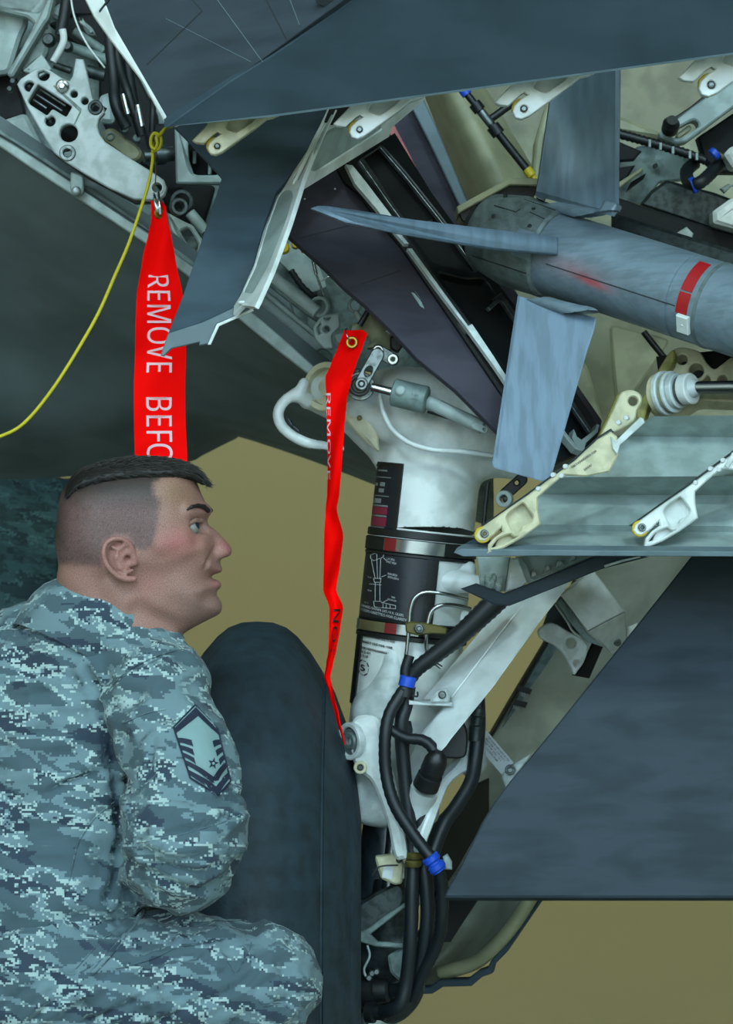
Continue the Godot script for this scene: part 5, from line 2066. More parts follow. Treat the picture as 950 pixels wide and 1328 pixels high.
	ring3(m, P(517, 1115, 4.378), -cf, 0.002, 0.0045, 0.006)
	part(m, "bolt", M.dark_steel, cb)
	m = Mb.new()
	tube(m, path([482, 1136, 4.36, 492, 1124, 4.37, 516, 1122, 4.37]), 0.0013, 6)
	part(m, "lock_wire", M.black_part, cb)
	# foot of the leg: fork, axle and brake
	m = Mb.new()
	plate(m, crv2(v2([462, 1178, 478, 1164, 500, 1152, 516, 1146, 524, 1156, 522, 1174, 506, 1190, 480, 1208, 462, 1214]), 3), fl(4.40), 0.03, 0.004)
	part(m, "fork_arm", M.dark_steel, t, "worn grey fork arm")
	m = Mb.new()
	plate(m, v2([460, 1212, 474, 1206, 524, 1172, 526, 1176, 480, 1212, 490, 1222, 522, 1224, 522, 1230, 486, 1228, 462, 1220]), fl(4.39), 0.015, 0.002)
	part(m, "fork_edge", M.bay_grey, t)
	m = Mb.new()
	s = Sdf.new(P(440, 1340, 4.62), P(560, 1140, 4.36), 0.0045)
	s.box(P(500, 1215, 4.48), bb, Vector3(0.045, 0.05, 0.03), 0.01, 0.02)
	s.cap(P(505, 1150, 4.46), P(505, 1300, 4.48), 0.026, 0.032, 0.03)
	s.cap(P(450, 1290, 4.5), P(520, 1278, 4.48), 0.045, 0.036, 0.03)
	s.cap(P(524, 1240, 4.44), P(516, 1290, 4.44), 0.014, 0.02, 0.02)
	add_net(m, s)
	part(m, "axle_fork", M.dark_steel, t)
	m = Mb.new()
	plate(m, rnd(v2([502, 1240, 526, 1225, 532, 1245, 520, 1275, 506, 1262]), 5), fl(4.40), 0.02, 0.004)
	part(m, "brake_lug", M.bay_grey, t)
	m = Mb.new()
	lathe(m, P(470, 1286, 4.42), cr - cf * 0.3 + cu * 0.1, PackedVector2Array([Vector2(0, 0.026), Vector2(0.02, 0.026), Vector2(0.022, 0.020), Vector2(0.04, 0.018), Vector2(0.044, 0.014)]), 24)
	part(m, "brake_fitting", M.black_part, t)
	m = Mb.new()
	lathe(m, P(476, 1312, 4.40), cr - cf * 0.4, PackedVector2Array([Vector2(0, 0.017), Vector2(0.012, 0.017), Vector2(0.014, 0.012), Vector2(0.03, 0.012)]), 20)
	part(m, "brake_fitting", M.black_part, t)
	for b in [[482, 1262], [478, 1268], [488, 1260]]:
		m = Mb.new()
		knob(m, P(b[0], b[1], 4.40), -cf, 0.005, 0.005, true)
		part(m, "bolt", M.dull_steel, t)
	m = Mb.new()
	tube(m, path([476, 1226, 4.395, 479, 1240, 4.395, 472, 1256, 4.395, 474, 1266, 4.395]), 0.002, 6)
	part(m, "lock_wire", M.bay_white, t)
	# steel pipes and their bronze clamp
	m = Mb.new()
	tube(m, path([523, 872, 4.40, 527, 845, 4.40, 530, 812, 4.40, 532, 790, 4.40, 538, 775, 4.40, 552, 768, 4.40, 575, 770, 4.40, 606, 777, 4.42], 5), 0.0032, 10)
	part(m, "steel_pipe", M.steel, t)
	m = Mb.new()
	tube(m, path([572, 866, 4.41, 556, 852, 4.41, 552, 830, 4.40, 555, 806, 4.40, 560, 792, 4.40, 572, 785, 4.40, 590, 785, 4.41, 610, 790, 4.42], 5), 0.0034, 10)
	part(m, "steel_pipe", M.steel, t)
	m = Mb.new()
	plate(m, rnd(v2([525, 808, 533, 806, 552, 808, 568, 811, 580, 815, 578, 823, 560, 822, 540, 824, 526, 820]), 2), fl(4.385), 0.012, 0.002)
	var cl := part(m, "pipe_clamp", M.bronze, t, "olive pipe clamp with a nut")
	m = Mb.new()
	knob(m, P(543, 815, 4.385), -cf, 0.0085, 0.006, true)
	knob(m, P(543, 815, 4.383), -cf, 0.004, 0.011)
	part(m, "nut", M.dull_steel, cl)
	# hoses
	m = Mb.new()
	tube(m, resample(path([650, 772, 4.34, 628, 794, 4.34, 598, 822, 4.345, 566, 848, 4.35, 540, 868, 4.355, 527, 888, 4.36]), 0.005), 0.0185, 14, 0.011, 0.0012)
	part(m, "hose_sleeve", M.hose, t, "thick black ribbed sleeve over the hoses")
	m = Mb.new()
	tube(m, path([531, 850, 4.35, 525, 870, 4.35, 527, 884, 4.35]), 0.008, 10)
	part(m, "hose", M.hose, t)
	m = Mb.new()
	tube(m, resample(path([527, 890, 4.345, 516, 906, 4.34, 504, 928, 4.335, 499, 958, 4.33, 500, 1000, 4.33, 510, 1040, 4.325, 530, 1074, 4.32, 552, 1104, 4.315, 566, 1122, 4.31, 573, 1150, 4.32, 573, 1190, 4.33, 566, 1225, 4.35, 548, 1262, 4.37, 534, 1296, 4.39]), 0.006), 0.0098, 12, -1.0, 0.0008)
	part(m, "hose", M.hose, t, "long black ribbed hose")
	m = Mb.new()
	tube(m, path([530, 890, 4.36, 526, 915, 4.36, 520, 940, 4.355, 523, 990, 4.36, 530, 1060, 4.36, 535, 1115, 4.355, 534, 1160, 4.35, 532, 1220, 4.35, 527, 1270, 4.36, 520, 1300, 4.36, 508, 1310, 4.37, 488, 1314, 4.40], 5), 0.0105, 12)
	part(m, "hose", M.hose, t)
	m = Mb.new()
	tube(m, path([545, 1050, 4.37, 546, 1090, 4.37, 552, 1140, 4.36, 554, 1190, 4.36, 547, 1240, 4.37, 532, 1276, 4.39, 500, 1288, 4.42], 5), 0.011, 12)
	part(m, "hose", M.hose, t)
	m = Mb.new()
	tube(m, resample(path([506, 946, 4.34, 526, 957, 4.335, 548, 960, 4.33, 562, 972, 4.325, 564, 990, 4.32]), 0.005), 0.0078, 12, 0.010, 0.0008)
	part(m, "hose", M.hose, t)
	m = Mb.new()
	tube(m, path([619, 900, 4.42, 620, 940, 4.41, 616, 985, 4.40, 610, 1015, 4.40, 592, 1045, 4.40, 575, 1070, 4.40, 560, 1110, 4.38, 548, 1160, 4.38], 5), 0.011, 12)
	part(m, "hose", M.hose, t)
	m = Mb.new()
	var hd := P(616, 975, 4.40) - P(619, 918, 4.40)
	lathe(m, P(619, 918, 4.405), hd, PackedVector2Array([Vector2(0, 0.011), Vector2(0.004, 0.012), Vector2(0.012, 0.012), Vector2(0.014, 0.009), Vector2(0.026, 0.009), Vector2(0.028, 0.0115), Vector2(0.05, 0.0115), Vector2(0.052, 0.009), Vector2(0.075, 0.008)]), 16)
	part(m, "hose_coupling", M.dark_steel, t)
	m = Mb.new()
	lathe(m, P(525, 935, 4.38), P(522, 985, 4.37) - P(525, 935, 4.38), PackedVector2Array([Vector2(0, 0.009), Vector2(0.012, 0.0125), Vector2(0.03, 0.0125), Vector2(0.034, 0.009), Vector2(0.05, 0.009)]), 16)
	part(m, "hose_coupling", M.dark_steel, t)
	m = Mb.new()                        # black electrical plug
	var pd := P(548, 1030, 4.34) - P(566, 985, 4.31)
	lathe(m, P(566, 984, 4.315), pd, PackedVector2Array([Vector2(-0.012, 0.006), Vector2(-0.006, 0.014), Vector2(0.004, 0.0175), Vector2(0.022, 0.018), Vector2(0.024, 0.016), Vector2(0.030, 0.016), Vector2(0.031, 0.019), Vector2(0.052, 0.020), Vector2(0.054, 0.017)]), 24)
	part(m, "electrical_plug", M.black_part, t, "black round electrical plug")
	m = Mb.new()
	lathe(m, P(548, 1030, 4.36), pd, PackedVector2Array([Vector2(-0.01, 0.022), Vector2(0.002, 0.022), Vector2(0.02, 0.018), Vector2(0.045, 0.018)]), 24)
	part(m, "plug_socket", M.white_paint, t)
	for b in [[519, 877, 537, 891, 4.335, "blue_clip"]]:
		m = Mb.new()
		var pa := P(529.5, 877, 4.345)
		lathe(m, pa, P(526, 893, 4.345) - pa, PackedVector2Array([Vector2(0, 0.0115), Vector2(0.001, 0.0125), Vector2(0.015, 0.0125), Vector2(0.016, 0.0115)]), 20)
		part(m, "blue_clip", M.blue_clip, t)
		m = Mb.new()
		lathe(m, P(526, 893, 4.345), P(525, 903, 4.345) - P(526, 893, 4.345), PackedVector2Array([Vector2(0, 0.0125), Vector2(0.012, 0.0125)]), 20)
		part(m, "black_tie", M.black_part, t)
		m = Mb.new()
		tube(m, path([534, 902, 4.34, 541, 903, 4.34, 541, 897, 4.34]), 0.0015, 6)
		part(m, "tie_end", M.black_part, t)
	m = Mb.new()
	var pb := P(556, 1110, 4.31)
	var bd := P(570, 1130, 4.31) - pb
	for i in 2:
		lathe(m, pb + bd * (0.0 if i == 0 else 0.52), bd, PackedVector2Array([Vector2(0, 0.0115), Vector2(0.002, 0.0138), Vector2(0.009, 0.0138), Vector2(0.0115, 0.0115)]), 20)
	lathe(m, pb, bd, PackedVector2Array([Vector2(0, 0.0112), Vector2(bd.length(), 0.0112)]), 20)
	part(m, "blue_clip", M.blue_clip, t, "bright blue grommet round the hose")
	m = Mb.new()
	plate(m, v2([574, 1112, 580, 1108, 586, 1118, 586, 1128, 576, 1128]), fl(4.32), 0.012, 0.002)
	part(m, "clip_bracket", M.bay_white, t)
	m = Mb.new()
	var oc := P(536, 1105, 4.35)
	for i in 2:
		lathe(m, oc - cu * (0.0115 * i), -cu, PackedVector2Array([Vector2(0, 0.0115), Vector2(0.002, 0.0132), Vector2(0.008, 0.0132), Vector2(0.0105, 0.0115)]), 20)
	part(m, "olive_clip", M.bronze, t, "olive grommet round the hose")
	m = Mb.new()
	plate(m, v2([524, 1120, 534, 1130, 544, 1150, 556, 1146, 560, 1160, 538, 1180, 524, 1150]), fl(4.42), 0.02, 0.003)
	part(m, "hose_bracket", M.bay_white, t)
	# brace beam from the leg up to the door bracket
	m = Mb.new()
	var k2 := pl(Vector3(558, 964, 4.33), Vector3(735, 745, 4.40), Vector3(727, 772, 4.38))
	prism(m, loop(v2([545, 955, 552, 966, 572, 974, 578, 968, 585, 958, 640, 890, 698, 809, 727, 772, 748, 742, 735, 738, 690, 768, 665, 800, 586, 904]), k2), cf * 0.045, 0.003)
	var br := part(m, "brace_beam", M.white_paint, t, "long white brace beam slanting up to the right")
	m = Mb.new()
	prism(m, PackedVector3Array([on(586, 904, k2), on(665, 800, k2), on(700, 762, k2), P(662, 768, 4.45), P(637, 800, 4.43), P(547, 907, 4.40)]), cf * 0.03 + cr * 0.02 - cu * 0.02, 0.002)
	part(m, "brace_upper_face", M.white_paint, br)
	m = Mb.new()
	plate(m, v2([530, 908, 548, 911, 586, 911, 586, 916, 530, 914]), fl(4.34), 0.04, 0.001)
	part(m, "brace_shelf", M.worn_white, br)
	m = Mb.new()
	plate(m, rnd(v2([556, 912, 566, 896, 580, 892, 584, 902, 582, 912]), 4), fl(4.335), 0.02, 0.003)
	part(m, "brace_lug", M.worn_white, br)
	m = Mb.new()
	knob(m, P(573, 901, 4.335), -cf, 0.006, 0.005)
	part(m, "bolt", M.dull_steel, br)
	m = Mb.new()
	plate(m, crv2(v2([580, 960, 590, 944, 600, 936, 606, 950, 606, 970, 602, 982, 586, 984, 566, 980]), 3), fl(4.37), 0.03, 0.003)
	part(m, "brace_end_cavity", M.black_part, br)


# ---------------------------------------------------------------- doors and brackets at the lower right
func gear_door() -> void:
	var t := thing("landing_gear_door", "large plain dark grey door at the lower right with a straight bottom edge", "door", P(800, 1160, 4.1))
	var m := Mb.new()
	var k := pl(Vector3(575, 1163, 4.16), Vector3(905, 700, 4.20), Vector3(950, 1164, 4.06))
	plate(m, crv2(v2([575, 1164, 582, 1148, 600, 1116, 640, 1040, 714, 949, 823, 813, 895, 722, 960, 640]), 3, false) + v2([1200, 640, 1200, 1166, 950, 1164]), k, 0.04, 0.003)
	part(m, "door_skin", M.skin_dark, t)
	# the pale inner door behind it, bulging down to a stepped lower edge
	t = thing("inner_gear_door", "pale curved inner door behind the landing gear with a stepped dark lower edge", "door", P(600, 1290, 4.8))
	m = Mb.new()
	var rows := []
	var lft := path([764, 708, 5.0, 706, 835, 4.98, 664, 905, 4.96, 632, 960, 4.94, 598, 1060, 4.90, 566, 1150, 4.86, 530, 1240, 4.82, 478, 1316, 4.78], 5)
	var rgt := path([1000, 650, 4.6, 930, 790, 4.6, 850, 900, 4.62, 800, 980, 4.64, 760, 1060, 4.66, 695, 1150, 4.68, 646, 1228, 4.70, 540, 1291, 4.74], 5)
	for i in lft.size():
		var r := PackedVector3Array()
		for j in 13:
			var b := j / 12.0
			r.append(lft[i].lerp(rgt[i], b) + cf * (0.10 * sin(PI * b) - 0.03 * sin(TAU * b)))
		rows.append(r)
	sheet(m, rows, func(p: Vector3): return p + cf * 0.02 + cr * 0.01)
	var sk := part(m, "door_lining", M.lining, t)
	m = Mb.new()
	plate(m, v2([746, 752, 706, 835, 664, 905, 632, 960, 634, 962, 667, 907, 709, 838, 749, 756]), pl(Vector3(746, 752, 4.95), Vector3(632, 960, 4.92), Vector3(709, 838, 4.94)), 0.02, 0.001)
	part(m, "dark_edge", M.black_part, t)
	m = Mb.new()
	plate(m, v2([748, 752, 762, 760, 742, 806, 712, 872, 680, 936, 660, 985, 640, 966, 668, 908, 708, 838]), pl(Vector3(748, 752, 4.965), Vector3(640, 966, 4.93), Vector3(660, 985, 4.93)), 0.01, 0.001)
	part(m, "edge_plate", M.bay_grey, t, "blue grey edge plate")
	for d in [[674, 889, 690, 894, 687, 901, 670, 896], [667, 907, 684, 911, 681, 918, 664, 914]]:
		m = Mb.new()
		plate(m, v2(d), fl(4.915), 0.002, 0.0)
		part(m, "marking_block", M.black_part, t, "black marking block")
	for d in [[672, 901, "1R7"], [676, 903, "4205"], [664, 919, "2R8"]]:
		m = Mb.new()
		var s: String = d[2]
		var px0: float = d[0]
		var py0: float = d[1]
		letters(m, s, 9.0, 4.0, func(x, y, z): return P(px0 + x, py0 + x * 0.25 - y, 4.913 - z))
		part(m, "stencil_print", M.print_white, t)
	m = Mb.new()
	plate(m, v2([712, 1150, 702, 1168, 655, 1237, 640, 1252, 637, 1263, 625, 1267, 611, 1279, 574, 1280, 560, 1289, 530, 1290, 478, 1316, 476, 1310, 528, 1282, 557, 1280, 570, 1271, 606, 1270, 620, 1259, 632, 1255, 636, 1246, 648, 1232, 664, 1206, 696, 1150]), pl(Vector3(600, 1200, 4.69), Vector3(478, 1312, 4.72), Vector3(640, 1270, 4.68)), 0.03, 0.002)
	part(m, "stepped_edge", M.skin_grey, t, "dark stepped lower edge of the door")
	m = Mb.new()
	plate(m, v2([566, 1152, 640, 1152, 622, 1164, 598, 1200, 584, 1222, 556, 1222, 540, 1215]), fl(4.62), 0.02, 0.002)
	part(m, "dark_hollow", M.black_matt, t)
	m = Mb.new()
	tube(m, path([690, 1160, 4.64, 668, 1195, 4.66, 640, 1228, 4.68, 612, 1250, 4.70, 570, 1262, 4.72]), 0.012, 12)
	part(m, "lip_bead", M.bay_paint, t)
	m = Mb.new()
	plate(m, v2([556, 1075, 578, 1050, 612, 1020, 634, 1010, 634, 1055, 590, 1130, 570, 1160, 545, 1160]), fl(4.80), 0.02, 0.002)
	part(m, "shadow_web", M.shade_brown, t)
	# hinge flange under the lower bay door
	t = thing("hinge_flange", "dark slanting flange with pale scalloped webs and small bolts, below the lower bay door", "hinge", P(680, 780, 4.15))
	m = Mb.new()
	plate(m, v2([598, 764, 618, 757, 654, 770, 700, 752, 770, 722, 800, 718, 842, 722, 780, 738, 720, 762, 660, 786, 640, 784]), fl(4.10), 0.03, 0.002)
	part(m, "flange_strip", M.skin_dark, t)
	m = Mb.new()
	plate(m, v2([618, 722, 662, 722, 655, 768, 640, 764, 622, 754]), fl(4.15), 0.02, 0.002)
	part(m, "end_web", M.bay_white, t)
	m = Mb.new()
	plate(m, v2([662, 724, 672, 724, 676, 734, 684, 755, 676, 762, 655, 768]), fl(4.13), 0.02, 0.002)
	part(m, "end_web", M.worn_white, t)
	m = Mb.new()
	plate(m, v2([668, 722, 800, 714, 800, 722, 764, 724, 722, 742, 686, 756, 680, 740]), fl(4.16), 0.015, 0.001)
	part(m, "back_web", M.bay_white, t)
	m = Mb.new()
	plate(m, v2([668, 724, 674, 722, 684, 734, 688, 750, 692, 752, 760, 724, 770, 722, 690, 757, 682, 756, 676, 740]), fl(4.14), 0.015, 0.001)
	part(m, "pocket_rim", M.bay_white, t)
	for b in [[692, 746], [710, 739], [726, 732], [743, 725], [760, 720]]:
		m = Mb.new()
		plate(m, v2([b[0] - 5, b[1] + 4, b[0] - 3, b[1] - 4, b[0], b[1] - 6, b[0] + 3, b[1] - 5, b[0] + 5, b[1] + 1]), fl(4.145), 0.012, 0.002)
		part(m, "scallop", M.worn_white, t)
	for b in [[626, 750], [632, 754], [638, 757], [645, 760], [625, 756], [634, 760], [640, 750], [648, 754], [646, 764]]:
		m = Mb.new()
		knob(m, P(b[0], b[1], 4.12), -cf + cu, 0.004, 0.008)
		part(m, "bolt", M.bay_white, t)
	m = Mb.new()
	plate(m, v2([783, 733, 806, 726, 830, 721, 830, 723, 806, 729, 784, 736]), fl(4.09), 0.004, 0.0005)
	part(m, "bright_edge", M.worn_white, t)
	# box bracket
	t = thing("box_bracket", "bright white boxed bracket with a folded lower lip, above the dark gear door", "bracket", P(780, 845, 4.5))
	m = Mb.new()
	prism(m, PackedVector3Array([P(769, 739, 4.46), P(810, 793, 4.46), P(762, 818, 4.44), P(727, 772, 4.44)]), cf * 0.05, 0.002)
	part(m, "top_face", M.white_paint, t)
	m = Mb.new()
	prism(m, PackedVector3Array([P(762, 819, 4.44), P(810, 794, 4.46), P(812, 834, 4.50), P(792, 849, 4.49), P(784, 838, 4.48)]), cf * 0.02, 0.0015)
	part(m, "lower_lip", M.worn_white, t)
	m = Mb.new()
	plate(m, v2([812, 814, 826, 808, 824, 822, 812, 834]), fl(4.5), 0.01, 0.001)
	part(m, "lip_tab", M.white_paint, t)
	m = Mb.new()
	knob(m, P(800, 832, 4.49), -cf - cu * 0.4, 0.006, 0.007)
	part(m, "bolt", M.dull_steel, t)
	m = Mb.new()
	plate(m, v2([727, 774, 762, 822, 784, 840, 760, 832, 738, 806, 722, 782]), fl(4.47), 0.03, 0.001)
	part(m, "side_plate", M.bay_grey, t)
	m = Mb.new()
	plate(m, crv2(v2([698, 816, 716, 808, 738, 820, 752, 826, 762, 838, 757, 858, 750, 868, 744, 875, 738, 862, 728, 846, 716, 836, 700, 828]), 3), fl(4.5), 0.015, 0.002, [circ(740, 834, 6.5, 16), circ(747.5, 860.5, 4.5, 12)])
	var lug := part(m, "lug_plate", M.worn_white, t, "worn plate with two holes")
	m = Mb.new()
	plate(m, v2([712, 790, 728, 776, 750, 812, 752, 830, 730, 824, 702, 818]), fl(4.56), 0.02, 0.002)
	part(m, "dark_cavity", M.black_matt, t)
	m = Mb.new()
	plate(m, v2([770, 830, 782, 838, 764, 880, 742, 876, 752, 868]), fl(4.55), 0.02, 0.002)
	part(m, "black_block", M.black_matt, t)
	m = Mb.new()
	tube(m, path([720, 784, 4.50, 735, 806, 4.49, 742, 818, 4.49, 752, 826, 4.49]), 0.0018, 6)
	part(m, "white_cable", M.white_paint, lug)
	# printed plate on its white fitting
	t = thing("marking_plate", "narrow white marking plate full of small print, slanting behind the hoses", "plate", P(645, 985, 4.55))
	m = Mb.new()
	var kp := fl(4.5)
	plate(m, v2([626, 942, 666, 989, 651, 1006, 622, 972]), kp, 0.006, 0.001)
	part(m, "plate", M.print_white, t)
	m = Mb.new()
	var ex := Vector2(40, 47).normalized()
	var ey := Vector2(47, -40).normalized()
	for i in 4:
		var base := Vector2(627.0 - i * 0.3, 957.0) - ey * (3.5 * i - 4.0) + ex * 2.0
		letters(m, ["78S120A2-88H MFR 81755", "ASSY SER 91-208 REV C", "INSP PSP JAN 10 L", "WING CO DWG 4108"][i], 42.0 - i * 3, 2.6, func(x, y, z):
			var q: Vector2 = base + ex * float(x) + ey * float(y)
			return on(q.x, q.y, kp) - cf * z)
	part(m, "plate_print", M.black_print, t)
	m = Mb.new()
	plate(m, v2([652, 1003, 668, 990, 688, 978, 684, 986, 656, 1022, 651, 1010]), fl(4.49), 0.02, 0.002)
	part(m, "fitting", M.worn_white, t)
	m = Mb.new()
	ring3(m, P(661, 998, 4.488), -cf, 0.004, 0.008, 0.004)
	part(m, "bush", M.dull_steel, t)
	m = Mb.new()
	plate(m, v2([630, 622, 662, 606, 700, 600, 700, 660, 640, 690, 618, 660]), fl(4.75), 0.03)
	# small wheel and dark link behind the lower fin
	t = thing("roller_link", "small dark link with a pale roller between the leg and the cream hinge arm", "link", P(655, 650, 4.35))
	m = Mb.new()
	ring3(m, P(655, 647, 4.30), -cf - cr * 0.3, 0.006, 0.0125, 0.012)
	part(m, "roller", M.bay_white, t)
	m = Mb.new()
	lathe(m, P(656, 647, 4.31), -cf, PackedVector2Array([Vector2(0, 0.006), Vector2(0.012, 0.006), Vector2(0.014, 0.003)]), 14)
	part(m, "pin", M.dark_steel, t)
	m = Mb.new()
	plate(m, slot(656, 640, 676, 622, 8), fl(4.32), 0.02, 0.002, [circ(670, 626, 3, 10)])
	part(m, "link_arm", M.black_part, t)
	m = Mb.new()
	tube(m, path([633, 624, 4.45, 630, 650, 4.45, 626, 690, 4.45]), 0.0035, 8)
	part(m, "dark_pipe", M.black_part, t)


# ---------------------------------------------------------------- wheel
func wheel() -> void:
	var c := P(332, 1290, 4.53)
	c.x = -0.171
	c.y = 0.52
	var t := thing("main_wheel", "large black tyre seen head on between the airman and the landing gear leg", "wheel", Vector3(c.x, 0, c.z))
	var pr := PackedVector2Array()
	var half := [[0.0, 0.487], [0.024, 0.4855], [0.045, 0.478], [0.062, 0.465], [0.082, 0.443], [0.1035, 0.411], [0.105, 0.404], [0.108, 0.402], [0.1095, 0.405], [0.122, 0.381], [0.138, 0.340], [0.1475, 0.307], [0.149, 0.302], [0.1505, 0.300], [0.158, 0.270], [0.163, 0.235], [0.158, 0.205], [0.150, 0.200]]
	for i in range(half.size() - 1, 0, -1):
		pr.append(Vector2(-half[i][0], half[i][1] * 1.062))
	for h in half:
		pr.append(Vector2(h[0], h[1] * 1.062))
	var m := Mb.new()
	lathe(m, c, Vector3(1, 0, 0), pr, 96)
	part(m, "tyre", M.rubber, t)
	m = Mb.new()
	lathe(m, c, Vector3(1, 0, 0), PackedVector2Array([Vector2(-0.15, 0.19), Vector2(-0.14, 0.205), Vector2(0.14, 0.205), Vector2(0.15, 0.19), Vector2(0.12, 0.17), Vector2(0.10, 0.09), Vector2(0.15, 0.07), Vector2(0.155, 0.0)]), 48)
	part(m, "rim", M.bay_white, t)


# ---------------------------------------------------------------- streamers and the cord
func ribbon(e: Array, y: float, u: float) -> Vector3:   # e: [y, left x, left depth, right x, right depth] by rising y
	var i := 0
	while i < e.size() - 2 and e[i + 1][0] < y:
		i += 1
	var a: Array = e[i]
	var b: Array = e[i + 1]
	var f: float = clampf((y - a[0]) / (b[0] - a[0]), 0.0, 1.0)
	f = lerpf(f, smoothstep(0.0, 1.0, f), 0.5)
	var l := P(lerpf(a[1], b[1], f), y, lerpf(a[2], b[2], f))
	var r := P(lerpf(a[3], b[3], f), y, lerpf(a[4], b[4], f))
	return l.lerp(r, u) - cf * (0.006 * sin(PI * u) * sin(y * 0.021 + 1.0) + 0.003 * sin(TAU * u + y * 0.05))


func cloth_strip(m: Mb, e: Array, n := 70) -> void:
	var rows := []
	var y0: float = e[0][0]
	var y1: float = e[e.size() - 1][0]
	for i in n + 1:
		var r := PackedVector3Array()
		for j in 9:
			r.append(ribbon(e, lerpf(y0, y1, i / float(n)), j / 8.0))
		rows.append(r)
	sheet(m, rows, func(p: Vector3): return p + cf * 0.0012)


func streamers() -> void:
	var e := [[260, 195, 4.345, 209, 4.345], [264, 196, 4.345, 214.5, 4.345], [285, 196.5, 4.345, 217, 4.34], [305, 192, 4.35, 222, 4.34], [334, 184.6, 4.35, 227, 4.34], [385, 177, 4.34, 237, 4.33], [450, 175, 4.33, 241, 4.335], [500, 173.5, 4.33, 240, 4.33], [545, 174, 4.33, 240.5, 4.33], [590, 174.5, 4.33, 242.5, 4.32], [700, 174, 4.33, 243, 4.33], [760, 178, 4.33, 240, 4.33]]
	var t := thing("warning_streamer", "broad red warning streamer with large white letters, hanging behind the airman's head", "streamer", P(208, 760, 4.33), "red warning streamers")
	var m := Mb.new()
	cloth_strip(m, e)
	part(m, "ribbon", M.red_cloth, t)
	m = Mb.new()
	for w in [["REMOVE", 357.0, 126.0], ["BEFORE", 515.0, 127.0], ["FLIGHT", 672.0, 80.0]]:
		var y0: float = w[1]
		letters(m, w[0], w[2], 1.0, func(x, y, z): return ribbon(e, y0 + x, 0.235 + y * 0.495) - cf * (0.0006 + z))
	part(m, "letters", M.pink_print, t, "white stitched letters")
	m = Mb.new()
	ring3(m, ribbon(e, 277, 0.5) - cf * 0.001, -cf + cr * 0.5, 0.0035, 0.0085, 0.003)
	part(m, "eyelet", M.brass, t)
	m = Mb.new()
	tube(m, path([199, 252, 4.36, 200, 256, 4.345, 201, 262, 4.338, 204, 272, 4.337, 206, 279, 4.345]), 0.0032, 8)
	tube(m, path([205, 250, 4.36, 206, 258, 4.34, 207, 266, 4.335, 208, 278, 4.337]), 0.0024, 8)
	part(m, "wire_loop", M.chrome, t, "bright wire loop through the eyelet")

	e = [[428, 445.5, 4.335, 470, 4.33], [432, 445, 4.335, 476.5, 4.325], [450, 438, 4.335, 470, 4.325], [472, 429, 4.335, 462, 4.33], [489, 421.6, 4.34, 456, 4.33], [522, 423, 4.345, 449, 4.32], [560, 424, 4.345, 446, 4.32], [602, 424.6, 4.345, 443, 4.315], [640, 424, 4.345, 440, 4.315], [660, 422, 4.34, 436.5, 4.32], [695, 420, 4.33, 445, 4.35], [730, 419.5, 4.33, 441, 4.355], [765, 418.7, 4.34, 435.6, 4.36], [788, 427, 4.345, 445, 4.34], [815, 426.5, 4.345, 441, 4.335], [843, 425.5, 4.35, 436, 4.335], [862, 422.5, 4.35, 431.5, 4.34], [878, 420, 4.35, 428, 4.345], [900, 427, 4.355, 432.5, 4.34], [930, 435, 4.335, 440, 4.325], [958, 443, 4.32, 446, 4.315], [966, 446, 4.318, 448, 4.315]]
	t = thing("warning_streamer", "narrow twisted red warning streamer hanging in front of the landing gear leg", "streamer", P(444, 990, 4.36), "red warning streamers")
	m = Mb.new()
	cloth_strip(m, e, 110)
	part(m, "ribbon", M.red_cloth, t)
	m = Mb.new()
	letters(m, "REMOVE", 112.0, 1.0, func(x, y, z): return ribbon(e, 510 + x, 0.0 + y * 0.2) - cf * (0.0007 + z))
	part(m, "letters", M.pink_print, t, "faint white letters at the fold")
	m = Mb.new()
	letters(m, "NOT", 62.0, 1.0, func(x, y, z): return ribbon(e, 790 + x, 0.3 + y * 0.5) - cf * (0.0007 + z))
	part(m, "letters", M.black_print, t, "small dark letters")
	m = Mb.new()
	ring3(m, P(456, 444, 4.325), -cf, 0.0045, 0.0092, 0.003)
	part(m, "eyelet", M.brass, t)
	m = Mb.new()
	tube(m, path([456, 444, 4.326, 451, 438, 4.318, 448, 428, 4.325, 452, 424, 4.36]), 0.001, 6)
	part(m, "wire_loop", M.steel, t)

	t = thing("pull_cord", "thin yellow cord knotted at the top and hanging in a curve to the left edge", "cord", P(0, 566, 4.25))
	m = Mb.new()
	tube(m, path([198, 184, 4.33, 198, 200, 4.325, 197, 215, 4.32, 192, 240, 4.31, 181, 275, 4.30, 166, 318, 4.29, 150, 355, 4.28, 128, 405, 4.27, 104, 448, 4.26, 78, 490, 4.25, 55, 522, 4.25, 36, 544, 4.25, 20, 557, 4.25, 0, 566, 4.25, -40, 580, 4.25], 6), 0.0026, 10)
	part(m, "cord", M.cord, t)
	m = Mb.new()
	tube(m, path([198, 196, 4.322, 205, 193, 4.31, 209, 185, 4.31, 207, 176, 4.312, 200, 173, 4.318, 196, 179, 4.318, 196, 189, 4.312, 201, 193, 4.31, 204, 186, 4.306, 203, 178, 4.306, 208, 174, 4.31, 214, 167, 4.32, 222, 164, 4.36], 6), 0.0027, 10)
	part(m, "knot", M.cord, t, "overhand knot")
	m = Mb.new()
	tube(m, path([200, 188, 4.335, 201, 205, 4.35, 202, 228, 4.36, 200, 246, 4.36]), 0.0009, 6)
	part(m, "thin_wire", M.bronze, t)


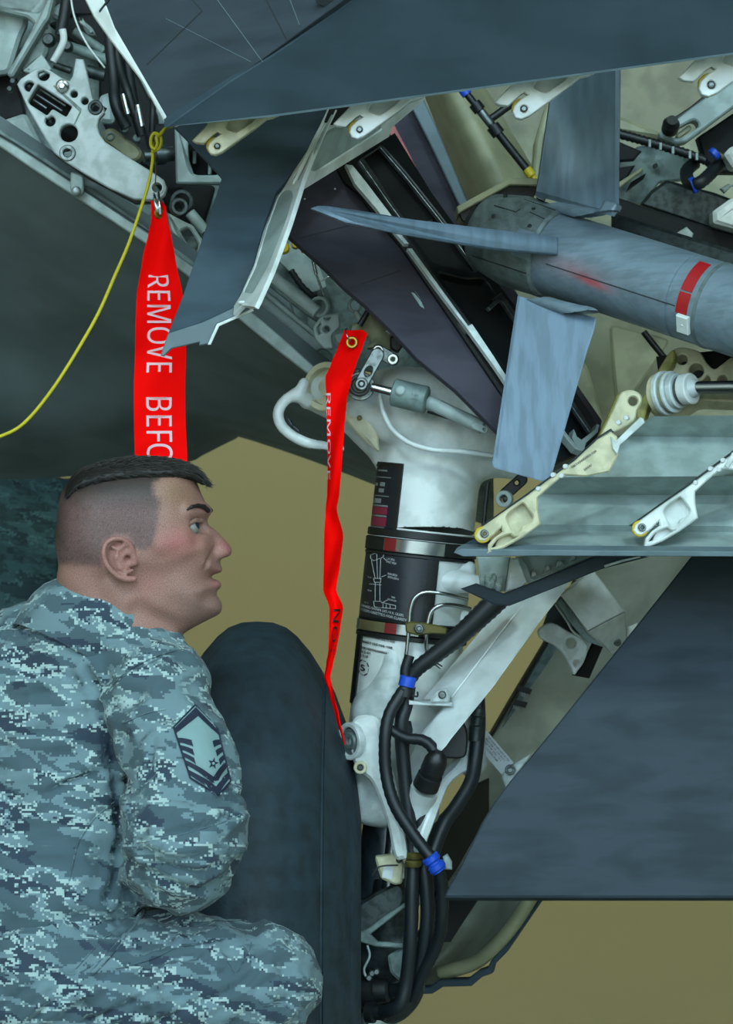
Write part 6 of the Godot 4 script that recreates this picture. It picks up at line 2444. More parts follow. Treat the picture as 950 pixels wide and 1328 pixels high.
# ---------------------------------------------------------------- people
func normals_of(vs: PackedVector3Array, ix: PackedInt32Array) -> PackedVector3Array:
	var n := PackedVector3Array()
	n.resize(vs.size())
	for i in range(0, ix.size(), 3):
		var c := (vs[ix[i + 2]] - vs[ix[i]]).cross(vs[ix[i + 1]] - vs[ix[i]])
		n[ix[i]] += c
		n[ix[i + 1]] += c
		n[ix[i + 2]] += c
	for i in n.size():
		n[i] = n[i].normalized()
	return n


func smooth_net(vs: PackedVector3Array, ix: PackedInt32Array, times: int) -> PackedVector3Array:
	for k in times:
		var s := PackedVector3Array()
		s.resize(vs.size())
		var w := PackedInt32Array()
		w.resize(vs.size())
		for i in range(0, ix.size(), 3):
			var a := ix[i]
			var b := ix[i + 1]
			var c := ix[i + 2]
			s[a] += vs[b] + vs[c]
			s[b] += vs[a] + vs[c]
			s[c] += vs[a] + vs[b]
			w[a] += 2
			w[b] += 2
			w[c] += 2
		for i in vs.size():
			if w[i]:
				vs[i] = vs[i].lerp(s[i] / w[i], 0.6)
	return vs


func creased(vs: PackedVector3Array, ix: PackedInt32Array, lines: Array, amp: float, stretch: Vector3, seed0: int) -> PackedVector3Array:
	# cloth: soft ridged folds, and grooves with a rolled lip along given lines on the side that faces the lens
	var n := normals_of(vs, ix)
	var fn := FastNoiseLite.new()
	fn.seed = seed0
	fn.noise_type = FastNoiseLite.TYPE_SIMPLEX_SMOOTH
	fn.frequency = 6.0
	fn.fractal_octaves = 2
	var segs := []
	for l in lines:
		var pts := crv2(v2(l[0]), 4, false)
		for i in pts.size() - 1:
			segs.append([pts[i], pts[i + 1], l[1], l[2], minf(pts[i].x, pts[i + 1].x) - l[2] * 3, maxf(pts[i].x, pts[i + 1].x) + l[2] * 3, minf(pts[i].y, pts[i + 1].y) - l[2] * 3, maxf(pts[i].y, pts[i + 1].y) + l[2] * 3])
	var out := vs.duplicate()
	for i in vs.size():
		var p := vs[i]
		var w := fn.get_noise_3d(p.x * stretch.x + p.y * 0.8, p.y * stretch.y - p.x * 0.7, p.z * stretch.z)
		var d := amp * (0.45 - absf(w) * 2.2)
		var face := clampf(-n[i].dot(cf) * 2.0 + 0.3, 0.0, 1.0)
		if face > 0.0:
			var q := px(p)
			var qq := Vector2(q.x, q.y)
			var best := 0.0
			var lip := 0.0
			for s in segs:
				if qq.x < s[4] or qq.x > s[5] or qq.y < s[6] or qq.y > s[7]:
					continue
				var c := Geometry2D.get_closest_point_to_segment(qq, s[0], s[1])
				var dd: float = qq.distance_to(c) / s[3]
				best = maxf(best, s[2] * exp(-dd * dd))
				lip = maxf(lip, s[2] * 0.5 * exp(-(dd - 1.8) * (dd - 1.8) * 1.5))
			d += (lip - best) * face
		out[i] = p + n[i] * d
	return out


func depth_at(pxs: PackedVector3Array, x: float, y: float, r := 9.0) -> float:   # depth of the nearest surface that a line of sight meets
	var near := 1e9
	for q in pxs:
		if absf(q.x - x) < r and absf(q.y - y) < r:
			near = minf(near, q.z)
	var s := 0.0
	var w := 0.0
	for q in pxs:
		if absf(q.x - x) < r and absf(q.y - y) < r and q.z < near + 0.05:
			var g := exp(-((q.x - x) * (q.x - x) + (q.y - y) * (q.y - y)) / (r * r * 0.16))
			s += q.z * g
			w += g
	return s / w if w > 1e-12 else 3.85


func stitch(m: Mb, pxs: PackedVector3Array, pts: Array, r: float) -> void:   # a sewn seam laid on the cloth
	var line := crv2(v2(pts), 5, false)
	var o := PackedVector3Array()
	for p in line:
		o.append(P(p.x, p.y, depth_at(pxs, p.x, p.y) - 0.0008))
	tube(m, o, r, 6)


func poly_sd(p: Vector2, q: PackedVector2Array) -> float:   # negative inside
	var d := 1e18
	var inside := false
	var n := q.size()
	var j := n - 1
	for i in n:
		var a := q[j]
		var b := q[i]
		var e := b - a
		var w := p - a
		var t := clampf(w.dot(e) / maxf(e.length_squared(), 1e-9), 0.0, 1.0)
		d = minf(d, (w - e * t).length_squared())
		if (a.y > p.y) != (b.y > p.y) and p.x < (b.x - a.x) * (p.y - a.y) / (b.y - a.y) + a.x:
			inside = not inside
		j = i
	return -sqrt(d) if inside else sqrt(d)


const HEAD_D := 3.93


func hp(v: Vector3) -> Vector3:         # head units (picture pixels at the head's mid plane, z toward the lens) to the world
	return P(v.x, -v.y, HEAD_D) - cf * (v.z * HEAD_D / K)


func inflate(s: Sdf, prof: PackedVector2Array, ctl: Array) -> void:   # a profile rounded out to both sides; ctl: [x, y, half width, rounding, reach]
	for yi in s.ny:
		for xi in s.nx:
			var x := s.o.x + xi * s.h
			var y := -(s.o.y + yi * s.h)
			var d := -poly_sd(Vector2(x, y), prof)
			if d < -9.0:
				continue
			var W := 0.0
			var R := 0.0
			var tot := 1e-9
			for c in ctl:
				var dx: float = (x - c[0]) / c[4]
				var dy: float = (y - c[1]) / c[4]
				var g := exp(-(dx * dx + dy * dy))
				W += c[2] * g
				R += c[3] * g
				tot += g
			W /= tot
			R /= tot
			var e := maxf(0.0, 1.0 - d / R)
			for zi in s.nz:
				var z := s.o.z + zi * s.h
				var F := sqrt((z / W) * (z / W) + e * e) - 1.0
				s.f[(zi * s.ny + yi) * s.nx + xi] = clampf(F * 0.7 * minf(W, R), -20.0, 20.0)


func hand(m: Mb, wrist: Vector3, dir: Vector3, palm: Vector3) -> void:   # dir: toward the fingers; palm: the way the palm faces
	var side := dir.cross(palm).normalized()
	var s := Sdf.new(wrist - Vector3(0.16, 0.16, 0.16), wrist + Vector3(0.16, 0.16, 0.16), 0.0042)
	var b := Basis(side, palm, dir).orthonormalized()
	s.cap(wrist - dir * 0.04, wrist + dir * 0.01, 0.026, 0.024, 0.012)
	s.box(wrist + dir * 0.055, b, Vector3(0.040, 0.014, 0.048), 0.012, 0.012)
	for i in 4:
		var k: Vector3 = wrist + dir * (0.098 - absf(i - 1.3) * 0.004) + side * (0.030 - i * 0.020)
		var l: float = [0.072, 0.080, 0.074, 0.058][i]
		var d1 := (dir + palm * 0.35).normalized()
		var d2 := (dir + palm * 0.95).normalized()
		var d3 := (dir + palm * 1.6).normalized()
		var p1 := k + d1 * l * 0.46
		var p2 := p1 + d2 * l * 0.32
		s.cap(k - dir * 0.01, p1, 0.0095, 0.0088, 0.004)
		s.cap(p1, p2, 0.0088, 0.0082, 0.003)
		s.cap(p2, p2 + d3 * l * 0.22, 0.0082, 0.0072, 0.003)
	var th := wrist + dir * 0.022 + side * 0.036
	var t1 := th + (dir * 0.7 + side * 0.6 + palm * 0.4).normalized() * 0.04
	s.cap(th - side * 0.012, t1, 0.014, 0.0105, 0.01)
	s.cap(t1, t1 + (dir + side * 0.1 + palm * 0.5).normalized() * 0.032, 0.0105, 0.008, 0.003)
	var r := s.nets()
	put_net(m, r[0], r[1])


func airman() -> void:
	var t := thing("person", "crouching man in grey tiger-striped camouflage uniform looking up to the right, hair cropped short", "person", Vector3(P(120, 1700, 3.98).x, 0, P(120, 1700, 3.98).z))
	# --- head, with the neck, as a rounded profile
	var prof := crv2(v2([76, 734, 72.5, 708, 74, 674, 79, 642, 92, 622, 124, 606, 172, 598, 216, 599, 240, 607, 252, 620, 258, 633, 264, 647, 269.5, 658, 272, 664, 270, 671, 268.5, 676, 271, 681, 279, 687, 288, 696, 296, 705, 300.5, 712, 300, 718, 295, 722.5, 288.5, 724, 285.5, 727, 286.5, 734, 289, 739, 285.5, 742.5, 275, 746, 274, 750, 283, 752.5, 287, 757.5, 286, 762, 281, 767, 281.5, 773, 286.5, 780, 288, 789, 283.5, 797, 266, 806, 238, 822, 226, 840, 206, 856, 122, 850, 88, 800, 74, 756]), 3)
	var s := Sdf.new(Vector3(50, -890, -92), Vector3(312, -580, 92), 2.6)
	inflate(s, prof, [[110, 640, 70, 60, 40], [180, 630, 69, 55, 40], [110, 690, 73, 62, 40], [170, 690, 72, 60, 36], [225, 640, 63, 48, 28], [215, 700, 69, 58, 26], [250, 660, 56, 40, 16], [240, 700, 66, 52, 18], [262, 700, 54, 40, 12], [284, 700, 15, 12, 11], [298, 712, 15, 12, 10], [286, 722, 17, 13, 9], [268, 676, 20, 14, 7], [262, 735, 50, 36, 14], [284, 740, 30, 26, 8], [284, 756, 28, 24, 8], [245, 750, 56, 44, 22], [278, 786, 36, 32, 14], [240, 800, 48, 38, 24], [190, 770, 57, 50, 30], [95, 740, 54, 50, 26], [150, 790, 54, 50, 34], [160, 860, 38, 40, 30]])
	for z: float in [-1.0, 1.0]:
		s.cap(Vector3(254, -683, 39 * z), Vector3(261, -685, 27 * z), 9.5, 9.0, 6.0, true)
		s.cap(Vector3(240, -700, 53 * z), Vector3(212, -706, 64 * z), 9, 8, 12.0)      # cheekbone
		s.cap(Vector3(267, -662, 14 * z), Vector3(246, -663, 50 * z), 5.5, 6, 8.0)     # brow
		s.cap(Vector3(286, -718, 12 * z), Vector3(290, -716, 10 * z), 6.5, 6, 5.0)     # wing of the nose
		s.cap(Vector3(293, -724, 6.5 * z), Vector3(290, -718, 6 * z), 2.2, 2, 1.5, true)   # nostril
		s.cap(Vector3(279, -710, 21 * z), Vector3(270, -728, 36 * z), 1.4, 1.4, 6.0, true)
		s.cap(Vector3(270, -728, 36 * z), Vector3(268, -748, 41 * z), 1.2, 0.6, 6.0, true)
		s.cap(Vector3(150, -760, 46 * z), Vector3(215, -830, 34 * z), 11, 11, 14.0)    # neck muscle
		s.cap(Vector3(184, -792, 60 * z), Vector3(246, -826, 42 * z), 8, 8, 16.0, true)  # under the jaw
		# ear
		var hel := crv(PackedVector3Array([Vector3(178, -722, 71), Vector3(176, -708, 75), Vector3(168, -699.5, 80), Vector3(156, -697.5, 84), Vector3(146, -703, 86), Vector3(142, -716, 87), Vector3(146, -731, 85), Vector3(156, -743, 81), Vector3(168, -749, 76), Vector3(180, -749, 72)]), 3)
		for i in hel.size() - 1:
			var w := 0.0 if i < 20 else (i - 20) / 8.0
			s.cap(Vector3(hel[i].x, hel[i].y, hel[i].z * z), Vector3(hel[i + 1].x, hel[i + 1].y, hel[i + 1].z * z), 3.3 + w * 1.6, 3.3 + w * 1.6, 2.0)
		s.ell(Vector3(160, -722, 70 * z), Basis(), Vector3(17, 24, 9), 4.0)
		for q in [[[168, 706, 78], [160, 712, 79], [157, 722, 80], [161, 734, 79], [170, 741, 76], [178, 738, 73]], [[160, 712, 79], [152, 708, 81]]]:
			for i in q.size() - 1:
				s.cap(Vector3(q[i][0], -q[i][1], q[i][2] * z), Vector3(q[i + 1][0], -q[i + 1][1], q[i + 1][2] * z), 2.6, 2.6, 2.0)
		s.cap(Vector3(171, -726, 80 * z), Vector3(172, -721, 68 * z), 5.5, 3, 3.0, true)
		s.cap(Vector3(180, -730, 70 * z), Vector3(179, -722, 71 * z), 4, 3.5, 3.0)
	var r := s.nets()
	var hv: PackedVector3Array = r[0]
	var hx: PackedInt32Array = r[1]
	hv = smooth_net(hv, hx, 1)
	var scalp := v2([50, 640, 56, 729, 100, 731, 136, 733, 140, 704, 156, 692, 172, 694, 180, 710, 192, 712, 203, 706, 207, 690, 212, 652, 204, 640, 203, 628, 214, 618, 250, 612, 250, 560, 50, 560])
	var fn := FastNoiseLite.new()
	fn.frequency = 0.12
	fn.seed = 3
	var world := PackedVector3Array()
	var tint := PackedColorArray()
	for v in hv:
		var x := v.x
		var y := -v.y
		var c := Color(0.40, 0.20, 0.155)
		c = c.lerp(Color(0.33, 0.185, 0.105), exp(-pow((x - 228) / 26.0, 2) - pow((y - 640) / 18.0, 2)) * 0.8)
		c = c.lerp(Color(0.45, 0.13, 0.115), exp(-pow((x - 232) / 26.0, 2) - pow((y - 702) / 16.0, 2)) * 0.85)
		c = c.lerp(Color(0.45, 0.14, 0.13), exp(-pow((x - 293) / 11.0, 2) - pow((y - 708) / 12.0, 2)) * 0.7)
		c = c.lerp(Color(0.42, 0.15, 0.13), exp(-pow((x - 195) / 24.0, 2) - pow((y - 757) / 20.0, 2)) * 0.5)
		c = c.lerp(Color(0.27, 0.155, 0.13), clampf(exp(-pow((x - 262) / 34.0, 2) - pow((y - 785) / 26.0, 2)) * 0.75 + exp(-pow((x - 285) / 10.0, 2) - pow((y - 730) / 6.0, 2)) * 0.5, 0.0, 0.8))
		if absf(v.z) > 66 and x < 186 and x > 136 and y > 692 and y < 756:
			c = c.lerp(Color(0.45, 0.20, 0.165), 0.7)
		if x > 276 and y > 736 and y < 763:
			c = c.lerp(Color(0.42, 0.15, 0.14), 0.55)
		c = c.lerp(Color(0.20, 0.13, 0.12), exp(-pow((x - 258) / 9.0, 2) - pow((y - 680) / 7.0, 2)) * 0.45)
		var sd := poly_sd(Vector2(x, y), scalp) + fn.get_noise_2d(x * 2.0, y * 2.0) * 4.0
		var onear: bool = absf(v.z) > 74 and x < 184 and x > 138 and y > 694
		if not onear:
			var top := clampf(maxf((664.0 - y) / 30.0, minf((96.0 - x) / 26.0, (716.0 - y) / 30.0)), 0.0, 1.0)
			c = c.lerp(Color(0.165, 0.090, 0.085).lerp(Color(0.022, 0.018, 0.016), top) * (1.0 + 0.35 * fn.get_noise_3d(x * 4.0, y * 4.0, v.z * 4.0)), clampf(0.5 - sd / 9.0, 0.0, 0.92))
		tint.append(c)
		world.append(hp(v))
	var hn := normals_of(world, hx)
	var m := Mb.new()
	put_net(m, world, hx)
	m.col.resize(m.v.size())
	for i in range(0, hx.size(), 3):
		for j in 3:
			m.col[i + j] = tint[hx[i + j]]
	if m.v[0] != world[hx[0]]:          # close() turned the faces: the colours turn with them
		for i in range(0, hx.size(), 3):
			m.col[i] = tint[hx[i + 1]]
			m.col[i + 1] = tint[hx[i]]
	# the body under the clothes, and the hands, in the same mesh
	var b := Sdf.new(P(-190, 1760, 4.5), P(440, 800, 3.66), 0.016)
	var lo := b.o.min(P(440, 800, 3.66))
	b = Sdf.new(Vector3(-0.75, -0.05, -4.75), Vector3(0.05, 1.15, -3.55), 0.016)
	b.cap(P(110, 800, 3.98), P(95, 870, 3.99), 0.05, 0.06, 0.03)
	b.cap(P(150, 915, 3.95), P(-60, 915, 4.10), 0.045, 0.05, 0.03)
	b.cap(P(60, 950, 4.05), P(45, 1150, 4.04), 0.08, 0.08, 0.04)
	b.cap(P(45, 1150, 4.04), P(40, 1245, 4.02), 0.08, 0.08, 0.04)
	b.cap(P(205, 905, 3.88), P(235, 1085, 3.83), 0.045, 0.042, 0.02)
	b.cap(P(235, 1095, 3.83), P(168, 1126, 4.02), 0.038, 0.026, 0.01)
	b.cap(P(-105, 915, 4.12), P(-118, 1085, 4.2), 0.045, 0.04, 0.02)
	b.cap(P(-118, 1085, 4.2), P(70, 1120, 4.38), 0.038, 0.026, 0.01)
	b.cap(P(80, 1262, 3.94), P(330, 1268, 3.92), 0.075, 0.055, 0.02)
	b.cap(P(330, 1275, 3.92), P(240, 1610, 3.98), 0.05, 0.035, 0.01)
	b.cap(P(0, 1250, 4.1), P(110, 1612, 4.17), 0.075, 0.055, 0.02)
	b.cap(P(110, 1622, 4.17), P(-180, 1660, 4.15), 0.05, 0.035, 0.01)
	r = b.nets()
	put_net(m, r[0], r[1])
	hand(m, P(168, 1128, 4.03), (cf * 0.35 - cr * 0.9 - cu * 0.15).normalized(), -cu)
	hand(m, P(76, 1121, 4.39), (cr * 0.5 + cf * 0.8 - cu * 0.2).normalized(), -cu)
	while m.col.size() < m.v.size():
		m.col.append(Color(0.42, 0.225, 0.165))
	part(m, "body", M.skin, t)
	# eyes, brows
	for z: float in [-1.0, 1.0]:
		m = Mb.new()
		var ball := PackedVector2Array()
		for i in 13:
			ball.append(Vector2(-cos(PI * i / 12) * 0.0115, sin(PI * i / 12) * 0.0115))
		var ec := hp(Vector3(249.5, -684.5, 32.5 * z))
		var look := (cr * 0.86 + cu * 0.42 - cf * 0.30 * (1.0 if z > 0 else 0.4)).normalized()
		lathe(m, ec, look, ball, 24)
		var eye := part(m, "eye", M.eye_white, t)
		m = Mb.new()
		var ir := PackedVector2Array()
		for i in 6:
			ir.append(Vector2(cos(i * 0.105) * 0.0119, sin(i * 0.105) * 0.0119))
		ir.reverse()
		lathe(m, ec, look, ir, 20)
		part(m, "iris", M.iris, eye)
		m = Mb.new()
		var br := Sdf.new(Vector3(230, -676, 0), Vector3(282, -646, 66), 1.5)
		var bp := []
		for q in [[271, 662], [266, 657], [259, 655.5], [252, 657], [246, 661]]:
			var zz := 4.0
			for v in hv:
				if absf(v.x - q[0]) < 3.0 and absf(-v.y - q[1]) < 3.0:
					zz = maxf(zz, v.z)
			bp.append(Vector3(q[0], -q[1], zz))
		for i in 4:
			br.cap(bp[i], bp[i + 1], 3.2 - i * 0.35, 2.9 - i * 0.4, 1.5)
		r = br.nets()
		var bv: PackedVector3Array = r[0]
		for i in bv.size():
			bv[i] = hp(Vector3(bv[i].x + 0.4, bv[i].y, bv[i].z * z))
		put_net(m, bv, r[1])
		part(m, "eyebrow", M.hair, t)
		m = Mb.new()                    # upper lid and lower lid
		var lid := Sdf.new(Vector3(232, -704, 0), Vector3(278, -664, 66), 1.5)
		lid.cap(Vector3(265, -675, 22), Vector3(256, -674.5, 38), 3.2, 3.6, 2.0)
		lid.cap(Vector3(256, -674.5, 38), Vector3(246, -681, 49), 3.6, 3.0, 2.0)
		lid.cap(Vector3(264, -692, 24), Vector3(255, -694.5, 38), 2.6, 3.0, 2.0)
		lid.cap(Vector3(255, -694.5, 38), Vector3(246, -688, 48), 3.0, 2.6, 2.0)
		r = lid.nets()
		bv = r[0]
		for i in bv.size():
			bv[i] = hp(Vector3(bv[i].x - 2.5, bv[i].y, (bv[i].z + 1.0) * z))
		put_net(m, bv, r[1])
		m.col.resize(m.v.size())
		m.col.fill(Color(0.36, 0.20, 0.155))
		part(m, "eyelid", M.skin, eye)
	# hair: a dense cap on top, strands combed forward, stubble on the clipped sides
	m = Mb.new()
	var hair_p := crv2(v2([82, 650, 88, 628, 100, 613, 130, 600, 172, 592.5, 216, 594, 246, 602, 262, 614, 272, 628, 266, 629, 256, 626, 244, 626, 222, 632, 190, 636, 150, 640, 112, 646, 96, 656]), 3)
	s = Sdf.new(Vector3(64, -660, -84), Vector3(288, -582, 84), 2.6)
	inflate(s, hair_p, [[100, 620, 60, 24, 40], [170, 610, 61, 27, 50], [235, 610, 57, 24, 40], [266, 624, 42, 14, 20]])
	r = s.nets()
	var cv: PackedVector3Array = smooth_net(r[0], r[1], 1)
	var cu_head := cv.duplicate()
	for i in cv.size():
		var q := cv[i]
		cv[i] = hp(q + Vector3(0, 2.6 * fn.get_noise_3d(q.x * 1.2, q.y * 2.0, q.z * 3.0), 0))
	put_net(m, cv, r[1])
	var cap := part(m, "hair", M.hair, t, "dark brown hair cropped flat on top")
	m = Mb.new()
	var g := m.grp()
	var cn := normals_of(cu_head, r[1])
	for i in 5200:
		var vi := rng.randi() % cu_head.size()
		var p0 := cu_head[vi] + Vector3(rng.randf_range(-1.5, 1.5), rng.randf_range(-1, 1), rng.randf_range(-1.5, 1.5)) - cn[vi] * 1.2
		var low := clampf((-p0.y - 612.0) / 26.0, 0.0, 1.0)
		var fwd := clampf((p0.x - 205.0) / 60.0, 0.0, 1.0)
		var way := Vector3(1.0, -0.55 * fwd - 0.8 * low + rng.randf_range(-0.25, 0.25), rng.randf_range(-0.3, 0.3))
		way -= cn[vi] * way.dot(cn[vi])
		var dir := (way.normalized() + cn[vi] * rng.randf_range(0.12, 0.34)).normalized()
		var ln := rng.randf_range(7, 15) * (1.0 - 0.45 * low) * (1.0 + 0.15 * fwd)
		var p1 := p0 + dir * ln * 0.55
		var p2 := p0 + dir * ln - cn[vi] * ln * 0.10
		var w := rng.randf_range(0.4, 0.75)
		var pr := [p0, p1, p2]
		for k in 2:
			var w0: float = w * [1.0, 0.8][k]
			var w1: float = w * [0.8, 0.1][k]
			for q in 3:
				var a0 := TAU * q / 3.0
				var a1 := TAU * (q + 1) / 3.0
				m.quad(hp(pr[k] + Vector3(0, cos(a0), sin(a0)) * w0), hp(pr[k] + Vector3(0, cos(a1), sin(a1)) * w0), hp(pr[k + 1] + Vector3(0, cos(a1), sin(a1)) * w1), hp(pr[k + 1] + Vector3(0, cos(a0), sin(a0)) * w1), g)
	m.col.resize(m.v.size())
	for i in range(0, m.v.size(), 36):
		var tone := rng.randf_range(0.5, 2.6)
		for j in 36:
			m.col[i + j] = Color(0.0135, 0.0115, 0.0085) * tone
	part(m, "strands", M.hair_strand, cap, "", "stuff")
	m = Mb.new()
	g = m.grp()
	var spots := 0
	while spots < 5200:
		var i := rng.randi() % hv.size()
		var v := hv[i]
		if v.z < -20 or poly_sd(Vector2(v.x, -v.y), scalp) > -1.0 + rng.randf_range(-5, 4) or (absf(v.z) > 74 and v.x > 138 and v.x < 184 and v.y < -694):
			spots += 1
			continue
		spots += 1
		var nn := hn[i]
		var base := world[i] + Vector3(rng.randf_range(-1, 1), rng.randf_range(-1, 1), rng.randf_range(-1, 1)) * 0.0013 - nn * 0.0008
		var dir := (nn * 0.75 - cu * 0.5 + cr * rng.randf_range(-0.5, 0.1)).normalized()
		var sd := nn.cross(dir).normalized() * 0.00028
		var tip := base + dir * rng.randf_range(0.0025, 0.0042)
		m.tri(base - sd, base + sd, tip, g)
		m.tri(base + sd, base - nn.cross(sd.normalized()) * 0.0003, tip, g)
		m.tri(base - nn.cross(sd.normalized()) * 0.0003, base - sd, tip, g)
	part(m, "stubble", M.hair, t, "", "stuff")

	# --- shirt
	s = Sdf.new(Vector3(-0.78, 0.42, -4.75), Vector3(-0.12, 1.16, -3.55), 0.0072)
	var yaw := Basis((P(215, 880, 3.86) - P(-110, 880, 4.14)).normalized(), cu, cf).orthonormalized()
	s.cap(P(204, 894, 3.88), P(168, 866, 3.95), 0.068, 0.066, 0.03)
	s.cap(P(168, 866, 3.95), P(108, 850, 3.97), 0.066, 0.070, 0.03)
	s.cap(P(108, 852, 3.97), P(60, 868, 4.00), 0.072, 0.078, 0.03)
	s.cap(P(205, 872, 3.96), P(150, 850, 4.0), 0.055, 0.06, 0.03)
	s.cap(P(112, 836, 3.935), P(172, 862, 3.91), 0.048, 0.05, 0.02)
	s.cap(P(86, 806, 3.935), P(190, 846, 3.915), 0.042, 0.042, 0.03)
	s.cap(P(60, 868, 4.00), P(-110, 912, 4.13), 0.078, 0.07, 0.03)
	s.ell(P(50, 985, 4.03), yaw, Vector3(0.185, 0.20, 0.125), 0.06)
	s.ell(P(45, 1120, 4.02), yaw, Vector3(0.165, 0.14, 0.125), 0.05)
	s.cap(P(40, 1155, 4.02), P(60, 1160, 4.0), 0.125, 0.125, 0.03)
	s.cap(P(120, 1150, 3.96), P(0, 1155, 4.02), 0.075, 0.09, 0.03)
	s.cap(P(207, 903, 3.87), P(236, 1000, 3.82), 0.069, 0.072, 0.012)
	s.cap(P(236, 1000, 3.82), P(240, 1072, 3.80), 0.072, 0.082, 0.012)
	s.cap(P(240, 1072, 3.80), P(234, 1112, 3.82), 0.081, 0.073, 0.012)
	s.cap(P(234, 1118, 3.83), P(172, 1128, 4.02), 0.062, 0.042, 0.012)
	s.cap(P(-110, 912, 4.13), P(-120, 1088, 4.2), 0.068, 0.062, 0.02)
	s.cap(P(-120, 1088, 4.2), P(72, 1120, 4.38), 0.06, 0.042, 0.015)
	r = s.nets()
	var sv: PackedVector3Array = r[0]
	var sx: PackedInt32Array = r[1]
	sv = creased(sv, sx, [
		[[112, 868, 124, 900, 136, 940, 146, 990, 152, 1040, 155, 1085, 150, 1135, 140, 1165], 0.016, 6.0],
		[[256, 838, 225, 842, 190, 855, 158, 876, 134, 904], 0.0045, 3.5],
		[[152, 1093, 190, 1088, 240, 1078, 290, 1062, 322, 1048], 0.007, 4.0],
		[[162, 1116, 190, 1128, 222, 1144, 258, 1152, 296, 1132, 316, 1110], 0.008, 5.0],
		[[200, 1120, 230, 1130, 262, 1128], 0.005, 4.0],
		[[132, 912, 108, 888, 72, 876, 30, 874, -10, 890], 0.007, 5.0],
		[[140, 940, 112, 905, 70, 896, 24, 908], 0.005, 5.0],
		[[150, 1038, 124, 1060, 104, 1090, 94, 1130, 84, 1166], 0.005, 3.5],
		[[146, 1000, 110, 1006, 60, 1030, 10, 1040], 0.006, 6.0],
		[[120, 1100, 70, 1092, 20, 1100, -30, 1120], 0.006, 6.0],
		[[155, 1010, 172, 1012, 190, 996, 200, 960], 0.008, 4.0],
		[[158, 1030, 182, 1020, 205, 990], 0.005, 4.0],
		[[300, 1000, 270, 1020, 240, 1016], 0.005, 4.0],
		[[310, 1030, 280, 1040, 230, 1034], 0.005, 4.0],
		[[0, 830, 40, 822, 70, 800], 0.004, 4.0],
		[[60, 780, 100, 800, 150, 826, 200, 838], 0.004, 4.0],
		[[0, 970, 50, 950, 100, 955, 138, 985], 0.005, 6.0]], 0.0075, Vector3(1.3, 2.1, 1.4), 5)
	m = Mb.new()
	put_net(m, sv, sx)
	part(m, "shirt", M.camo, t, "grey blue camouflage shirt")
	var spx := PackedVector3Array()
	for p in sv:
		spx.append(px(p))
	m = Mb.new()
	for q in [[240, 842, 222, 845, 190, 856, 158, 876, 136, 902], [154, 1096, 190, 1091, 240, 1081, 290, 1066, 318, 1054], [148, 1040, 122, 1062, 102, 1092, 92, 1132, 84, 1160], [160, 938, 190, 925, 215, 920]]:
		m = Mb.new()
		stitch(m, spx, q, 0.0009)
		part(m, "shirt_seam", M.camo, t)
	# collar
	m = Mb.new()
	var cc := P(156, 786, 3.955)
	var e1 := (P(240, 824, 3.95) - P(74, 748, 3.95)).normalized()
	var e3 := -cf
	var e2 := e3.cross(e1).normalized()
	if e2.dot(cu) < 0:
		e2 = -e2
	var rows := []
	for i in 6:
		var rw := PackedVector3Array()
		for j in 41:
			var an := TAU * j / 40.0 + 0.35
			var k: float = [1.0, 1.10, 1.12, 1.10, 1.06, 1.0][i]
			rw.append(cc + e1 * (cos(an) * 0.092 * k - 0.006 * i) + e3 * (sin(an) * 0.079 * k) - e2 * (0.017 * i) + e2 * (0.016 * maxf(0.0, sin(an)) * (0.75 - 0.35 * cos(an))))
		rows.append(rw)
	sheet(m, rows, func(p: Vector3): return p + (cc - p).normalized() * 0.0045)
	part(m, "collar", M.camo, t, "stand-up shirt collar")
	# rank patch sewn on the sleeve
	var pp: Callable = func(u: float, tt: float, lift: float) -> Vector3:
		var c := Vector2(253, 914).lerp(Vector2(283, 1031), tt)
		var e := Vector2(225, 943).lerp(Vector2(247, 1009), tt) if u < 0 else Vector2(282, 945).lerp(Vector2(299, 1013), tt)
		var q := c.lerp(e, absf(u))
		return P(q.x, q.y, depth_at(spx, q.x, q.y, 12.0) - lift)
	m = Mb.new()
	rows = []
	for i in 13:
		var rw := PackedVector3Array()
		for j in 13:
			rw.append(pp.call(j / 6.0 - 1.0, i / 12.0, 0.0022))
		rows.append(rw)
	sheet(m, rows, func(p: Vector3): return p + cf * 0.004)
	var patch := part(m, "rank_patch", M.patch_green, t, "shield-shaped sleeve patch with chevrons and a star")
	var strip: Callable = func(t0: float, t1: float, slope: float, u0: float, u1: float) -> void:
		var mm := Mb.new()
		var rr := []
		for i in 3:
			var rw := PackedVector3Array()
			for j in 11:
				var u := lerpf(u0, u1, j / 10.0)
				rw.append(pp.call(u, clampf(lerpf(t0, t1, i / 2.0) + slope * (1.0 - absf(u)), 0.0, 1.0), 0.0034))
			rr.append(rw)
		sheet(mm, rr, func(p: Vector3): return p + cf * 0.0016)
		part(mm, "chevron", M.patch_navy, patch)
	strip.call(0.025, 0.125, 0.0, -0.98, 0.98)
	for q in [[0.21, 0.30], [0.35, 0.44], [0.49, 0.58]]:
		strip.call(q[0], q[1], 0.26, -0.97, -0.42 - q[0] * 0.35)
		strip.call(q[0], q[1], 0.26, 0.42 + q[0] * 0.35, 0.97)
	strip.call(0.64, 0.74, 0.16, -0.97, 0.97)
	strip.call(0.83, 0.94, 0.06, -0.97, 0.97)
	m = Mb.new()
	var star := PackedVector3Array()
	for i in 10:
		var a := TAU * i / 10.0 - PI / 2 + 0.2
		var rr: float = 8.0 if i % 2 == 0 else 3.3
		var q := Vector2(276.5 + cos(a) * rr * 0.9, 990 + sin(a) * rr)
		star.append(P(q.x, q.y, depth_at(spx, q.x, q.y, 12.0) - 0.0036))
	prism(m, star, cf * 0.0016, 0.0003)
	part(m, "star", M.patch_navy, patch)
	m = Mb.new()
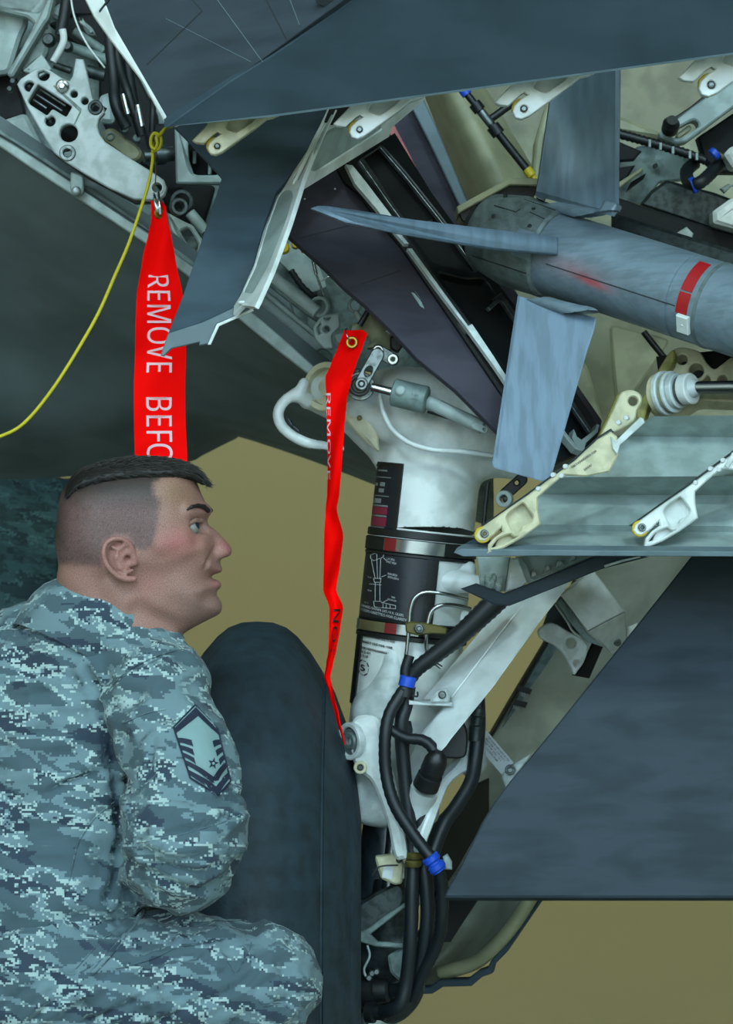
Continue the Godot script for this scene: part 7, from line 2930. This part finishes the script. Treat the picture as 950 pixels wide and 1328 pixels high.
	knob(m, P(276.5, 990, depth_at(spx, 276.5, 990, 12.0) - 0.0034), -cf, 0.0018, 0.001)
	part(m, "star_centre", M.patch_green, patch)
	m = Mb.new()
	var rim := PackedVector3Array()
	for i in 40:
		var f := i / 10.0
		if f < 1.0:
			rim.append(pp.call(-f, 0.0, 0.003))
		elif f < 2.0:
			rim.append(pp.call(-1.0, f - 1.0, 0.003))
		elif f < 3.0:
			rim.append(pp.call(-1.0 + (f - 2.0) * 2.0, 1.0, 0.003))
		else:
			rim.append(pp.call(1.0, 4.0 - f, 0.003))
	rim.append(pp.call(1.0, 0.0, 0.003))
	rim.append(pp.call(0.0, 0.0, 0.003))
	tube(m, rim, 0.0012, 6)
	part(m, "patch_border", M.patch_navy, patch)

	# --- trousers
	s = Sdf.new(Vector3(-0.72, -0.04, -4.55), Vector3(0.0, 0.68, -3.55), 0.0078)
	s.ell(P(40, 1240, 4.01), yaw, Vector3(0.165, 0.115, 0.13), 0.04)
	s.cap(P(60, 1272, 3.95), P(250, 1275, 3.92), 0.102, 0.090, 0.03)
	s.cap(P(250, 1275, 3.92), P(336, 1272, 3.91), 0.090, 0.078, 0.03)
	s.cap(P(334, 1285, 3.92), P(262, 1500, 3.97), 0.076, 0.070, 0.03)
	s.cap(P(262, 1500, 3.97), P(244, 1610, 3.985), 0.07, 0.062, 0.02)
	s.cap(P(0, 1250, 4.1), P(112, 1612, 4.17), 0.10, 0.075, 0.03)
	s.cap(P(112, 1622, 4.17), P(-160, 1656, 4.15), 0.07, 0.06, 0.02)
	r = s.nets()
	var tv: PackedVector3Array = r[0]
	var tx: PackedInt32Array = r[1]
	tv = creased(tv, tx, [
		[[66, 1172, 74, 1200, 72, 1240, 92, 1262], 0.010, 5.0],
		[[0, 1190, 34, 1174, 62, 1176], 0.006, 4.0],
		[[40, 1324, 90, 1290, 150, 1262, 210, 1244, 262, 1238], 0.009, 5.0],
		[[110, 1330, 170, 1300, 230, 1276, 290, 1262], 0.009, 5.0],
		[[180, 1340, 240, 1310, 300, 1284, 330, 1262], 0.008, 5.0],
		[[0, 1310, 40, 1280, 90, 1262], 0.008, 5.0],
		[[226, 1196, 270, 1192, 314, 1192, 330, 1200, 326, 1226, 306, 1264], 0.006, 3.5],
		[[262, 1252, 284, 1250, 302, 1262], 0.006, 4.0],
		[[200, 1256, 240, 1226, 290, 1214], 0.007, 5.0],
		[[328, 1290, 344, 1306, 366, 1300, 390, 1320], 0.008, 4.0],
		[[330, 1284, 368, 1262, 412, 1256], 0.007, 4.0],
		[[100, 1176, 150, 1196, 160, 1240, 130, 1260], 0.003, 3.0]], 0.0085, Vector3(1.9, 1.6, 1.4), 9)
	m = Mb.new()
	put_net(m, tv, tx)
	part(m, "trousers", M.camo_trousers, t, "grey blue camouflage trousers")
	var tpx := PackedVector3Array()
	for p in tv:
		tpx.append(px(p))
	m = Mb.new()
	for q in [[66, 1176, 76, 1206, 74, 1240, 94, 1264, 150, 1232], [224, 1198, 270, 1194, 316, 1194, 328, 1206, 322, 1232, 308, 1260], [150, 1256, 196, 1244, 232, 1228, 262, 1226, 290, 1240, 304, 1262], [330, 1292, 344, 1304, 362, 1300, 382, 1314, 396, 1328], [98, 1256, 130, 1222, 160, 1196, 176, 1180]]:
		m = Mb.new()
		stitch(m, tpx, q, 0.0009)
		part(m, "trouser_seam", M.camo_trousers, t)
	m = Mb.new()
	stitch(m, tpx, [120, 1262, 140, 1240, 168, 1206, 186, 1182], 0.004)
	part(m, "belt_loop", M.camo_trousers, t)
	# boots
	for q in [[240, 1625, 3.985, 246, 1694, 3.985, 340, 1700, 3.96], [-170, 1658, 4.15, -200, 1646, 4.15, -190, 1668, 4.14]]:
		s = Sdf.new(P(q[0] - 110, 1740, 4.3), P(q[0] + 150, q[1] - 60, 3.85), 0.009)
		s = Sdf.new(Vector3(P(q[0], q[1], q[2]).x - 0.16, -0.02, P(q[0], q[1], q[2]).z - 0.14), Vector3(P(q[0], q[1], q[2]).x + 0.2, P(q[0], q[1], q[2]).y + 0.09, P(q[0], q[1], q[2]).z + 0.14), 0.009)
		s.cap(P(q[0], q[1], q[2]), P(q[3], q[4], q[5]), 0.05, 0.045, 0.02)
		s.cap(P(q[3], q[4], q[5]), P(q[6], q[7], q[8]), 0.042, 0.036, 0.02)
		m = Mb.new()
		add_net(m, s)
		part(m, "boot", M.boot, t)


func other_person() -> void:
	var z := P(0, 700, 6.0).z
	var x := -0.80
	var t := thing("person", "person in dark camouflage standing in the shade behind the crouching man's head", "person", Vector3(x, 0, z))
	var s := Sdf.new(Vector3(x - 0.42, -0.03, z - 0.25), Vector3(x + 0.42, 1.62, z + 0.25), 0.018)
	var v: Callable = func(a: float, b: float, c: float) -> Vector3:
		return Vector3(x + a, b, z + c)
	s.cap(v.call(-0.17, 1.40, 0), v.call(0.17, 1.40, 0), 0.085, 0.085, 0.06)
	s.ell(v.call(0, 1.22, 0), Basis(), Vector3(0.215, 0.26, 0.14), 0.06)
	s.ell(v.call(0, 0.98, 0), Basis(), Vector3(0.19, 0.16, 0.135), 0.06)
	for k: float in [-1.0, 1.0]:
		s.cap(v.call(0.2 * k, 1.39, 0), v.call(0.27 * k, 1.12, -0.02), 0.07, 0.06, 0.03)
		s.cap(v.call(0.27 * k, 1.12, -0.02), v.call(0.25 * k, 0.88, 0.08), 0.058, 0.045, 0.02)
		s.cap(v.call(0.1 * k, 0.92, 0), v.call(0.13 * k, 0.50, 0.01), 0.105, 0.075, 0.03)
		s.cap(v.call(0.13 * k, 0.50, 0.01), v.call(0.14 * k, 0.08, 0), 0.075, 0.06, 0.02)
	var r := s.nets()
	var m := Mb.new()
	put_net(m, creased(r[0], r[1], [], 0.008, Vector3(1.2, 1.8, 1.0), 21), r[1])
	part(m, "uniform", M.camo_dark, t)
	m = Mb.new()
	s = Sdf.new(Vector3(x - 0.14, 1.36, z - 0.16), Vector3(x + 0.14, 1.84, z + 0.16), 0.012)
	s.cap(v.call(0, 1.40, 0), v.call(0, 1.56, 0.01), 0.06, 0.056, 0.03)
	s.ell(v.call(0, 1.675, 0.01), Basis(), Vector3(0.076, 0.112, 0.096), 0.02)
	s.cap(v.call(0, 1.60, 0.05), v.call(0, 1.58, 0.06), 0.05, 0.045, 0.03)
	s.cap(v.call(0, 1.69, 0.105), v.call(0, 1.645, 0.12), 0.012, 0.016, 0.012)
	for k: float in [-1.0, 1.0]:
		s.ell(v.call(0.078 * k, 1.66, 0), Basis(), Vector3(0.012, 0.032, 0.02), 0.008)
	add_net(m, s)
	hand(m, v.call(-0.25, 0.86, 0.085), Vector3(0, -0.95, 0.3).normalized(), Vector3(1, 0, 0))
	hand(m, v.call(0.25, 0.86, 0.085), Vector3(0, -0.95, 0.3).normalized(), Vector3(-1, 0, 0))
	m.col.resize(m.v.size())
	m.col.fill(Color(0.45, 0.25, 0.18))
	part(m, "body", M.skin, t)
	m = Mb.new()
	s = Sdf.new(Vector3(x - 0.12, 1.62, z - 0.14), Vector3(x + 0.12, 1.84, z + 0.14), 0.012)
	s.ell(v.call(0, 1.70, -0.012), Basis(), Vector3(0.083, 0.105, 0.10), 0.02)
	s.box(v.call(0, 1.60, 0.12), Basis(), Vector3(0.2, 0.12, 0.05), 0.01, 0.02, true)
	add_net(m, s)
	part(m, "hair", M.hair, t)
	for k: float in [-1.0, 1.0]:
		m = Mb.new()
		s = Sdf.new(v.call(0.14 * k - 0.08, -0.02, -0.12), v.call(0.14 * k + 0.08, 0.2, 0.26), 0.01)
		s.cap(v.call(0.14 * k, 0.10, 0), v.call(0.14 * k, 0.05, 0), 0.055, 0.05, 0.02)
		s.cap(v.call(0.14 * k, 0.045, 0), v.call(0.15 * k, 0.04, 0.17), 0.045, 0.04, 0.02)
		add_net(m, s)
		part(m, "boot", M.boot, t)
